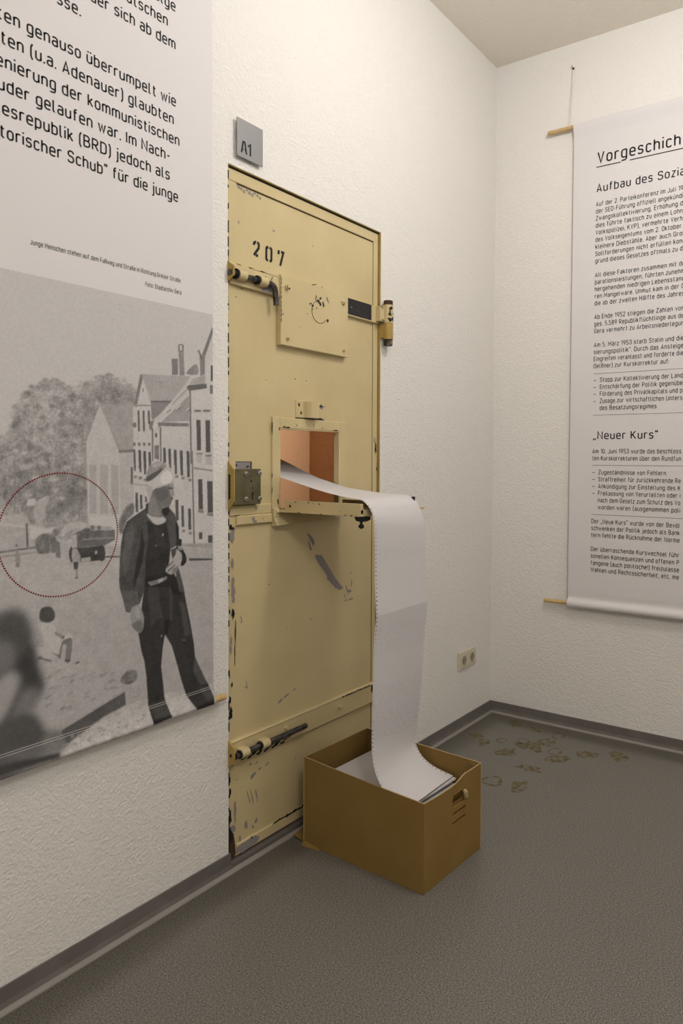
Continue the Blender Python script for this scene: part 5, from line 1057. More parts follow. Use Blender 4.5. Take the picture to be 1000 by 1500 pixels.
    (0.27,4,0.2,[(-20587,13763),(-20627,13716),(-20722,13692),(-20816,13704),(-20855,13746),(-20816,13793),(-20721,13817),(-20626,13805)]),
    (0.4,4,0.2,[(-22299,14007),(-22314,13954),(-22350,13930),(-22385,13948),(-22400,13999),(-22385,14052),(-22349,14077),(-22313,14058)]),
    (0.27,4,0.2,[(-22807,13505),(-22844,13479),(-22934,13464),(-23022,13469),(-23058,13491),(-23022,13517),(-22933,13532),(-22844,13527)]),
    (0.4,4,0.2,[(-22329,13748),(-22348,13723),(-22393,13710),(-22437,13717),(-22455,13740),(-22437,13765),(-22392,13778),(-22348,13771)]),
    (0.31,4,0.2,[(-23058,13678),(-23074,13641),(-23112,13624),(-23150,13636),(-23165,13671),(-23149,13707),(-23111,13724),(-23074,13712)]),
    (0.27,4,0.2,[(-20801,13938),(-20817,13897),(-20854,13878),(-20891,13892),(-20906,13930),(-20891,13971),(-20853,13991),(-20816,13977)]),
    (0.24,4,0.2,[(-22950,12766),(-22973,12707),(-23027,12683),(-23080,12706),(-23101,12763),(-23078,12821),(-23025,12846),(-22972,12823)]),
    (0.31,4,0.2,[(-22032,12187),(-22060,12135),(-22128,12114),(-22194,12136),(-22222,12189),(-22194,12241),(-22126,12262),(-22059,12240)]),
    (0.4,4,0.2,[(-21896,11782),(-21928,11741),(-22004,11726),(-22078,11746),(-22109,11788),(-22078,11829),(-22003,11844),(-21927,11825)]),
    (0.44,4,0.2,[(-21878,12885),(-21907,12845),(-21974,12828),(-22040,12842),(-22068,12880),(-22040,12919),(-21973,12937),(-21906,12923)]),
    (0.27,4,0.2,[(-22552,11788),(-22575,11734),(-22628,11713),(-22681,11737),(-22702,11793),(-22680,11847),(-22627,11868),(-22574,11844)]),
    (0.24,4,0.2,[(-22979,12448),(-23003,12393),(-23060,12370),(-23117,12393),(-23140,12447),(-23116,12502),(-23059,12525),(-23002,12503)]),
    (0.24,4,0.2,[(-22967,13939),(-23002,13877),(-23085,13847),(-23167,13865),(-23200,13920),(-23165,13982),(-23083,14013),(-23001,13995)]),
    (0.44,4,0.2,[(-21192,13867),(-21226,13827),(-21308,13806),(-21388,13816),(-21421,13850),(-21388,13890),(-21307,13911),(-21226,13902)]),
    (0.4,4,0.2,[(-21719,13491),(-21749,13451),(-21821,13431),(-21893,13443),(-21922,13480),(-21892,13520),(-21820,13540),(-21749,13528)]),
    (0.44,4,0.2,[(-22449,13088),(-22485,13036),(-22570,13012),(-22655,13030),(-22689,13079),(-22654,13131),(-22569,13155),(-22484,13137)]),
    (0.31,4,0.2,[(-22436,12224),(-22458,12164),(-22510,12139),(-22561,12165),(-22582,12225),(-22560,12285),(-22508,12310),(-22457,12285)]),
    (0.44,4,0.2,[(-22626,13686),(-22645,13625),(-22692,13597),(-22737,13619),(-22756,13678),(-22736,13739),(-22690,13767),(-22644,13745)]),
    (0.27,4,0.2,[(-22160,13340),(-22189,13294),(-22256,13273),(-22322,13288),(-22349,13331),(-22321,13375),(-22254,13397),(-22188,13382)]),
    (0.44,4,0.2,[(-21948,12885),(-21964,12845),(-22001,12827),(-22037,12843),(-22052,12882),(-22037,12922),(-22000,12940),(-21963,12924)]),
    (0.31,4,0.2,[(-21891,12435),(-21907,12377),(-21945,12354),(-21982,12377),(-21997,12434),(-21981,12491),(-21944,12515),(-21906,12492)]),
    (0.31,4,0.2,[(-22312,11459),(-22341,11435),(-22409,11428),(-22477,11442),(-22505,11468),(-22477,11492),(-22409,11500),(-22340,11486)]),
    (0.4,4,0.2,[(-21968,13745),(-22004,13705),(-22089,13684),(-22173,13694),(-22208,13729),(-22173,13768),(-22088,13790),(-22003,13780)]),
    (0.4,4,0.2,[(-22532,12705),(-22558,12647),(-22620,12622),(-22681,12645),(-22706,12702),(-22680,12759),(-22619,12784),(-22557,12762)]),
    (0.4,4,0.2,[(-21481,13814),(-21500,13780),(-21546,13764),(-21591,13774),(-21610,13806),(-21591,13839),(-21545,13856),(-21499,13846)]),
    (0.27,4,0.2,[(-22301,12422),(-22341,12391),(-22436,12378),(-22530,12391),(-22568,12421),(-22529,12452),(-22435,12466),(-22340,12453)]),
    (0.24,4,0.2,[(-22151,13524),(-22181,13464),(-22253,13436),(-22323,13456),(-22352,13513),(-22322,13573),(-22251,13602),(-22180,13582)]),
    (0.27,4,0.2,[(-21897,12095),(-21925,12045),(-21991,12025),(-22057,12047),(-22083,12097),(-22056,12147),(-21990,12167),(-21924,12146)]),
    (0.4,4,0.2,[(-23028,11748),(-23046,11721),(-23091,11711),(-23135,11724),(-23154,11752),(-23135,11779),(-23090,11789),(-23046,11776)]),
    (0.24,4,0.2,[(-22479,12583),(-22516,12536),(-22605,12517),(-22693,12535),(-22729,12580),(-22692,12626),(-22604,12646),(-22515,12628)]),
    (0.31,4,0.2,[(-23081,13895),(-23104,13852),(-23159,13832),(-23213,13844),(-23235,13882),(-23212,13924),(-23158,13945),(-23104,13933)]),
    (0.4,4,0.2,[(-22927,13463),(-22957,13403),(-23026,13376),(-23094,13396),(-23122,13452),(-23093,13511),(-23024,13538),(-22956,13519)]),
    (0.24,4,0.2,[(-22571,13268),(-22586,13211),(-22622,13187),(-22657,13208),(-22671,13263),(-22656,13320),(-22620,13345),(-22585,13323)]),
    (0.4,4,0.2,[(-23027,12305),(-23064,12274),(-23152,12262),(-23239,12275),(-23275,12306),(-23238,12336),(-23151,12349),(-23063,12336)]),
    (0.24,4,0.2,[(-22515,12334),(-22530,12291),(-22565,12274),(-22600,12291),(-22614,12334),(-22599,12377),(-22564,12394),(-22529,12377)]),
    (0.27,4,0.2,[(-22721,11870),(-22741,11830),(-22787,11814),(-22834,11832),(-22852,11873),(-22833,11913),(-22786,11928),(-22740,11911)]),
    (0.44,4,0.2,[(-22607,11470),(-22627,11427),(-22674,11410),(-22720,11431),(-22739,11476),(-22719,11520),(-22672,11537),(-22626,11516)]),
    (0.44,4,0.2,[(-22412,12491),(-22441,12444),(-22511,12425),(-22579,12444),(-22607,12490),(-22578,12537),(-22509,12557),(-22441,12538)]),
    (0.44,4,0.2,[(-22351,12019),(-22390,11968),(-22483,11948),(-22574,11971),(-22612,12023),(-22573,12074),(-22481,12093),(-22389,12071)]),
    (0.4,4,0.2,[(-22734,13841),(-22772,13792),(-22861,13766),(-22949,13779),(-22984,13822),(-22948,13871),(-22859,13896),(-22771,13884)]),
    (0.27,4,0.2,[(-21975,11785),(-22014,11726),(-22108,11704),(-22200,11732),(-22238,11793),(-22199,11851),(-22106,11874),(-22013,11847)]),
    (0.4,4,0.2,[(-22972,11661),(-23008,11628),(-23095,11617),(-23180,11634),(-23214,11670),(-23179,11702),(-23094,11713),(-23008,11696)]),
    (0.24,4,0.2,[(-22702,11738),(-22722,11702),(-22769,11688),(-22816,11705),(-22835,11742),(-22815,11778),(-22768,11792),(-22721,11775)]),
    (0.31,4,0.2,[(-22746,13265),(-22767,13215),(-22815,13193),(-22863,13211),(-22883,13259),(-22862,13308),(-22814,13331),(-22766,13313)]),
    (0.27,4,0.2,[(-22431,13731),(-22453,13700),(-22506,13684),(-22558,13693),(-22579,13720),(-22558,13751),(-22505,13767),(-22452,13759)]),
    (0.27,4,0.2,[(-22898,12755),(-22917,12707),(-22961,12687),(-23005,12706),(-23023,12753),(-23004,12800),(-22960,12821),(-22916,12802)]),
    (0.44,4,0.2,[(-21676,13608),(-21703,13562),(-21767,13539),(-21830,13554),(-21855,13598),(-21829,13644),(-21766,13667),(-21702,13652)]),
    (0.4,4,0.2,[(-21721,12388),(-21747,12361),(-21809,12350),(-21871,12361),(-21896,12388),(-21871,12414),(-21809,12426),(-21747,12415)]),
    (0.24,4,0.2,[(-21871,12845),(-21903,12810),(-21979,12795),(-22055,12807),(-22086,12840),(-22054,12875),(-21978,12891),(-21902,12879)]),
    (0.4,4,0.2,[(-22755,11900),(-22778,11840),(-22833,11817),(-22886,11843),(-22908,11904),(-22885,11963),(-22831,11987),(-22777,11961)]),
    (0.4,4,0.2,[(-22039,13579),(-22063,13525),(-22121,13501),(-22178,13519),(-22201,13569),(-22177,13622),(-22120,13647),(-22062,13629)]),
    (0.44,4,0.2,[(-21775,13785),(-21794,13748),(-21839,13731),(-21883,13742),(-21901,13776),(-21882,13813),(-21838,13831),(-21794,13819)]),
    (0.4,4,0.2,[(-21620,13676),(-21646,13649),(-21709,13635),(-21771,13641),(-21796,13665),(-21770,13692),(-21708,13706),(-21646,13700)]),
    (0.44,4,0.2,[(-22445,12370),(-22461,12317),(-22500,12296),(-22537,12318),(-22553,12370),(-22536,12421),(-22498,12443),(-22460,12422)]),
    (0.31,4,0.2,[(-21825,13260),(-21857,13196),(-21930,13167),(-22003,13190),(-22033,13251),(-22002,13314),(-21929,13343),(-21855,13321)]),
    (0.44,4,0.2,[(-22515,13984),(-22550,13945),(-22632,13923),(-22714,13932),(-22747,13965),(-22713,14003),(-22631,14025),(-22549,14017)]),
    (0.27,4,0.2,[(-22065,12549),(-22087,12518),(-22142,12505),(-22195,12517),(-22217,12548),(-22195,12578),(-22141,12592),(-22087,12580)]),
    (0.4,4,0.2,[(-22488,13595),(-22506,13556),(-22550,13538),(-22593,13551),(-22610,13587),(-22592,13626),(-22549,13645),(-22506,13632)]),
    (0.44,4,0.2,[(-22810,12948),(-22833,12897),(-22888,12875),(-22943,12894),(-22965,12943),(-22942,12993),(-22887,13015),(-22832,12997)]),
    (0.27,4,0.2,[(-21684,12189),(-21714,12158),(-21786,12146),(-21858,12160),(-21887,12190),(-21857,12220),(-21786,12232),(-21713,12219)]),
    (0.4,4,0.2,[(-23008,12615),(-23045,12573),(-23132,12555),(-23219,12571),(-23254,12612),(-23218,12653),(-23131,12672),(-23044,12656)]),
    (0.31,4,0.2,[(-22237,13862),(-22271,13827),(-22352,13808),(-22432,13816),(-22465,13845),(-22432,13879),(-22351,13898),(-22270,13891)]),
    (0.24,4,0.2,[(-22626,13459),(-22653,13418),(-22717,13399),(-22780,13411),(-22805,13449),(-22779,13489),(-22716,13509),(-22652,13496)]),
    (0.27,4,0.2,[(-22661,11523),(-22682,11472),(-22732,11452),(-22780,11476),(-22800,11529),(-22779,11581),(-22730,11600),(-22681,11577)]),
    (0.31,4,0.2,[(-22638,13338),(-22673,13280),(-22754,13253),(-22834,13272),(-22867,13327),(-22833,13385),(-22753,13413),(-22672,13394)]),
    (0.24,4,0.2,[(-23079,12195),(-23098,12156),(-23142,12141),(-23186,12157),(-23204,12196),(-23185,12235),(-23141,12251),(-23097,12235)]),
    (0.4,4,0.2,[(-21240,13663),(-21264,13617),(-21320,13595),(-21376,13610),(-21399,13654),(-21376,13700),(-21319,13722),(-21263,13707)]),
    (0.4,4,0.2,[(-22342,11752),(-22370,11703),(-22438,11685),(-22505,11708),(-22533,11758),(-22504,11806),(-22437,11825),(-22370,11803)]),
    (0.31,4,0.2,[(-22211,11923),(-22234,11889),(-22287,11876),(-22340,11892),(-22362,11926),(-22340,11959),(-22286,11972),(-22233,11957)]),
    (0.24,4,0.2,[(-20827,13721),(-20848,13668),(-20899,13644),(-20949,13662),(-20970,13712),(-20949,13764),(-20898,13789),(-20848,13771)]),
    (0.44,4,0.2,[(-22744,12052),(-22778,12022),(-22858,12011),(-22937,12025),(-22970,12056),(-22937,12086),(-22857,12097),(-22777,12083)]),
    (0.44,4,0.2,[(-22620,12386),(-22654,12328),(-22737,12305),(-22818,12329),(-22852,12386),(-22817,12443),(-22735,12467),(-22653,12444)]),
    (0.55,2,0,[(-23092,11578),(-22923,11572),(-22925,11412),(-23094,11420)]),
    (0.5,2,0.1,[(-22924,11492),(-22598,11640),(-22627,11479),(-22872,11383)]),
    (0.5,2,0,[(-23404,12703),(-23277,12705),(-23278,12627),(-23405,12625)]),
    (0.26,1,0,[(-23382,12445),(-23351,12445),(-23364,11251),(-23394,11253)]),
    (0.54,1.5,0.03,[(-21293,13828),(-21655,12903),(-21634,11067),(-20751,11071),(-20792,12692)]),
    (0.43,1,0.03,[(-21581,12363),(-21398,12328),(-21401,11150),(-21585,11138)]),
    (0.43,1,0.03,[(-21304,12363),(-21084,12328),(-21087,11132),(-21307,11121)]),
    (0.43,1,0.03,[(-21001,12363),(-20794,12328),(-20796,11115),(-21004,11104)]),
    (0.38,1.5,0.06,[(-21293,13850),(-20284,13886),(-20345,12728),(-20779,12680)]),
    (0.48,1.5,0.04,[(-20779,12680),(-20346,12668),(-20354,11289),(-20737,11130)]),
    (0.22,1,0.05,[(-20779,12715),(-20345,12752),(-20346,12674),(-20779,12651)]),
    (0.13,1,0,[(-20443,12279),(-20389,12279),(-20392,11860),(-20446,11861)]),
    (0.575,1,0.03,[(-20372,13832),(-19796,13931),(-19472,13644),(-18478,13505),(-18449,10379),(-18962,10101),(-19489,10151),(-19917,11175),(-20335,11167)]),
    (0.575,1,0.02,[(-20110,14646),(-20284,13891),(-19840,13909)]),
    (0.22,1,0.04,[(-20152,14691),(-20052,14702),(-20242,13918),(-20332,13900)]),
    (0.28,0.8,0,[(-20046,14293),(-20049,14265),(-20055,14243),(-20064,14231),(-20075,14230),(-20084,14241),(-20090,14262),(-20092,14289),(-20090,14316),(-20083,14338),(-20074,14351),(-20064,14352),(-20055,14340),(-20048,14319)]),
    (0.42,1.2,0.05,[(-20110,14708),(-18572,14803),(-19131,14074),(-19839,14009)]),
    (0.37,0.7,0,[(-20009,14694),(-19992,14696),(-19810,14037),(-19828,14035)]),
    (0.37,0.7,0,[(-19906,14701),(-19888,14703),(-19751,14041),(-19769,14040)]),
    (0.37,0.7,0,[(-19801,14708),(-19783,14710),(-19692,14045),(-19710,14044)]),
    (0.37,0.7,0,[(-19695,14715),(-19677,14717),(-19633,14050),(-19651,14048)]),
    (0.37,0.7,0,[(-19588,14722),(-19570,14724),(-19573,14054),(-19591,14053)]),
    (0.37,0.7,0,[(-19480,14730),(-19462,14732),(-19513,14059),(-19531,14057)]),
    (0.37,0.7,0,[(-19371,14737),(-19353,14739),(-19453,14063),(-19471,14062)]),
    (0.37,0.7,0,[(-19261,14745),(-19242,14746),(-19392,14068),(-19411,14066)]),
    (0.37,0.7,0,[(-19150,14752),(-19131,14754),(-19331,14072),(-19350,14071)]),
    (0.37,0.7,0,[(-19038,14760),(-19019,14762),(-19270,14077),(-19289,14075)]),
    (0.37,0.7,0,[(-18925,14767),(-18906,14769),(-19209,14081),(-19227,14080)]),
    (0.37,0.7,0,[(-18810,14775),(-18791,14777),(-19147,14086),(-19165,14084)]),
    (0.37,0.7,0,[(-18695,14783),(-18676,14785),(-19084,14090),(-19103,14089)]),
    (0.37,0.7,0,[(-18578,14791),(-18559,14793),(-19022,14095),(-19041,14094)]),
    (0.3,1,0.05,[(-19615,14583),(-19451,14548),(-19496,14518),(-19601,14546)]),
    (0.27,1,0.06,[(-19839,14034),(-19116,14088),(-19240,13911),(-19754,13549),(-19813,13546)]),
    (0.16,0.8,0.05,[(-19839,14034),(-19116,14088),(-19122,14049),(-19840,13992)]),
    (0.56,1,0.02,[(-18606,14456),(-18523,14782),(-18702,14553),(-19725,13525),(-19606,13506),(-18574,14300)]),
    (0.42,1,0.02,[(-19116,14075),(-18703,14448),(-18638,14414),(-19209,13913)]),
    (0.36,1,0.06,[(-19516,13485),(-18606,14271),(-18577,13531)]),
    (0.6,0.7,0,[(-19054,13864),(-18896,13994),(-18880,13959),(-19032,13839)]),
    (0.15,0.6,0,[(-19026,13840),(-18881,13948),(-18874,13923),(-19014,13820)]),
    (0.6,0.7,0,[(-19379,13779),(-19225,13907),(-19210,13872),(-19357,13755)]),
    (0.15,0.6,0,[(-19351,13755),(-19210,13862),(-19204,13836),(-19339,13735)]),
    (0.6,0.7,0,[(-18705,13860),(-18542,13992),(-18526,13956),(-18682,13835)]),
    (0.15,0.6,0,[(-18676,13835),(-18526,13946),(-18520,13920),(-18663,13815)]),
    (0.6,0.8,0,[(-19425,13502),(-18593,13562),(-18593,13517),(-19426,13451)]),
    (0.22,0.8,0.08,[(-19621,13480),(-19410,13490),(-18609,13503),(-18610,13410),(-19517,13383),(-19607,13354)]),
    (0.2,0.8,0.05,[(-20385,13418),(-20273,13448),(-20274,13312),(-20372,13320)]),
    (0.3,0.8,0.05,[(-20298,13902),(-19811,13929),(-19811,13893),(-20298,13860)]),
    (0.22,1,0.1,[(-19901,13466),(-19724,13551),(-19814,13256),(-19887,13291)]),
    (0.13,0.8,0.03,[(-20237,13758),(-20180,13762),(-20167,13218),(-20223,13215)]),
    (0.13,0.8,0.03,[(-20086,13768),(-20029,13771),(-20015,13223),(-20072,13221)]),
    (0.13,0.8,0.03,[(-19934,13777),(-19870,13781),(-19854,13418),(-19918,13415)]),
    (0.13,0.8,0.03,[(-20361,12755),(-20311,12756),(-20297,12249),(-20347,12249)]),
    (0.13,0.8,0.03,[(-20221,12733),(-20152,12734),(-20138,12248),(-20206,12249)]),
    (0.13,0.8,0.03,[(-20073,12710),(-19992,12711),(-19977,12248),(-20058,12248)]),
    (0.13,0.8,0.03,[(-19920,12687),(-19847,12688),(-19831,12247),(-19905,12247)]),
    (0.2,0.8,0.1,[(-20377,12927),(-20293,12917),(-20305,12842),(-20366,12829)]),
    (0.2,0.8,0.1,[(-20231,12930),(-20146,12920),(-20157,12845),(-20220,12832)]),
    (0.2,0.8,0.1,[(-20083,12934),(-19997,12924),(-20008,12849),(-20072,12835)]),
    (0.2,0.8,0.1,[(-19930,12938),(-19842,12928),(-19855,12852),(-19919,12838)]),
    (0.2,0.8,0.03,[(-19814,13319),(-19761,13322),(-19760,12437),(-19807,12436)]),
    (0.2,0.8,0.03,[(-19562,13355),(-19511,13358),(-19506,12437),(-19557,12437)]),
    (0.12,0.8,0,[(-19641,13136),(-19644,13109),(-19654,13086),(-19669,13073),(-19685,13073),(-19699,13085),(-19708,13106),(-19712,13134),(-19708,13161),(-19698,13184),(-19684,13197),(-19668,13197),(-19654,13185),(-19644,13164)]),
    (0.2,1.2,0.15,[(-19728,12867),(-19585,12871),(-19596,12488),(-19730,12513)]),
    (0.11,0.8,0.03,[(-19459,12809),(-19380,12811),(-19370,12399),(-19449,12386)]),
    (0.11,0.8,0.03,[(-19295,12787),(-19214,12788),(-19204,12374),(-19284,12361)]),
    (0.11,0.8,0.03,[(-19118,12764),(-19037,12766),(-19026,12348),(-19108,12335)]),
    (0.11,0.8,0.03,[(-18920,12741),(-18838,12743),(-18827,12321),(-18909,12308)]),
    (0.11,0.8,0.03,[(-18696,12732),(-18612,12733),(-18601,12308),(-18685,12294)]),
    (0.11,0.8,0.05,[(-20195,12719),(-20136,12720),(-20127,12150),(-20185,12151)]),
    (0.11,0.8,0.05,[(-20055,12692),(-19995,12693),(-19986,12092),(-20045,12092)]),
    (0.11,0.8,0.05,[(-20349,12716),(-20304,12717),(-20295,12180),(-20340,12180)]),
    (0.11,0.8,0.05,[(-19909,12666),(-19843,12667),(-19831,12379),(-19898,12378)]),
    (0.11,0.8,0.05,[(-19433,12731),(-19378,12732),(-19365,12423),(-19421,12423)]),
    (0.11,0.8,0.05,[(-19273,12734),(-19209,12735),(-19198,12186),(-19261,12187)]),
    (0.11,0.8,0.05,[(-19096,12737),(-19024,12738),(-19012,12095),(-19084,12096)]),
    (0.11,0.8,0.05,[(-18909,12740),(-18821,12741),(-18809,12054),(-18897,12055)]),
    (0.11,0.8,0.05,[(-18685,12683),(-18589,12684),(-18577,11999),(-18673,12000)]),
    (0.11,0.8,0.05,[(-20314,11629),(-20237,11626),(-20227,11114),(-20305,11118)]),
    (0.11,0.8,0.05,[(-20182,11567),(-20110,11565),(-20099,11192),(-20171,11196)]),
    (0.11,0.8,0.05,[(-20032,11519),(-19966,11517),(-19953,11358),(-20019,11361)]),
    (0.11,0.8,0.05,[(-19073,11394),(-18972,11389),(-18960,10817),(-19061,10824)]),
    (0.11,0.8,0.05,[(-18878,11220),(-18791,11215),(-18778,10623),(-18866,10630)]),
    (0.11,0.8,0.05,[(-18647,11132),(-18550,11127),(-18537,10529),(-18634,10536)]),
    (0.25,1,0.1,[(-20350,12073),(-20260,12072),(-20261,11998),(-20351,12000)]),
    (0.25,1,0.1,[(-20205,12043),(-20114,12042),(-20115,11968),(-20206,11969)]),
    (0.25,1,0.1,[(-20059,11984),(-19966,11982),(-19967,11908),(-20059,11909)]),
    (0.25,1,0.1,[(-19070,12063),(-18969,12062),(-18970,11984),(-19070,11985)]),
    (0.25,1,0.1,[(-18864,12024),(-18762,12023),(-18762,11944),(-18865,11946)]),
    (0.25,1,0.1,[(-18633,11966),(-18528,11965),(-18528,11885),(-18633,11887)]),
    (0.25,1,0.1,[(-18852,10559),(-18749,10551),(-18749,10472),(-18852,10480)]),
    (0.25,1,0.1,[(-18623,10480),(-18518,10472),(-18519,10392),(-18623,10401)]),
    (0.12,1,0.05,[(-20438,12294),(-20384,12279),(-20396,11843),(-20434,11858)]),
    (0.42,1,0.02,[(-20371,11870),(-19086,11753),(-19086,11708),(-20371,11828)]),
    (0.585,1,0.02,[(-18523,14310),(-18069,14478),(-17960,15048),(-17800,15562),(-17562,15827),(-17575,9764),(-18426,9853)]),
    (0.2,0.9,0.05,[(-17796,16272),(-17691,16289),(-18072,15340),(-18173,15408)]),
    (0.24,1,0.08,[(-18240,15427),(-18038,15479),(-18056,14910),(-18209,14841)]),
    (0.17,0.8,0.05,[(-18306,15565),(-18256,15585),(-18106,15336),(-18190,15353)]),
    (0.22,1,0.1,[(-19173,15219),(-18970,15244),(-18972,14802),(-19168,14781)]),
    (0.27,1,0.1,[(-18953,15492),(-18779,15516),(-18749,14812),(-18918,14794)]),
    (0.2,0.8,0.05,[(-18968,15607),(-18921,15653),(-18810,15663),(-18772,15621),(-18779,15463),(-18820,15484),(-18833,15587),(-18896,15591),(-18909,15472),(-18953,15440)]),
    (0.57,0.7,0,[(-18915,15614),(-18832,15626),(-18839,15494),(-18903,15486)]),
    (0.26,1,0.1,[(-18701,14869),(-18605,15001),(-18440,15136),(-18358,15169),(-18308,15138),(-18265,15013),(-18292,14886),(-18514,14845)]),
    (0.4,1,0.05,[(-18573,14592),(-18507,14730),(-18040,14898),(-18040,14641)]),
    (0.15,0.8,0.06,[(-18696,14496),(-18605,14562),(-17989,14660),(-17979,14525),(-18606,14398)]),
    (0.19,0.7,0.03,[(-18593,14418),(-18541,14422),(-18509,12364),(-18561,12363)]),
    (0.19,0.7,0.03,[(-18525,12746),(-18480,12747),(-18410,10010),(-18467,10016)]),
    (0.28,0.8,0.05,[(-18516,12294),(-17781,12198),(-17781,12154),(-18516,12242)]),
    (0.2,0.8,0.05,[(-18428,13886),(-18185,13901),(-18185,13842),(-18428,13827)]),
    (0.2,0.8,0.05,[(-18117,13911),(-17854,13927),(-17854,13862),(-18117,13846)]),
    (0.11,0.7,0.04,[(-18353,13609),(-18206,13617),(-18188,12753),(-18336,12751)]),
    (0.22,0.8,0.08,[(-18356,12683),(-18148,12686),(-18148,12640),(-18356,12638)]),
    (0.48,1,0.03,[(-18343,12630),(-18161,12632),(-18162,12402),(-18343,12401)]),
    (0.11,0.7,0.04,[(-18036,13617),(-17872,13626),(-17853,12704),(-18019,12702)]),
    (0.22,0.8,0.08,[(-18039,12633),(-17812,12636),(-17812,12589),(-18039,12587)]),
    (0.48,1,0.03,[(-18026,12579),(-17826,12581),(-17827,12347),(-18026,12347)]),
    (0.1,0.7,0,[(-17840,15192),(-17746,15202),(-17747,14751),(-17841,14742)]),
    (0.2,0.7,0,[(-17869,14630),(-17748,14641),(-17748,14381),(-17870,14385)]),
    (0.105,0.7,0.04,[(-18301,11942),(-18147,11940),(-18126,11075),(-18281,11083)]),
    (0.25,0.8,0.08,[(-18304,11084),(-18111,11058),(-18111,10965),(-18304,11007)]),
    (0.105,0.7,0.04,[(-17980,11881),(-17782,11877),(-17760,10960),(-17959,10972)]),
    (0.25,0.8,0.08,[(-17982,10973),(-17744,10944),(-17744,10849),(-17982,10895)]),
    (0.1,0.7,0,[(-18275,10438),(-18152,10428),(-18152,10228),(-18276,10239)]),
    (0.1,0.7,0,[(-17953,10327),(-17786,10313),(-17786,10092),(-17953,10107)]),
    (0.4,2,0.08,[(-18875,10176),(-17786,10076),(-17787,9918),(-18876,10086)]),
    (0.45,2,0.06,[(-18912,10059),(-17787,9918),(-17787,9664),(-18730,9767)]),
    (0.09,1,0.2,[(-18637,9741),(-17788,9639),(-17788,9594),(-18600,9660)]),
    (0.2,3,0.2,[(-20785,10936),(-20704,11109),(-20596,11260),(-20474,11349),(-20374,11362),(-20339,11237),(-20359,11079),(-20455,11003),(-20567,10922),(-20638,10745),(-20694,10596),(-20749,10589),(-20787,10659),(-20803,10781)]),
    (0.09,1,0.15,[(-21185,10075),(-20776,10031),(-20776,9995),(-21185,10034)]),
    (0.46,2,0.06,[(-24228,11240),(-23695,11208),(-23186,11265),(-23042,11050),(-23033,10457),(-23703,10436),(-24238,10435)]),
    (0.56,1,0,[(-24229,11157),(-23696,11079),(-22593,10853),(-22624,10810),(-23131,10923),(-23696,11036),(-24230,11102)]),
    (0.15,1,0.05,[(-23136,11026),(-23095,11024),(-23072,10475),(-23121,10480)]),
    (0.5,1,0,[(-23397,10841),(-23320,10850),(-23321,10747),(-23392,10748)]),
    (0.5,1,0,[(-23283,10855),(-23196,10854),(-23197,10752),(-23278,10753)]),
    (0.58,1.5,0.03,[(-23112,11437),(-23109,11478),(-23082,11524),(-23007,11561),(-22934,11577),(-22909,11548),(-22919,11502),(-22982,11455),(-23053,11420),(-23093,11418)]),
    (0.45,2.5,0.06,[(-22951,11340),(-22859,11471),(-22739,11569),(-22634,11619),(-22570,11608),(-22614,11497),(-22680,11356),(-22674,11242),(-22682,11146),(-22785,11060),(-22894,11040),(-22949,11170)]),
    (0.22,1,0.1,[(-24238,10449),(-23703,10450),(-22840,10483),(-22840,10438),(-23703,10402),(-24238,10407)]),
    (0.32,1,0.1,[(-24239,10338),(-23704,10336),(-22901,10354),(-22901,10330),(-23704,10307),(-24239,10296)]),
    (0.2,2.5,0.25,[(-22928,10625),(-22860,10714),(-22746,10759),(-22584,10763),(-22439,10704),(-22383,10519),(-22411,10335),(-22573,10289),(-22751,10294),(-22828,10286),(-22871,10321),(-22918,10467)]),
    (0.36,2,0.15,[(-22468,10905),(-22336,10962),(-22150,10990),(-21918,10998),(-21757,10948),(-21848,10759),(-22024,10577),(-22178,10543),(-22314,10571),(-22392,10625),(-22439,10704),(-22481,10807)]),
    (0.5,1.2,0.04,[(-22215,10917),(-22133,10959),(-22021,10966),(-21847,10964),(-21690,10943),(-21629,10896),(-21657,10846),(-21821,10822),(-22023,10794),(-22197,10709),(-22313,10663),(-22294,10779)]),
    (0.5,1,0.05,[(-21889,11098),(-21892,11071),(-21902,11049),(-21915,11038),(-21930,11039),(-21943,11052),(-21952,11074),(-21955,11102),(-21951,11128),(-21942,11150),(-21929,11161),(-21914,11160),(-21901,11147),(-21892,11125)]),
    (0.22,1.5,0.2,[(-22344,10758),(-22354,10721),(-22380,10693),(-22418,10680),(-22460,10684),(-22497,10703),(-22523,10735),(-22531,10772),(-22522,10809),(-22496,10836),(-22458,10850),(-22416,10847),(-22379,10827),(-22353,10796)]),
    (0.16,1.5,0.2,[(-21892,10737),(-21691,10817),(-21210,10733),(-20906,10709),(-20908,10447),(-21213,10328),(-21895,10361)]),
    (0.42,1.2,0.1,[(-21623,10875),(-20996,10798),(-20924,10704),(-21556,10743)]),
    (0.2,1.2,0.1,[(-21460,10806),(-21466,10779),(-21481,10758),(-21503,10747),(-21527,10749),(-21549,10763),(-21564,10786),(-21569,10814),(-21564,10841),(-21548,10862),(-21526,10873),(-21502,10871),(-21480,10857),(-21465,10834)]),
    (0.2,1.2,0.1,[(-21283,10787),(-21288,10762),(-21302,10743),(-21321,10733),(-21343,10735),(-21363,10747),(-21376,10768),(-21381,10794),(-21376,10818),(-21362,10838),(-21342,10847),(-21321,10846),(-21301,10833),(-21288,10812)]),
    (0.28,0.8,0.1,[(-21760,10554),(-20926,10530),(-20926,10498),(-21761,10516)]),
    (0.16,1.5,0.1,[(-22024,10670),(-21892,10737),(-21895,10330),(-22026,10359)]),
    (0.45,1.2,0.05,[(-22040,10656),(-21925,10678),(-21912,10347),(-22026,10359)]),
    (0.075,1.2,0.15,[(-22026,10359),(-21213,10328),(-21197,10018),(-21355,9987),(-21459,9983),(-21832,9993),(-21896,10283)]),
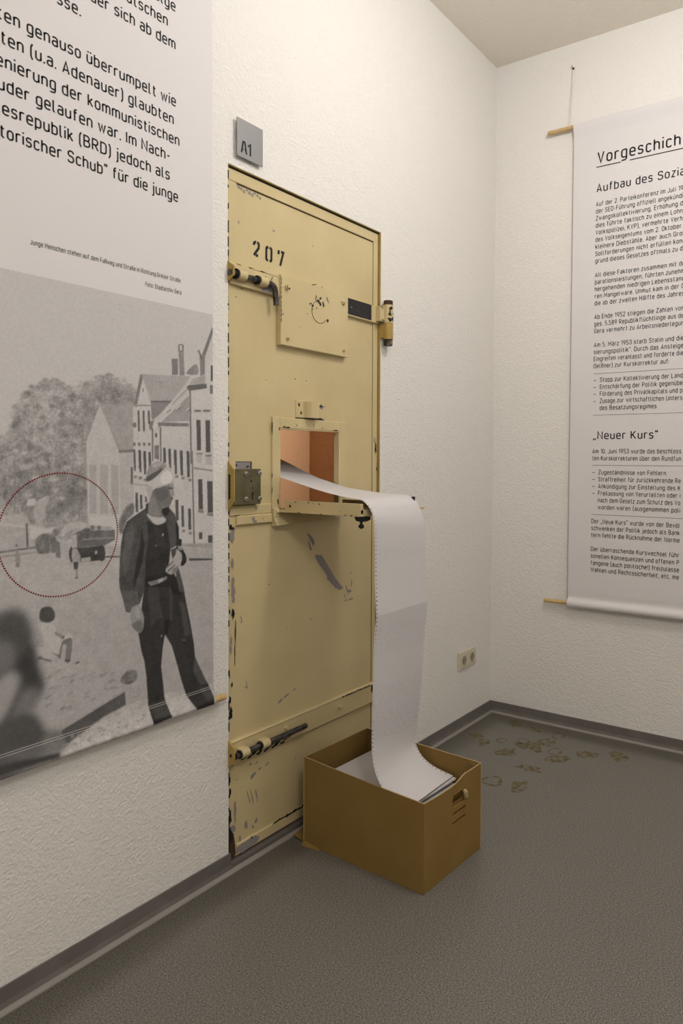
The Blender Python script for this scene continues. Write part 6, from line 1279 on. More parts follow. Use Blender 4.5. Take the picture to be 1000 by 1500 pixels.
    (0.07,1,0.1,[(-21370,10327),(-21285,10360),(-21195,10310),(-21169,10146),(-21187,9984),(-21270,9944),(-21355,9987),(-21384,10158)]),
    (0.5,1,0,[(-21396,10185),(-21398,10165),(-21406,10150),(-21417,10143),(-21430,10144),(-21441,10154),(-21448,10170),(-21451,10190),(-21448,10209),(-21440,10224),(-21429,10232),(-21417,10231),(-21406,10221),(-21398,10204)]),
    (0.42,1,0.05,[(-21814,10086),(-21578,10092),(-21562,9994),(-21815,9991)]),
    (0.08,1,0.1,[(-22125,10213),(-22106,10320),(-22075,10394),(-22048,10390),(-22027,10327),(-22012,10184),(-22013,10045),(-22042,10003),(-22078,10021),(-22109,10104)]),
    (0.4,1.2,0.1,[(-22043,10298),(-21993,10346),(-21928,10333),(-21870,10235),(-21831,10119),(-21831,10052),(-21865,10013),(-21949,9990),(-22029,10016),(-22054,10155)]),
    (0.09,1,0.1,[(-22013,10014),(-21881,10014),(-21906,9813),(-21998,9840)]),
    (0.3,0.8,0.05,[(-21965,9836),(-21913,9830),(-21901,9624),(-21941,9645)]),
    (0.12,0.8,0,[(-21983,9635),(-21901,9649),(-21901,9608),(-21974,9608)]),
    (0.36,1.2,0.1,[(-23392,10200),(-23380,10319),(-23353,10429),(-23324,10458),(-23296,10424),(-23271,10291),(-23261,10156),(-23288,10125),(-23327,10135),(-23366,10152)]),
    (0.2,1,0.1,[(-23317,10537),(-23320,10522),(-23327,10511),(-23338,10505),(-23349,10506),(-23359,10514),(-23366,10526),(-23369,10542),(-23366,10557),(-23359,10568),(-23349,10574),(-23337,10573),(-23327,10565),(-23320,10552)]),
    (0.25,1,0.05,[(-23370,10154),(-23284,10144),(-23285,10042),(-23365,10051)]),
    (0.2,1.5,0.15,[(-22443,10216),(-22433,10370),(-22409,10518),(-22377,10555),(-22346,10512),(-22326,10343),(-22324,10172),(-22356,10144),(-22396,10165),(-22426,10171)]),
    (0.17,1.5,0.15,[(-22702,10605),(-22668,10687),(-22625,10689),(-22593,10529),(-22582,10352),(-22624,10286),(-22674,10301),(-22699,10445)]),
    (0.17,1.5,0.15,[(-22533,10621),(-22486,10656),(-22439,10613),(-22426,10460),(-22436,10307),(-22486,10265),(-22536,10302),(-22546,10461)]),
    (0.475,4,0.06,[(-23039,7801),(-22568,7739),(-21953,7547),(-21599,7386),(-21310,7191),(-20926,6920),(-20705,6654),(-20950,6506),(-21390,6388),(-21890,6200),(-22342,6066),(-22583,6076),(-22737,6189),(-22885,6427),(-22956,6703),(-22836,6916),(-22728,7151),(-22936,7523)]),
    (0.34,2.5,0.15,[(-21629,6557),(-21466,6587),(-21448,6548),(-21608,6517)]),
    (0.34,2.5,0.15,[(-21304,6252),(-21136,6280),(-21117,6240),(-21282,6212)]),
    (0.34,2.5,0.15,[(-21410,6304),(-21243,6333),(-21225,6293),(-21388,6264)]),
    (0.34,2.5,0.15,[(-22679,7124),(-22532,7157),(-22516,7120),(-22660,7087)]),
    (0.34,2.5,0.15,[(-21013,6486),(-20840,6517),(-20821,6476),(-20990,6445)]),
    (0.34,2.5,0.15,[(-21092,7085),(-20921,7120),(-20902,7080),(-21070,7045)]),
    (0.34,2.5,0.15,[(-21908,7148),(-21749,7182),(-21732,7144),(-21888,7109)]),
    (0.34,2.5,0.15,[(-21775,6773),(-21613,6804),(-21596,6765),(-21754,6733)]),
    (0.34,2.5,0.15,[(-22704,7378),(-22557,7413),(-22541,7376),(-22684,7342)]),
    (0.34,2.5,0.15,[(-22253,6552),(-22099,6581),(-22082,6543),(-22233,6513)]),
    (0.34,2.5,0.15,[(-21355,7100),(-21187,7135),(-21169,7096),(-21333,7061)]),
    (0.34,2.5,0.15,[(-21294,7107),(-21126,7142),(-21107,7103),(-21272,7068)]),
    (0.34,2.5,0.15,[(-21634,7204),(-21471,7239),(-21453,7201),(-21613,7165)]),
    (0.34,2.5,0.15,[(-22729,6733),(-22582,6763),(-22566,6726),(-22710,6696)]),
    (0.34,2.5,0.15,[(-22369,7296),(-22217,7330),(-22200,7293),(-22349,7258)]),
    (0.34,2.5,0.15,[(-20937,6223),(-20763,6251),(-20743,6210),(-20914,6181)]),
    (0.34,2.5,0.15,[(-22236,6501),(-22082,6530),(-22065,6492),(-22216,6462)]),
    (0.34,2.5,0.15,[(-21784,6667),(-21623,6697),(-21605,6658),(-21763,6627)]),
    (0.34,2.5,0.15,[(-22383,6564),(-22231,6593),(-22215,6556),(-22364,6526)]),
    (0.34,2.5,0.15,[(-21504,6284),(-21339,6312),(-21320,6273),(-21482,6244)]),
    (0.34,2.5,0.15,[(-21108,6889),(-20936,6923),(-20918,6883),(-21085,6849)]),
    (0.34,2.5,0.15,[(-22101,7279),(-21946,7314),(-21928,7276),(-22081,7241)]),
    (0.34,2.5,0.15,[(-22477,7474),(-22327,7509),(-22311,7473),(-22458,7437)]),
    (0.34,2.5,0.15,[(-22211,6860),(-22057,6892),(-22040,6854),(-22191,6822)]),
    (0.34,2.5,0.15,[(-22724,6925),(-22577,6956),(-22561,6919),(-22705,6887)]),
    (0.34,2.5,0.15,[(-22144,7142),(-21989,7176),(-21972,7138),(-22124,7104)]),
    (0.36,2,0.1,[(-21239,6752),(-20685,6677),(-20685,6631),(-21202,6708)]),
    (0.2,3,0.2,[(-20782,6815),(-20735,6930),(-20624,7023),(-20455,7031),(-20304,6981),(-20267,6856),(-20305,6730),(-20434,6679),(-20586,6677),(-20712,6730)]),
    (0.09,1.5,0.1,[(-20606,6728),(-20406,6738),(-20427,6696),(-20586,6687)]),
    (0.46,2,0.08,[(-20646,6603),(-20306,6658),(-19766,6446),(-19684,5831),(-20591,6019)]),
    (0.12,2,0.12,[(-22343,6033),(-20647,6515),(-20621,6153),(-21394,5874),(-22176,5683),(-22278,5733)]),
    (0.08,2,0.1,[(-22326,6028),(-22259,5974),(-22210,5727),(-22278,5716)]),
    (0.53,3,0.1,[(-22381,5553),(-22107,5727),(-21685,5861),(-21245,6035),(-20590,6161),(-19682,6165),(-17574,5957),(-17575,5148),(-19687,5275),(-22449,5380)]),
    (0.34,2,0.1,[(-20070,5764),(-20077,5749),(-20104,5739),(-20141,5736),(-20175,5742),(-20192,5754),(-20186,5769),(-20159,5779),(-20122,5782),(-20088,5776)]),
    (0.34,2,0.1,[(-21333,5735),(-21338,5722),(-21363,5711),(-21396,5709),(-21426,5714),(-21442,5726),(-21436,5740),(-21412,5750),(-21379,5753),(-21348,5747)]),
    (0.34,2,0.1,[(-20369,5864),(-20374,5849),(-20401,5839),(-20438,5836),(-20470,5841),(-20487,5854),(-20481,5868),(-20455,5879),(-20418,5882),(-20385,5876)]),
    (0.34,2,0.1,[(-19646,5892),(-19652,5877),(-19680,5866),(-19719,5863),(-19754,5869),(-19772,5882),(-19766,5896),(-19738,5908),(-19699,5911),(-19664,5905)]),
    (0.34,2,0.1,[(-20252,5667),(-20258,5653),(-20285,5643),(-20322,5640),(-20355,5646),(-20372,5659),(-20366,5673),(-20340,5683),(-20303,5686),(-20269,5680)]),
    (0.34,2,0.1,[(-22017,5648),(-22022,5635),(-22045,5625),(-22076,5623),(-22105,5629),(-22119,5640),(-22114,5653),(-22091,5663),(-22060,5665),(-22032,5660)]),
    (0.34,2,0.1,[(-21213,5714),(-21218,5701),(-21243,5690),(-21277,5688),(-21307,5694),(-21323,5706),(-21317,5719),(-21293,5729),(-21259,5732),(-21228,5726)]),
    (0.34,2,0.1,[(-22036,5820),(-22041,5807),(-22063,5797),(-22095,5795),(-22123,5800),(-22137,5812),(-22132,5825),(-22110,5835),(-22078,5837),(-22050,5832)]),
    (0.34,2,0.1,[(-21649,5616),(-21654,5602),(-21678,5592),(-21710,5590),(-21740,5596),(-21755,5607),(-21749,5621),(-21726,5631),(-21693,5633),(-21664,5627)]),
    (0.34,2,0.1,[(-21613,5664),(-21618,5650),(-21641,5640),(-21674,5638),(-21704,5643),(-21719,5655),(-21713,5669),(-21690,5678),(-21657,5681),(-21628,5675)]),
    (0.34,2,0.1,[(-19772,5651),(-19778,5637),(-19806,5626),(-19844,5623),(-19879,5629),(-19897,5642),(-19891,5657),(-19863,5667),(-19824,5670),(-19789,5664)]),
    (0.34,2,0.1,[(-21265,5767),(-21270,5754),(-21294,5743),(-21328,5741),(-21359,5746),(-21374,5758),(-21369,5772),(-21344,5782),(-21311,5785),(-21280,5779)]),
    (0.34,2,0.1,[(-20826,5674),(-20832,5660),(-20857,5650),(-20892,5647),(-20924,5653),(-20940,5665),(-20934,5679),(-20909,5689),(-20874,5692),(-20842,5686)]),
    (0.34,2,0.1,[(-21815,5661),(-21820,5648),(-21843,5638),(-21875,5636),(-21904,5641),(-21919,5653),(-21914,5666),(-21891,5676),(-21859,5679),(-21830,5673)]),
    (0.34,2,0.1,[(-20127,5666),(-20134,5652),(-20160,5641),(-20198,5638),(-20232,5645),(-20249,5657),(-20243,5671),(-20216,5682),(-20179,5685),(-20145,5679)]),
    (0.34,2,0.1,[(-21976,5612),(-21981,5599),(-22004,5589),(-22036,5587),(-22064,5593),(-22078,5604),(-22073,5617),(-22051,5627),(-22019,5629),(-21991,5624)]),
    (0.34,2,0.1,[(-21852,5756),(-21858,5743),(-21881,5733),(-21913,5731),(-21941,5736),(-21956,5748),(-21951,5761),(-21928,5771),(-21896,5774),(-21867,5768)]),
    (0.34,2,0.1,[(-20610,5643),(-20616,5629),(-20642,5618),(-20678,5616),(-20710,5622),(-20726,5634),(-20721,5648),(-20695,5658),(-20659,5661),(-20627,5655)]),
    (0.34,2,0.1,[(-21276,5629),(-21282,5616),(-21306,5606),(-21340,5603),(-21370,5609),(-21386,5621),(-21380,5635),(-21356,5645),(-21322,5647),(-21292,5641)]),
    (0.34,2,0.1,[(-20775,5789),(-20780,5775),(-20806,5765),(-20841,5762),(-20873,5768),(-20889,5780),(-20883,5794),(-20858,5804),(-20823,5807),(-20791,5802)]),
    (0.34,2,0.1,[(-21330,5808),(-21335,5795),(-21360,5785),(-21393,5782),(-21423,5787),(-21439,5799),(-21433,5813),(-21409,5823),(-21376,5826),(-21345,5820)]),
    (0.34,2,0.1,[(-21881,5801),(-21886,5787),(-21909,5778),(-21941,5775),(-21970,5780),(-21985,5792),(-21979,5805),(-21957,5815),(-21925,5818),(-21896,5812)]),
    (0.55,2,0.05,[(-22968,8606),(-22903,8681),(-22809,8702),(-22695,8690),(-22584,8644),(-22503,8566),(-22454,8475),(-22471,8392),(-22489,8320),(-22425,8282),(-22357,8228),(-22341,8078),(-22359,7935),(-22412,7898),(-22492,7900),(-22603,7904),(-22720,7918),(-22827,7924),(-22912,7961),(-22954,8074),(-22972,8228),(-22984,8427)]),
    (0.42,3,0.05,[(-22968,8606),(-22915,8664),(-22842,8581),(-22759,8296),(-22720,8014),(-22822,7951),(-22943,8032),(-22977,8321)]),
    (0.56,1.5,0.03,[(-22620,8282),(-22486,8325),(-22356,8293),(-22322,8129),(-22359,7968),(-22510,7946),(-22655,8000),(-22672,8142)]),
    (0.54,1.5,0.03,[(-22910,8151),(-22745,8122),(-22557,8043),(-22436,7958),(-22393,7878),(-22499,7824),(-22657,7808),(-22801,7851),(-22912,7930),(-22948,8055)]),
    (0.09,1.5,0.15,[(-22839,8930),(-22822,8988),(-22790,9032),(-22730,9052),(-22661,9052),(-22601,9040),(-22548,9008),(-22503,8943),(-22474,8866),(-22470,8790),(-22491,8724),(-22545,8683),(-22616,8666),(-22700,8680),(-22777,8712),(-22822,8753),(-22846,8804),(-22850,8866)]),
    (0.3,1.2,0.05,[(-22487,8433),(-22373,8361),(-22256,8273),(-22239,8231),(-22263,8215),(-22303,8228),(-22356,8260),(-22419,8311),(-22472,8365),(-22501,8415)]),
    (0.16,1,0.05,[(-22323,8270),(-22256,8273),(-22263,8215),(-22316,8226)]),
    (0.57,1,0.02,[(-22256,8240),(-22214,8300),(-22153,8334),(-22084,8295),(-22034,8228),(-22045,8159),(-22087,8107),(-22156,8107),(-22223,8135),(-22254,8183)]),
    (0.22,1.2,0.05,[(-22342,8029),(-22329,8092),(-22290,8165),(-22226,8196),(-22154,8203),(-22091,8210),(-22052,8149),(-22066,7895),(-22108,7649),(-22176,7601),(-22234,7662),(-22224,7845),(-22207,8033),(-22235,8083),(-22274,8080),(-22315,8049)]),
    (0.22,1,0.05,[(-22358,8033),(-22291,8084),(-22354,7755),(-22387,7779)]),
    (0.1,1,0.05,[(-22244,7713),(-22118,7684),(-22118,7635),(-22254,7663)]),
    (0.12,1.2,0.05,[(-22005,7559),(-21959,7579),(-21901,7591),(-21871,7575),(-21866,7553),(-21904,7543),(-21953,7540),(-21991,7547)]),
    (0.16,1.8,0.08,[(-22912,7898),(-22878,7919),(-22833,7928),(-22799,7902),(-22753,7862),(-22659,7816),(-22576,7773),(-22561,7742),(-22592,7735),(-22683,7782),(-22786,7837),(-22852,7858),(-22897,7869),(-22916,7884)]),
    (0.18,1.2,0.05,[(-22590,7954),(-22486,7908),(-22360,7838),(-22342,7785),(-22361,7756),(-22384,7784),(-22427,7836),(-22527,7908)]),
    (0.11,16,0.05,[(-24440,9325),(-24193,9451),(-23890,9113),(-23657,9135),(-23452,9159),(-23268,9098),(-23121,8948),(-23030,8647),(-22971,8291),(-22927,7949),(-22883,7637),(-22801,7406),(-22743,7219),(-22776,7055),(-22858,6930),(-23008,6872),(-23111,6811),(-23011,6663),(-22862,6484),(-22812,6293),(-22738,6125),(-22505,6050),(-22276,5979),(-22173,5814),(-22211,5661),(-22409,5616),(-22839,5611),(-23735,5368),(-24485,5616),(-24589,7482)]),
    (0.06,13,0.05,[(-23436,7832),(-23324,8085),(-23158,8267),(-23054,8241),(-22973,8102),(-22923,7881),(-22883,7637),(-22818,7446),(-22775,7291),(-22787,7166),(-22856,7121),(-23018,7223),(-23198,7400),(-23356,7607)]),
    (0.095,14,0.05,[(-23662,8860),(-23434,8910),(-23183,8834),(-23074,8591),(-23065,8310),(-23197,8099),(-23374,8003),(-23524,8137),(-23638,8368),(-23695,8639)]),
    (0.2,14,0.03,[(-24452,8365),(-24083,8455),(-23667,8435),(-23478,8346),(-23403,8195),(-23407,7978),(-23497,7785),(-23672,7733),(-23905,7732),(-24211,7684),(-24460,7724),(-24536,8040)]),
    (0.4,12,0.02,[(-24304,7092),(-23978,7416),(-23616,7691),(-23473,7733),(-23408,7671),(-23335,7602),(-23320,7462),(-23421,7172),(-23566,6879),(-23684,6712),(-23832,6622),(-24090,6592),(-24309,6650),(-24377,6837)]),
    (0.22,14,0.04,[(-23293,7112),(-23111,7220),(-22951,7210),(-22891,6991),(-22923,6757),(-23096,6728),(-23297,6739),(-23439,6645),(-23509,6615),(-23435,6849)]),
    (0.1,14,0.05,[(-23570,6510),(-23344,6602),(-23082,6581),(-22891,6381),(-22770,6135),(-22731,5962),(-22836,5867),(-23252,5908),(-23634,6038),(-23679,6280)]),
    (0.22,8,0.08,[(-22738,6028),(-22540,6032),(-22343,5968),(-22266,5842),(-22278,5716),(-22409,5663),(-22579,5652),(-22734,5674),(-22838,5739),(-22828,5893)]),
    (0.16,9,0.06,[(-23636,5885),(-23265,5899),(-22836,5867),(-22694,5788),(-22741,5707),(-23054,5669),(-23399,5679),(-23605,5782)]),
    (0.05,5,0.05,[(-24484,5704),(-23755,5711),(-22447,5575),(-22448,5445),(-23757,5497),(-24486,5498)]),
    (0.46,18,0.02,[(-24434,9819),(-24017,9734),(-23537,9571),(-23276,9476),(-23178,9394),(-23316,9305),(-23541,9235),(-23702,9196),(-23889,9203),(-24189,9281),(-24439,9412),(-24523,9643)]),
    (0.045,1.2,0.12,[(-20249,7969),(-20181,8359),(-20096,8921),(-20028,9316),(-19794,9255),(-18952,9292),(-18771,8780),(-18716,8496),(-18587,7950),(-18457,7305),(-18421,6924),(-18249,6539),(-18094,6217),(-17956,6023),(-17818,5635),(-17838,5416),(-18445,5415),(-18726,5882),(-18891,6356),(-19035,6849),(-19212,7403),(-19423,7747),(-19494,7404),(-19549,6910),(-19482,6387),(-19449,6049),(-19292,5463),(-19882,5432),(-19963,6014),(-20009,6728),(-20073,7180),(-20154,7430)]),
    (0.1,2,0.1,[(-18440,6897),(-18249,6571),(-17976,6029),(-18250,6068),(-18479,6501)]),
    (0.08,2,0.1,[(-18289,6015),(-17917,5949),(-17818,5635),(-18057,5573)]),
    (0.085,3,0.1,[(-18955,8595),(-18772,8474),(-18570,7576),(-18775,7587)]),
    (0.075,2,0.1,[(-19276,9035),(-19170,8930),(-19191,8092),(-19262,8105)]),
    (0.08,2,0.1,[(-19796,8875),(-19626,8643),(-19456,8170),(-19560,8248)]),
    (0.065,3,0.1,[(-19962,9133),(-19624,9055),(-19560,8248),(-19868,8011)]),
    (0.07,2,0.1,[(-19946,5980),(-19449,5989),(-19328,5534),(-19814,5558)]),
    (0.02,2,0.05,[(-19345,9283),(-19025,9180),(-18881,8735),(-19170,8840)]),
    (0.02,2,0.05,[(-19438,8137),(-19245,8131),(-19353,7733),(-19423,7747)]),
    (0.02,2,0.05,[(-18368,5534),(-17838,5544),(-17838,5416),(-18407,5404)]),
    (0.02,3,0.05,[(-19881,5549),(-19299,5525),(-19292,5463),(-19882,5426)]),
    (0.15,1,0.1,[(-18886,7502),(-18702,7449),(-18776,7440),(-18868,7471)]),
    (0.3,0.8,0.1,[(-19510,7728),(-19513,7717),(-19519,7709),(-19529,7706),(-19540,7708),(-19550,7715),(-19556,7726),(-19559,7738),(-19556,7749),(-19549,7757),(-19540,7760),(-19529,7758),(-19519,7751),(-19512,7740)]),
    (0.088,1.3,0.16,[(-19967,11229),(-20311,11047),(-20567,10894),(-20678,10650),(-20733,10348),(-20776,9934),(-20795,9378),(-20781,9208),(-20675,8855),(-20598,8561),(-20487,8542),(-20326,8685),(-20196,8721),(-20029,9128),(-19958,9842),(-19021,10100),(-19094,9746),(-18951,9458),(-18807,8983),(-18771,8795),(-18954,8853),(-19060,9351),(-19236,10060),(-18948,10153),(-18964,10637),(-19089,11005),(-19248,11163),(-19511,10971),(-19784,10987)]),
    (0.042,1.3,0.14,[(-19969,10883),(-19718,10750),(-19373,10785),(-19304,10483),(-19236,10060),(-19309,9472),(-19554,9296),(-20028,9330),(-20025,9850),(-19922,10418)]),
    (0.055,2,0.1,[(-19786,10697),(-19513,10618),(-19446,10140),(-19653,10160)]),
    (0.03,1.5,0.1,[(-20027,9388),(-19309,9442),(-19096,9356),(-19026,8984),(-20062,9133)]),
    (0.04,2,0.12,[(-20187,10211),(-20119,10721),(-20020,10656),(-20091,9857),(-20355,9147),(-20402,9324)]),
    (0.12,3,0.14,[(-20600,10700),(-20409,10855),(-20347,10568),(-20479,9900),(-20639,9497),(-20714,9927)]),
    (0.1,2,0.12,[(-20118,10750),(-19970,10768),(-19938,10419),(-20055,10285)]),
    (0.1,2,0.1,[(-19338,10842),(-19231,11043),(-19090,10826),(-19056,10403),(-19200,10117)]),
    (0.03,1,0.05,[(-19054,10823),(-18964,10637),(-18963,10154),(-19039,10161)]),
    (0.35,0.8,0.1,[(-19448,10466),(-19451,10448),(-19460,10434),(-19473,10427),(-19486,10428),(-19499,10437),(-19507,10452),(-19510,10471),(-19507,10488),(-19499,10502),(-19486,10509),(-19472,10508),(-19460,10499),(-19451,10484)]),
    (0.2,0.8,0.1,[(-19680,10192),(-19683,10182),(-19689,10175),(-19699,10171),(-19709,10172),(-19719,10177),(-19725,10186),(-19728,10197),(-19725,10206),(-19719,10214),(-19709,10218),(-19699,10217),(-19689,10211),(-19682,10202)]),
    (0.035,1,0.05,[(-19020,10295),(-18936,10316),(-18857,10281),(-18865,10196),(-18876,10086),(-18805,9973),(-18730,9858),(-18700,9742),(-18712,9642),(-18802,9554),(-18896,9542),(-18908,9727),(-18913,9938),(-18978,9998),(-19039,10041),(-19048,10175)]),
    (0.3,1,0.1,[(-18992,10127),(-18857,10090),(-18858,9978),(-18985,10021)]),
    (0.44,1.3,0.05,[(-19379,9540),(-19293,9642),(-19184,9756),(-19089,9868),(-19004,9947),(-18930,9949),(-18876,9904),(-18854,9820),(-18859,9720),(-18895,9633),(-18951,9549),(-19020,9458),(-19096,9386),(-19168,9356),(-19239,9359),(-19318,9398),(-19380,9451),(-19400,9488)]),
    (0.16,0.8,0.03,[(-19361,9598),(-19148,9722),(-19131,9690),(-19344,9551)]),
    (0.16,0.8,0.03,[(-19344,9477),(-19095,9626),(-19074,9593),(-19309,9436)]),
    (0.24,1.2,0.04,[(-19167,9515),(-18951,9579),(-19060,9381),(-19203,9354)]),
    (0.22,1.2,0.1,[(-19962,9249),(-19692,9271),(-19345,9328),(-19363,9241),(-19658,9163),(-19862,9133)]),
    (0.38,1,0.06,[(-19640,9264),(-19485,9302),(-19468,9211),(-19624,9173)]),
    (0.13,1.5,0.12,[(-20735,9131),(-20291,9066),(-20196,8736),(-20487,8527),(-20614,8578)]),
    (0.33,1.5,0.06,[(-20472,8496),(-20461,8594),(-20423,8659),(-20331,8697),(-20229,8684),(-20153,8574),(-20099,8431),(-20074,8311),(-20074,8195),(-20094,8071),(-20135,7975),(-20193,7945),(-20265,7972),(-20360,8071),(-20441,8206),(-20470,8356)]),
    (0.2,1.5,0.06,[(-20441,8206),(-20334,8259),(-20198,8276),(-20130,8225),(-20101,8142),(-20118,8033),(-20168,7953),(-20246,7976),(-20330,8042),(-20411,8126)]),
    (0.42,1.5,0.03,[(-20342,8617),(-20291,8654),(-20229,8626),(-20190,8494),(-20181,8359),(-20242,8323),(-20312,8354),(-20342,8484)]),
    (0.52,1.3,0.03,[(-19968,11027),(-19984,11077),(-19918,11082),(-19683,11021),(-19442,10937),(-19372,10872),(-19391,10816),(-19490,10767),(-19616,10743),(-19703,10760),(-19785,10813),(-19891,10921)]),
    (0.2,1.3,0.06,[(-19952,11055),(-19938,11253),(-19883,11456),(-19872,11544),(-19848,11599),(-19791,11673),(-19679,11739),(-19430,11802),(-19192,11815),(-19127,11707),(-19140,11545),(-19187,11352),(-19266,11194),(-19380,11192),(-19476,11204),(-19469,11088),(-19459,10968),(-19534,10937),(-19649,10950),(-19817,10977)]),
    (0.26,2,0.05,[(-19918,11111),(-19904,11323),(-19849,11512),(-19788,11535),(-19714,11449),(-19611,11207),(-19546,10973),(-19608,10940),(-19717,10983),(-19833,11023)]),
    (0.15,2,0.05,[(-19713,11711),(-19548,11766),(-19369,11760),(-19297,11638),(-19300,11492),(-19410,11398),(-19544,11354),(-19625,11393),(-19680,11477),(-19726,11598)]),
    (0.34,1.3,0.04,[(-19245,11846),(-19181,11848),(-19121,11813),(-19125,11762),(-19140,11695),(-19115,11607),(-19101,11529),(-19151,11487),(-19212,11488),(-19246,11565),(-19264,11668),(-19265,11770)]),
    (0.1,1,0.03,[(-19150,11710),(-19158,11697),(-19180,11687),(-19211,11682),(-19246,11683),(-19277,11690),(-19298,11701),(-19306,11714),(-19298,11727),(-19276,11736),(-19245,11741),(-19211,11740),(-19179,11734),(-19158,11723)]),
    (0.12,1.2,0.02,[(-19134,11426),(-19138,11413),(-19150,11403),(-19167,11398),(-19186,11399),(-19203,11405),(-19215,11416),(-19219,11429),(-19215,11442),(-19203,11452),(-19186,11457),(-19167,11456),(-19150,11450),(-19138,11439)]),
    (0.035,1.5,0.03,[(-19493,11176),(-19379,11203),(-19266,11194),(-19255,11126),(-19284,11046),(-19322,10991),(-19372,10963),(-19439,10981),(-19494,11029),(-19515,11105)]),
    (0.06,1,0.03,[(-20000,11317),(-19917,11356),(-19952,11026),(-20017,11116)]),
    (0.56,1.2,0.03,[(-19965,11660),(-19958,11748),(-19914,11832),(-19774,11941),(-19609,12058),(-19479,12192),(-19366,12291),(-19269,12290),(-19190,12231),(-19128,12115),(-19092,11992),(-19085,11923),(-19121,11873),(-19229,11827),(-19368,11790),(-19511,11764),(-19645,11738),(-19752,11710),(-19831,11656),(-19863,11522),(-19883,11398),(-19928,11367),(-19966,11401),(-19974,11520)]),
    (0.7,2,0.02,[(-19541,12028),(-19452,12137),(-19331,12202),(-19226,12149),(-19156,12052),(-19165,11957),(-19227,11875),(-19351,11824),(-19473,11821),(-19535,11911)]),
    (0.46,1.5,0.03,[(-19981,11718),(-19943,11782),(-19881,11802),(-19818,11779),(-19781,11713),(-19819,11562),(-19883,11456),(-19945,11566)]),
    (0.4,1,0.03,[(-19645,11753),(-19121,11888),(-19114,11855),(-19611,11722)]),
    (0.33,1.5,0.12,[(-19996,11934),(-19989,12047),(-19962,12177),(-19914,12273),(-19844,12350),(-19748,12406),(-19641,12437),(-19530,12435),(-19435,12408),(-19370,12367),(-19359,12305),(-19449,12213),(-19574,12116),(-19680,12037),(-19779,11973),(-19873,11928),(-19947,11904),(-19984,11900)]),
    (0.12,1.5,0.08,[(-19986,11919),(-20001,11967),(-19963,12034),(-19832,12106),(-19677,12175),(-19549,12236),(-19470,12262),(-19492,12206),(-19574,12116),(-19709,12015),(-19847,11931),(-19935,11907)]),
    (0.46,2,0.06,[(-19811,12321),(-19726,12373),(-19607,12414),(-19513,12410),(-19470,12379),(-19556,12315),(-19676,12262),(-19769,12279)]),
]

AX0, AX1, AZ0, AZ1 = -2.80, -1.7765, .500, 1.6645
STEP = .0022
gx = np.arange(AX0, AX1+STEP*.6, STEP); gx[-1] = AX1
gz = np.arange(AZ0, AZ1+STEP*.6, STEP); gz[-1] = AZ1
GX, GZ = np.meshgrid(gx, gz)
rng = np.random.default_rng(7)
def blur(a, s):
    """soft focus: separable bell blur, s in grid cells"""
    if s < .25: return a
    k = int(3*s)+1; w = np.exp(-.5*(np.arange(-k, k+1)/s)**2); w /= w.sum()
    for ax in (0, 1):
        p = np.pad(a, [(k, k) if i == ax else (0, 0) for i in (0, 1)], mode='edge'); out = np.zeros_like(a)
        for i, q in enumerate(w): out += q*(p[i:i+a.shape[0], :] if ax == 0 else p[:, i:i+a.shape[1]])
        a = out
    return a
def inside(pts, X_, Z_):
    m = np.zeros(X_.shape, bool); n = len(pts)
    for i in range(n):
        (xa, za), (xb, zb) = pts[i], pts[(i+1) % n]
        if za == zb: continue
        c = ((za > Z_) != (zb > Z_)) & (X_ < (xb-xa)*(Z_-za)/(zb-za)+xa); m ^= c
    return m
grain1 = blur(rng.standard_normal(GX.shape), .6); grain1 /= grain1.std()
grain2 = blur(rng.standard_normal(GX.shape), 3.0); grain2 /= grain2.std()
tone = .555+.03*np.clip((1.66-GZ)/.6, 0, 1)
for v, sg, nz, pts in SHAPES:
    P_ = [(x/1e4, z/1e4) for x, z in pts]; mg = 3.2*sg/1000+STEP*2
    xa, xb = min(p[0] for p in P_)-mg, max(p[0] for p in P_)+mg; za, zb = min(p[1] for p in P_)-mg, max(p[1] for p in P_)+mg
    i0, i1 = np.searchsorted(gx, xa), np.searchsorted(gx, xb); j0, j1 = np.searchsorted(gz, za), np.searchsorted(gz, zb)
    if i1-i0 < 1 or j1-j0 < 1: continue
    sx_, sz_ = GX[j0:j1, i0:i1], GZ[j0:j1, i0:i1]
    acc = np.zeros(sx_.shape)
    for ox in (-.33, 0, .33):
        for oz in (-.33, 0, .33): acc += inside(P_, sx_+ox*STEP, sz_+oz*STEP)
    mk = blur(acc/9, sg/1000/STEP*.6)
    val = v*(1+nz*(.55*grain2[j0:j1, i0:i1]+.45*grain1[j0:j1, i0:i1]))
    tone[j0:j1, i0:i1] = tone[j0:j1, i0:i1]*(1-mk)+val*mk
tone = np.clip(tone*(1+.025*grain1), .025, .78)
# sheet surface: rows up the photo follow the sleeve profile at the bottom, plain cloth above
PYB = -.020; zb_c = .549; rd = .0125
def sheet_y(z):
    d = 0.0
    if z < zb_c+.05: d = .0125*max(0, 1-(z-zb_c)/.05)**1.5 if z > zb_c else math.sqrt(max(0, rd**2-(zb_c-z)**2))
    return PYB-d
zr = [z for z in gz if z > zb_c-rd*.98]
j0 = len(gz)-len(zr)
zz = list(zr)+list(np.linspace(AZ1+.0008, 2.99, 20))
tn = np.vstack([tone[j0:], np.full((20, len(gx)), .70)])
col = np.ones(tn.shape+(4,), np.float32); col[..., 0] = tn; col[..., 1] = tn*.966; col[..., 2] = tn*.958
col[len(zr):, :, :3] = (.70, .675, .675)
nx = len(gx); VV = np.zeros((len(zz), nx, 3)); VV[..., 0] = gx[None, :]; VV[..., 2] = np.array(zz)[:, None]; VV[..., 1] = np.array([sheet_y(z) for z in zz])[:, None]
idx = np.arange(len(zz)*nx).reshape(len(zz), nx)
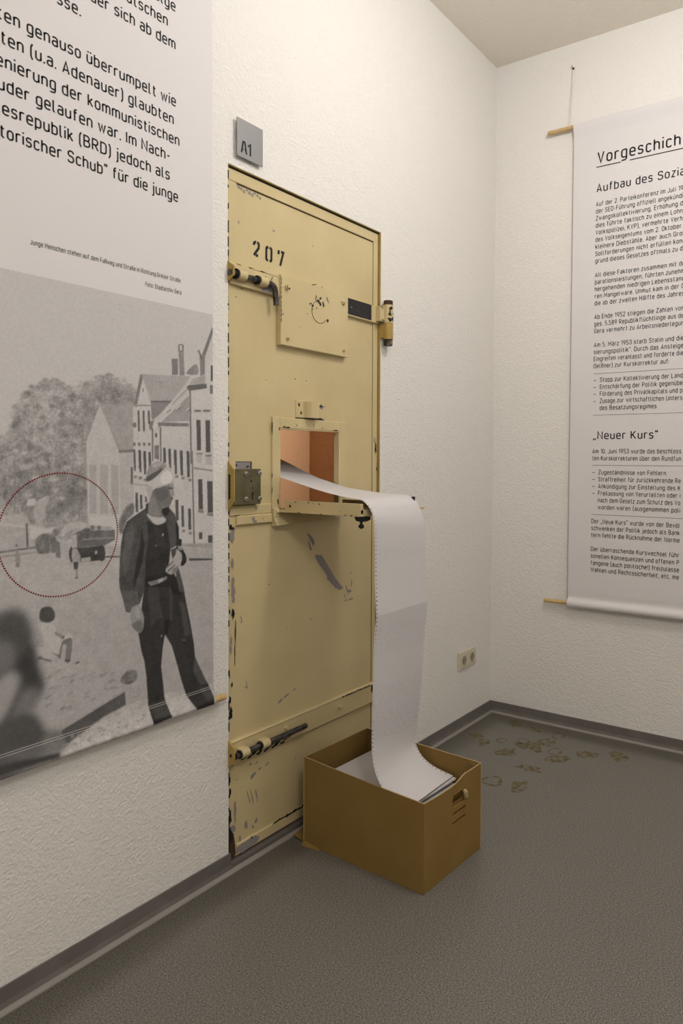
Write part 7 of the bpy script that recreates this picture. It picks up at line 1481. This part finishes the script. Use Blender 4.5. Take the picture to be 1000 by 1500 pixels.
quads = np.stack([idx[:-1, :-1], idx[:-1, 1:], idx[1:, 1:], idx[1:, :-1]], -1).reshape(-1, 4)
tb = MB()
def LPc(x0, z0): return lambda u, v: (x0+u, PYB-.0006, z0+v)
CL = .0300
for s, xe, z in (('olge', -1.9010, 2.4493), ('utschen', -1.9258, 2.3990), ('der sich ab dem', -1.9015, 2.3490), ('sse.', -2.1712, 2.2990), ('ten genauso überrumpelt wie', -1.9008, 2.1985),
        ('ten (u.a. Adenauer) glaubten', -1.9080, 2.1482), ('enierung der kommunistischen', -1.8898, 2.0978), ('uder gelaufen war. Im Nach-', -1.9205, 2.0475), ('esrepublik (BRD) jedoch als', -1.9215, 1.9968), ('atorischer Schub“ für die junge', -1.8950, 1.9463)):
    text(tb, s, CL, LPc(xe, z), 1, None, right=True, seg=6, t=.145, gap=.135, set_w=.0266 if 'Schub' in s else .0271)
text(tb, 'Junge Menschen stehen auf dem Fußweg und Straße in Richtung Greizer Straße.', .0122, LPc(-2.2975, 1.7318), 2, .4118, seg=3, t=.13)
text(tb, 'Foto: Stadtarchiv Gera', .0122, LPc(-1.9985, 1.6997), 2, .1132, seg=3, t=.13)
for i in range(150):                                     # the dotted red ring printed round the lorry
    a = 2*math.pi*i/150; cx, cz = -2.230+.1465*math.cos(a), 1.070+.1455*math.sin(a)
    tb.add([(cx+.0021*math.cos(q*math.pi/4), PYB-.0006, cz+.0021*math.sin(q*math.pi/4)) for q in range(8)], [tuple(range(8))], 3)
for dz in (.043, .0375):                                 # two seams above the sleeve
    zs = zb_c+dz; ys_ = sheet_y(zs)-.0005
    tb.add([(AX0, ys_, zs-.0005), (AX1, ys_, zs-.0005), (AX1, ys_, zs+.0005), (AX0, ys_, zs+.0005)], [(0, 1, 2, 3)], 4)
org = ORIGIN[lb]
nv = len(zz)*nx
allv = np.vstack([VV.reshape(-1, 3), np.array(tb.v)])-np.array(org)
me = bpy.data.meshes.new('banner_sheet')
tf = [tuple(i+nv for i in q) for q in tb.f]
nl = quads.size+sum(len(q) for q in tf)
me.vertices.add(len(allv)); me.vertices.foreach_set('co', allv.ravel().astype(np.float32))
me.loops.add(nl); me.loops.foreach_set('vertex_index', np.concatenate([quads.ravel(), np.array([i for q in tf for i in q])]).astype(np.int32))
tot = np.concatenate([np.full(len(quads), 4), np.array([len(q) for q in tf])]).astype(np.int32)
me.polygons.add(len(tot)); me.polygons.foreach_set('loop_start', np.concatenate([[0], np.cumsum(tot)[:-1]]).astype(np.int32))
try: me.polygons.foreach_set('loop_total', tot)
except Exception: pass
for q in ('printed', 'ink', 'inkgrey', 'red', 'cord'): me.materials.append(M[q])
me.update(calc_edges=True)
me.polygons.foreach_set('material_index', np.concatenate([np.zeros(len(quads)), np.array(tb.m)]).astype(np.int32))
me.polygons.foreach_set('use_smooth', np.concatenate([np.ones(len(quads)), np.zeros(len(tf))]).astype(bool))
at = me.attributes.new('ink_tone', 'FLOAT_COLOR', 'POINT')
at.data.foreach_set('color', np.vstack([col.reshape(-1, 4), np.ones((len(tb.v), 4), np.float32)]).ravel().astype(np.float32))
me.update()
so_ = bpy.data.objects.new('banner_sheet', me); scene.collection.objects.link(so_); so_.parent = lb; ORIGIN[so_] = org
# back of the sleeve and the dowel in it
b = MB()
pf = [(PYB+rd*.0-rd*math.cos(a), zb_c-rd*math.sin(a)) for a in [math.radians(80+k*12) for k in range(14)]]
vs = [(x, y, z) for x in (AX0, AX1) for y, z in pf]; n = len(pf)
b.add(vs, [(i, i+1, n+i+1, n+i) for i in range(n-1)]); b.build('sleeve_back', 'cloth', lb, smooth=True)
MB().cyl((-2.92, PYB, zb_c), (-1.7335, PYB, zb_c), .0098, 18, 0, .0012).build('dowel', 'wood', lb, smooth=True)
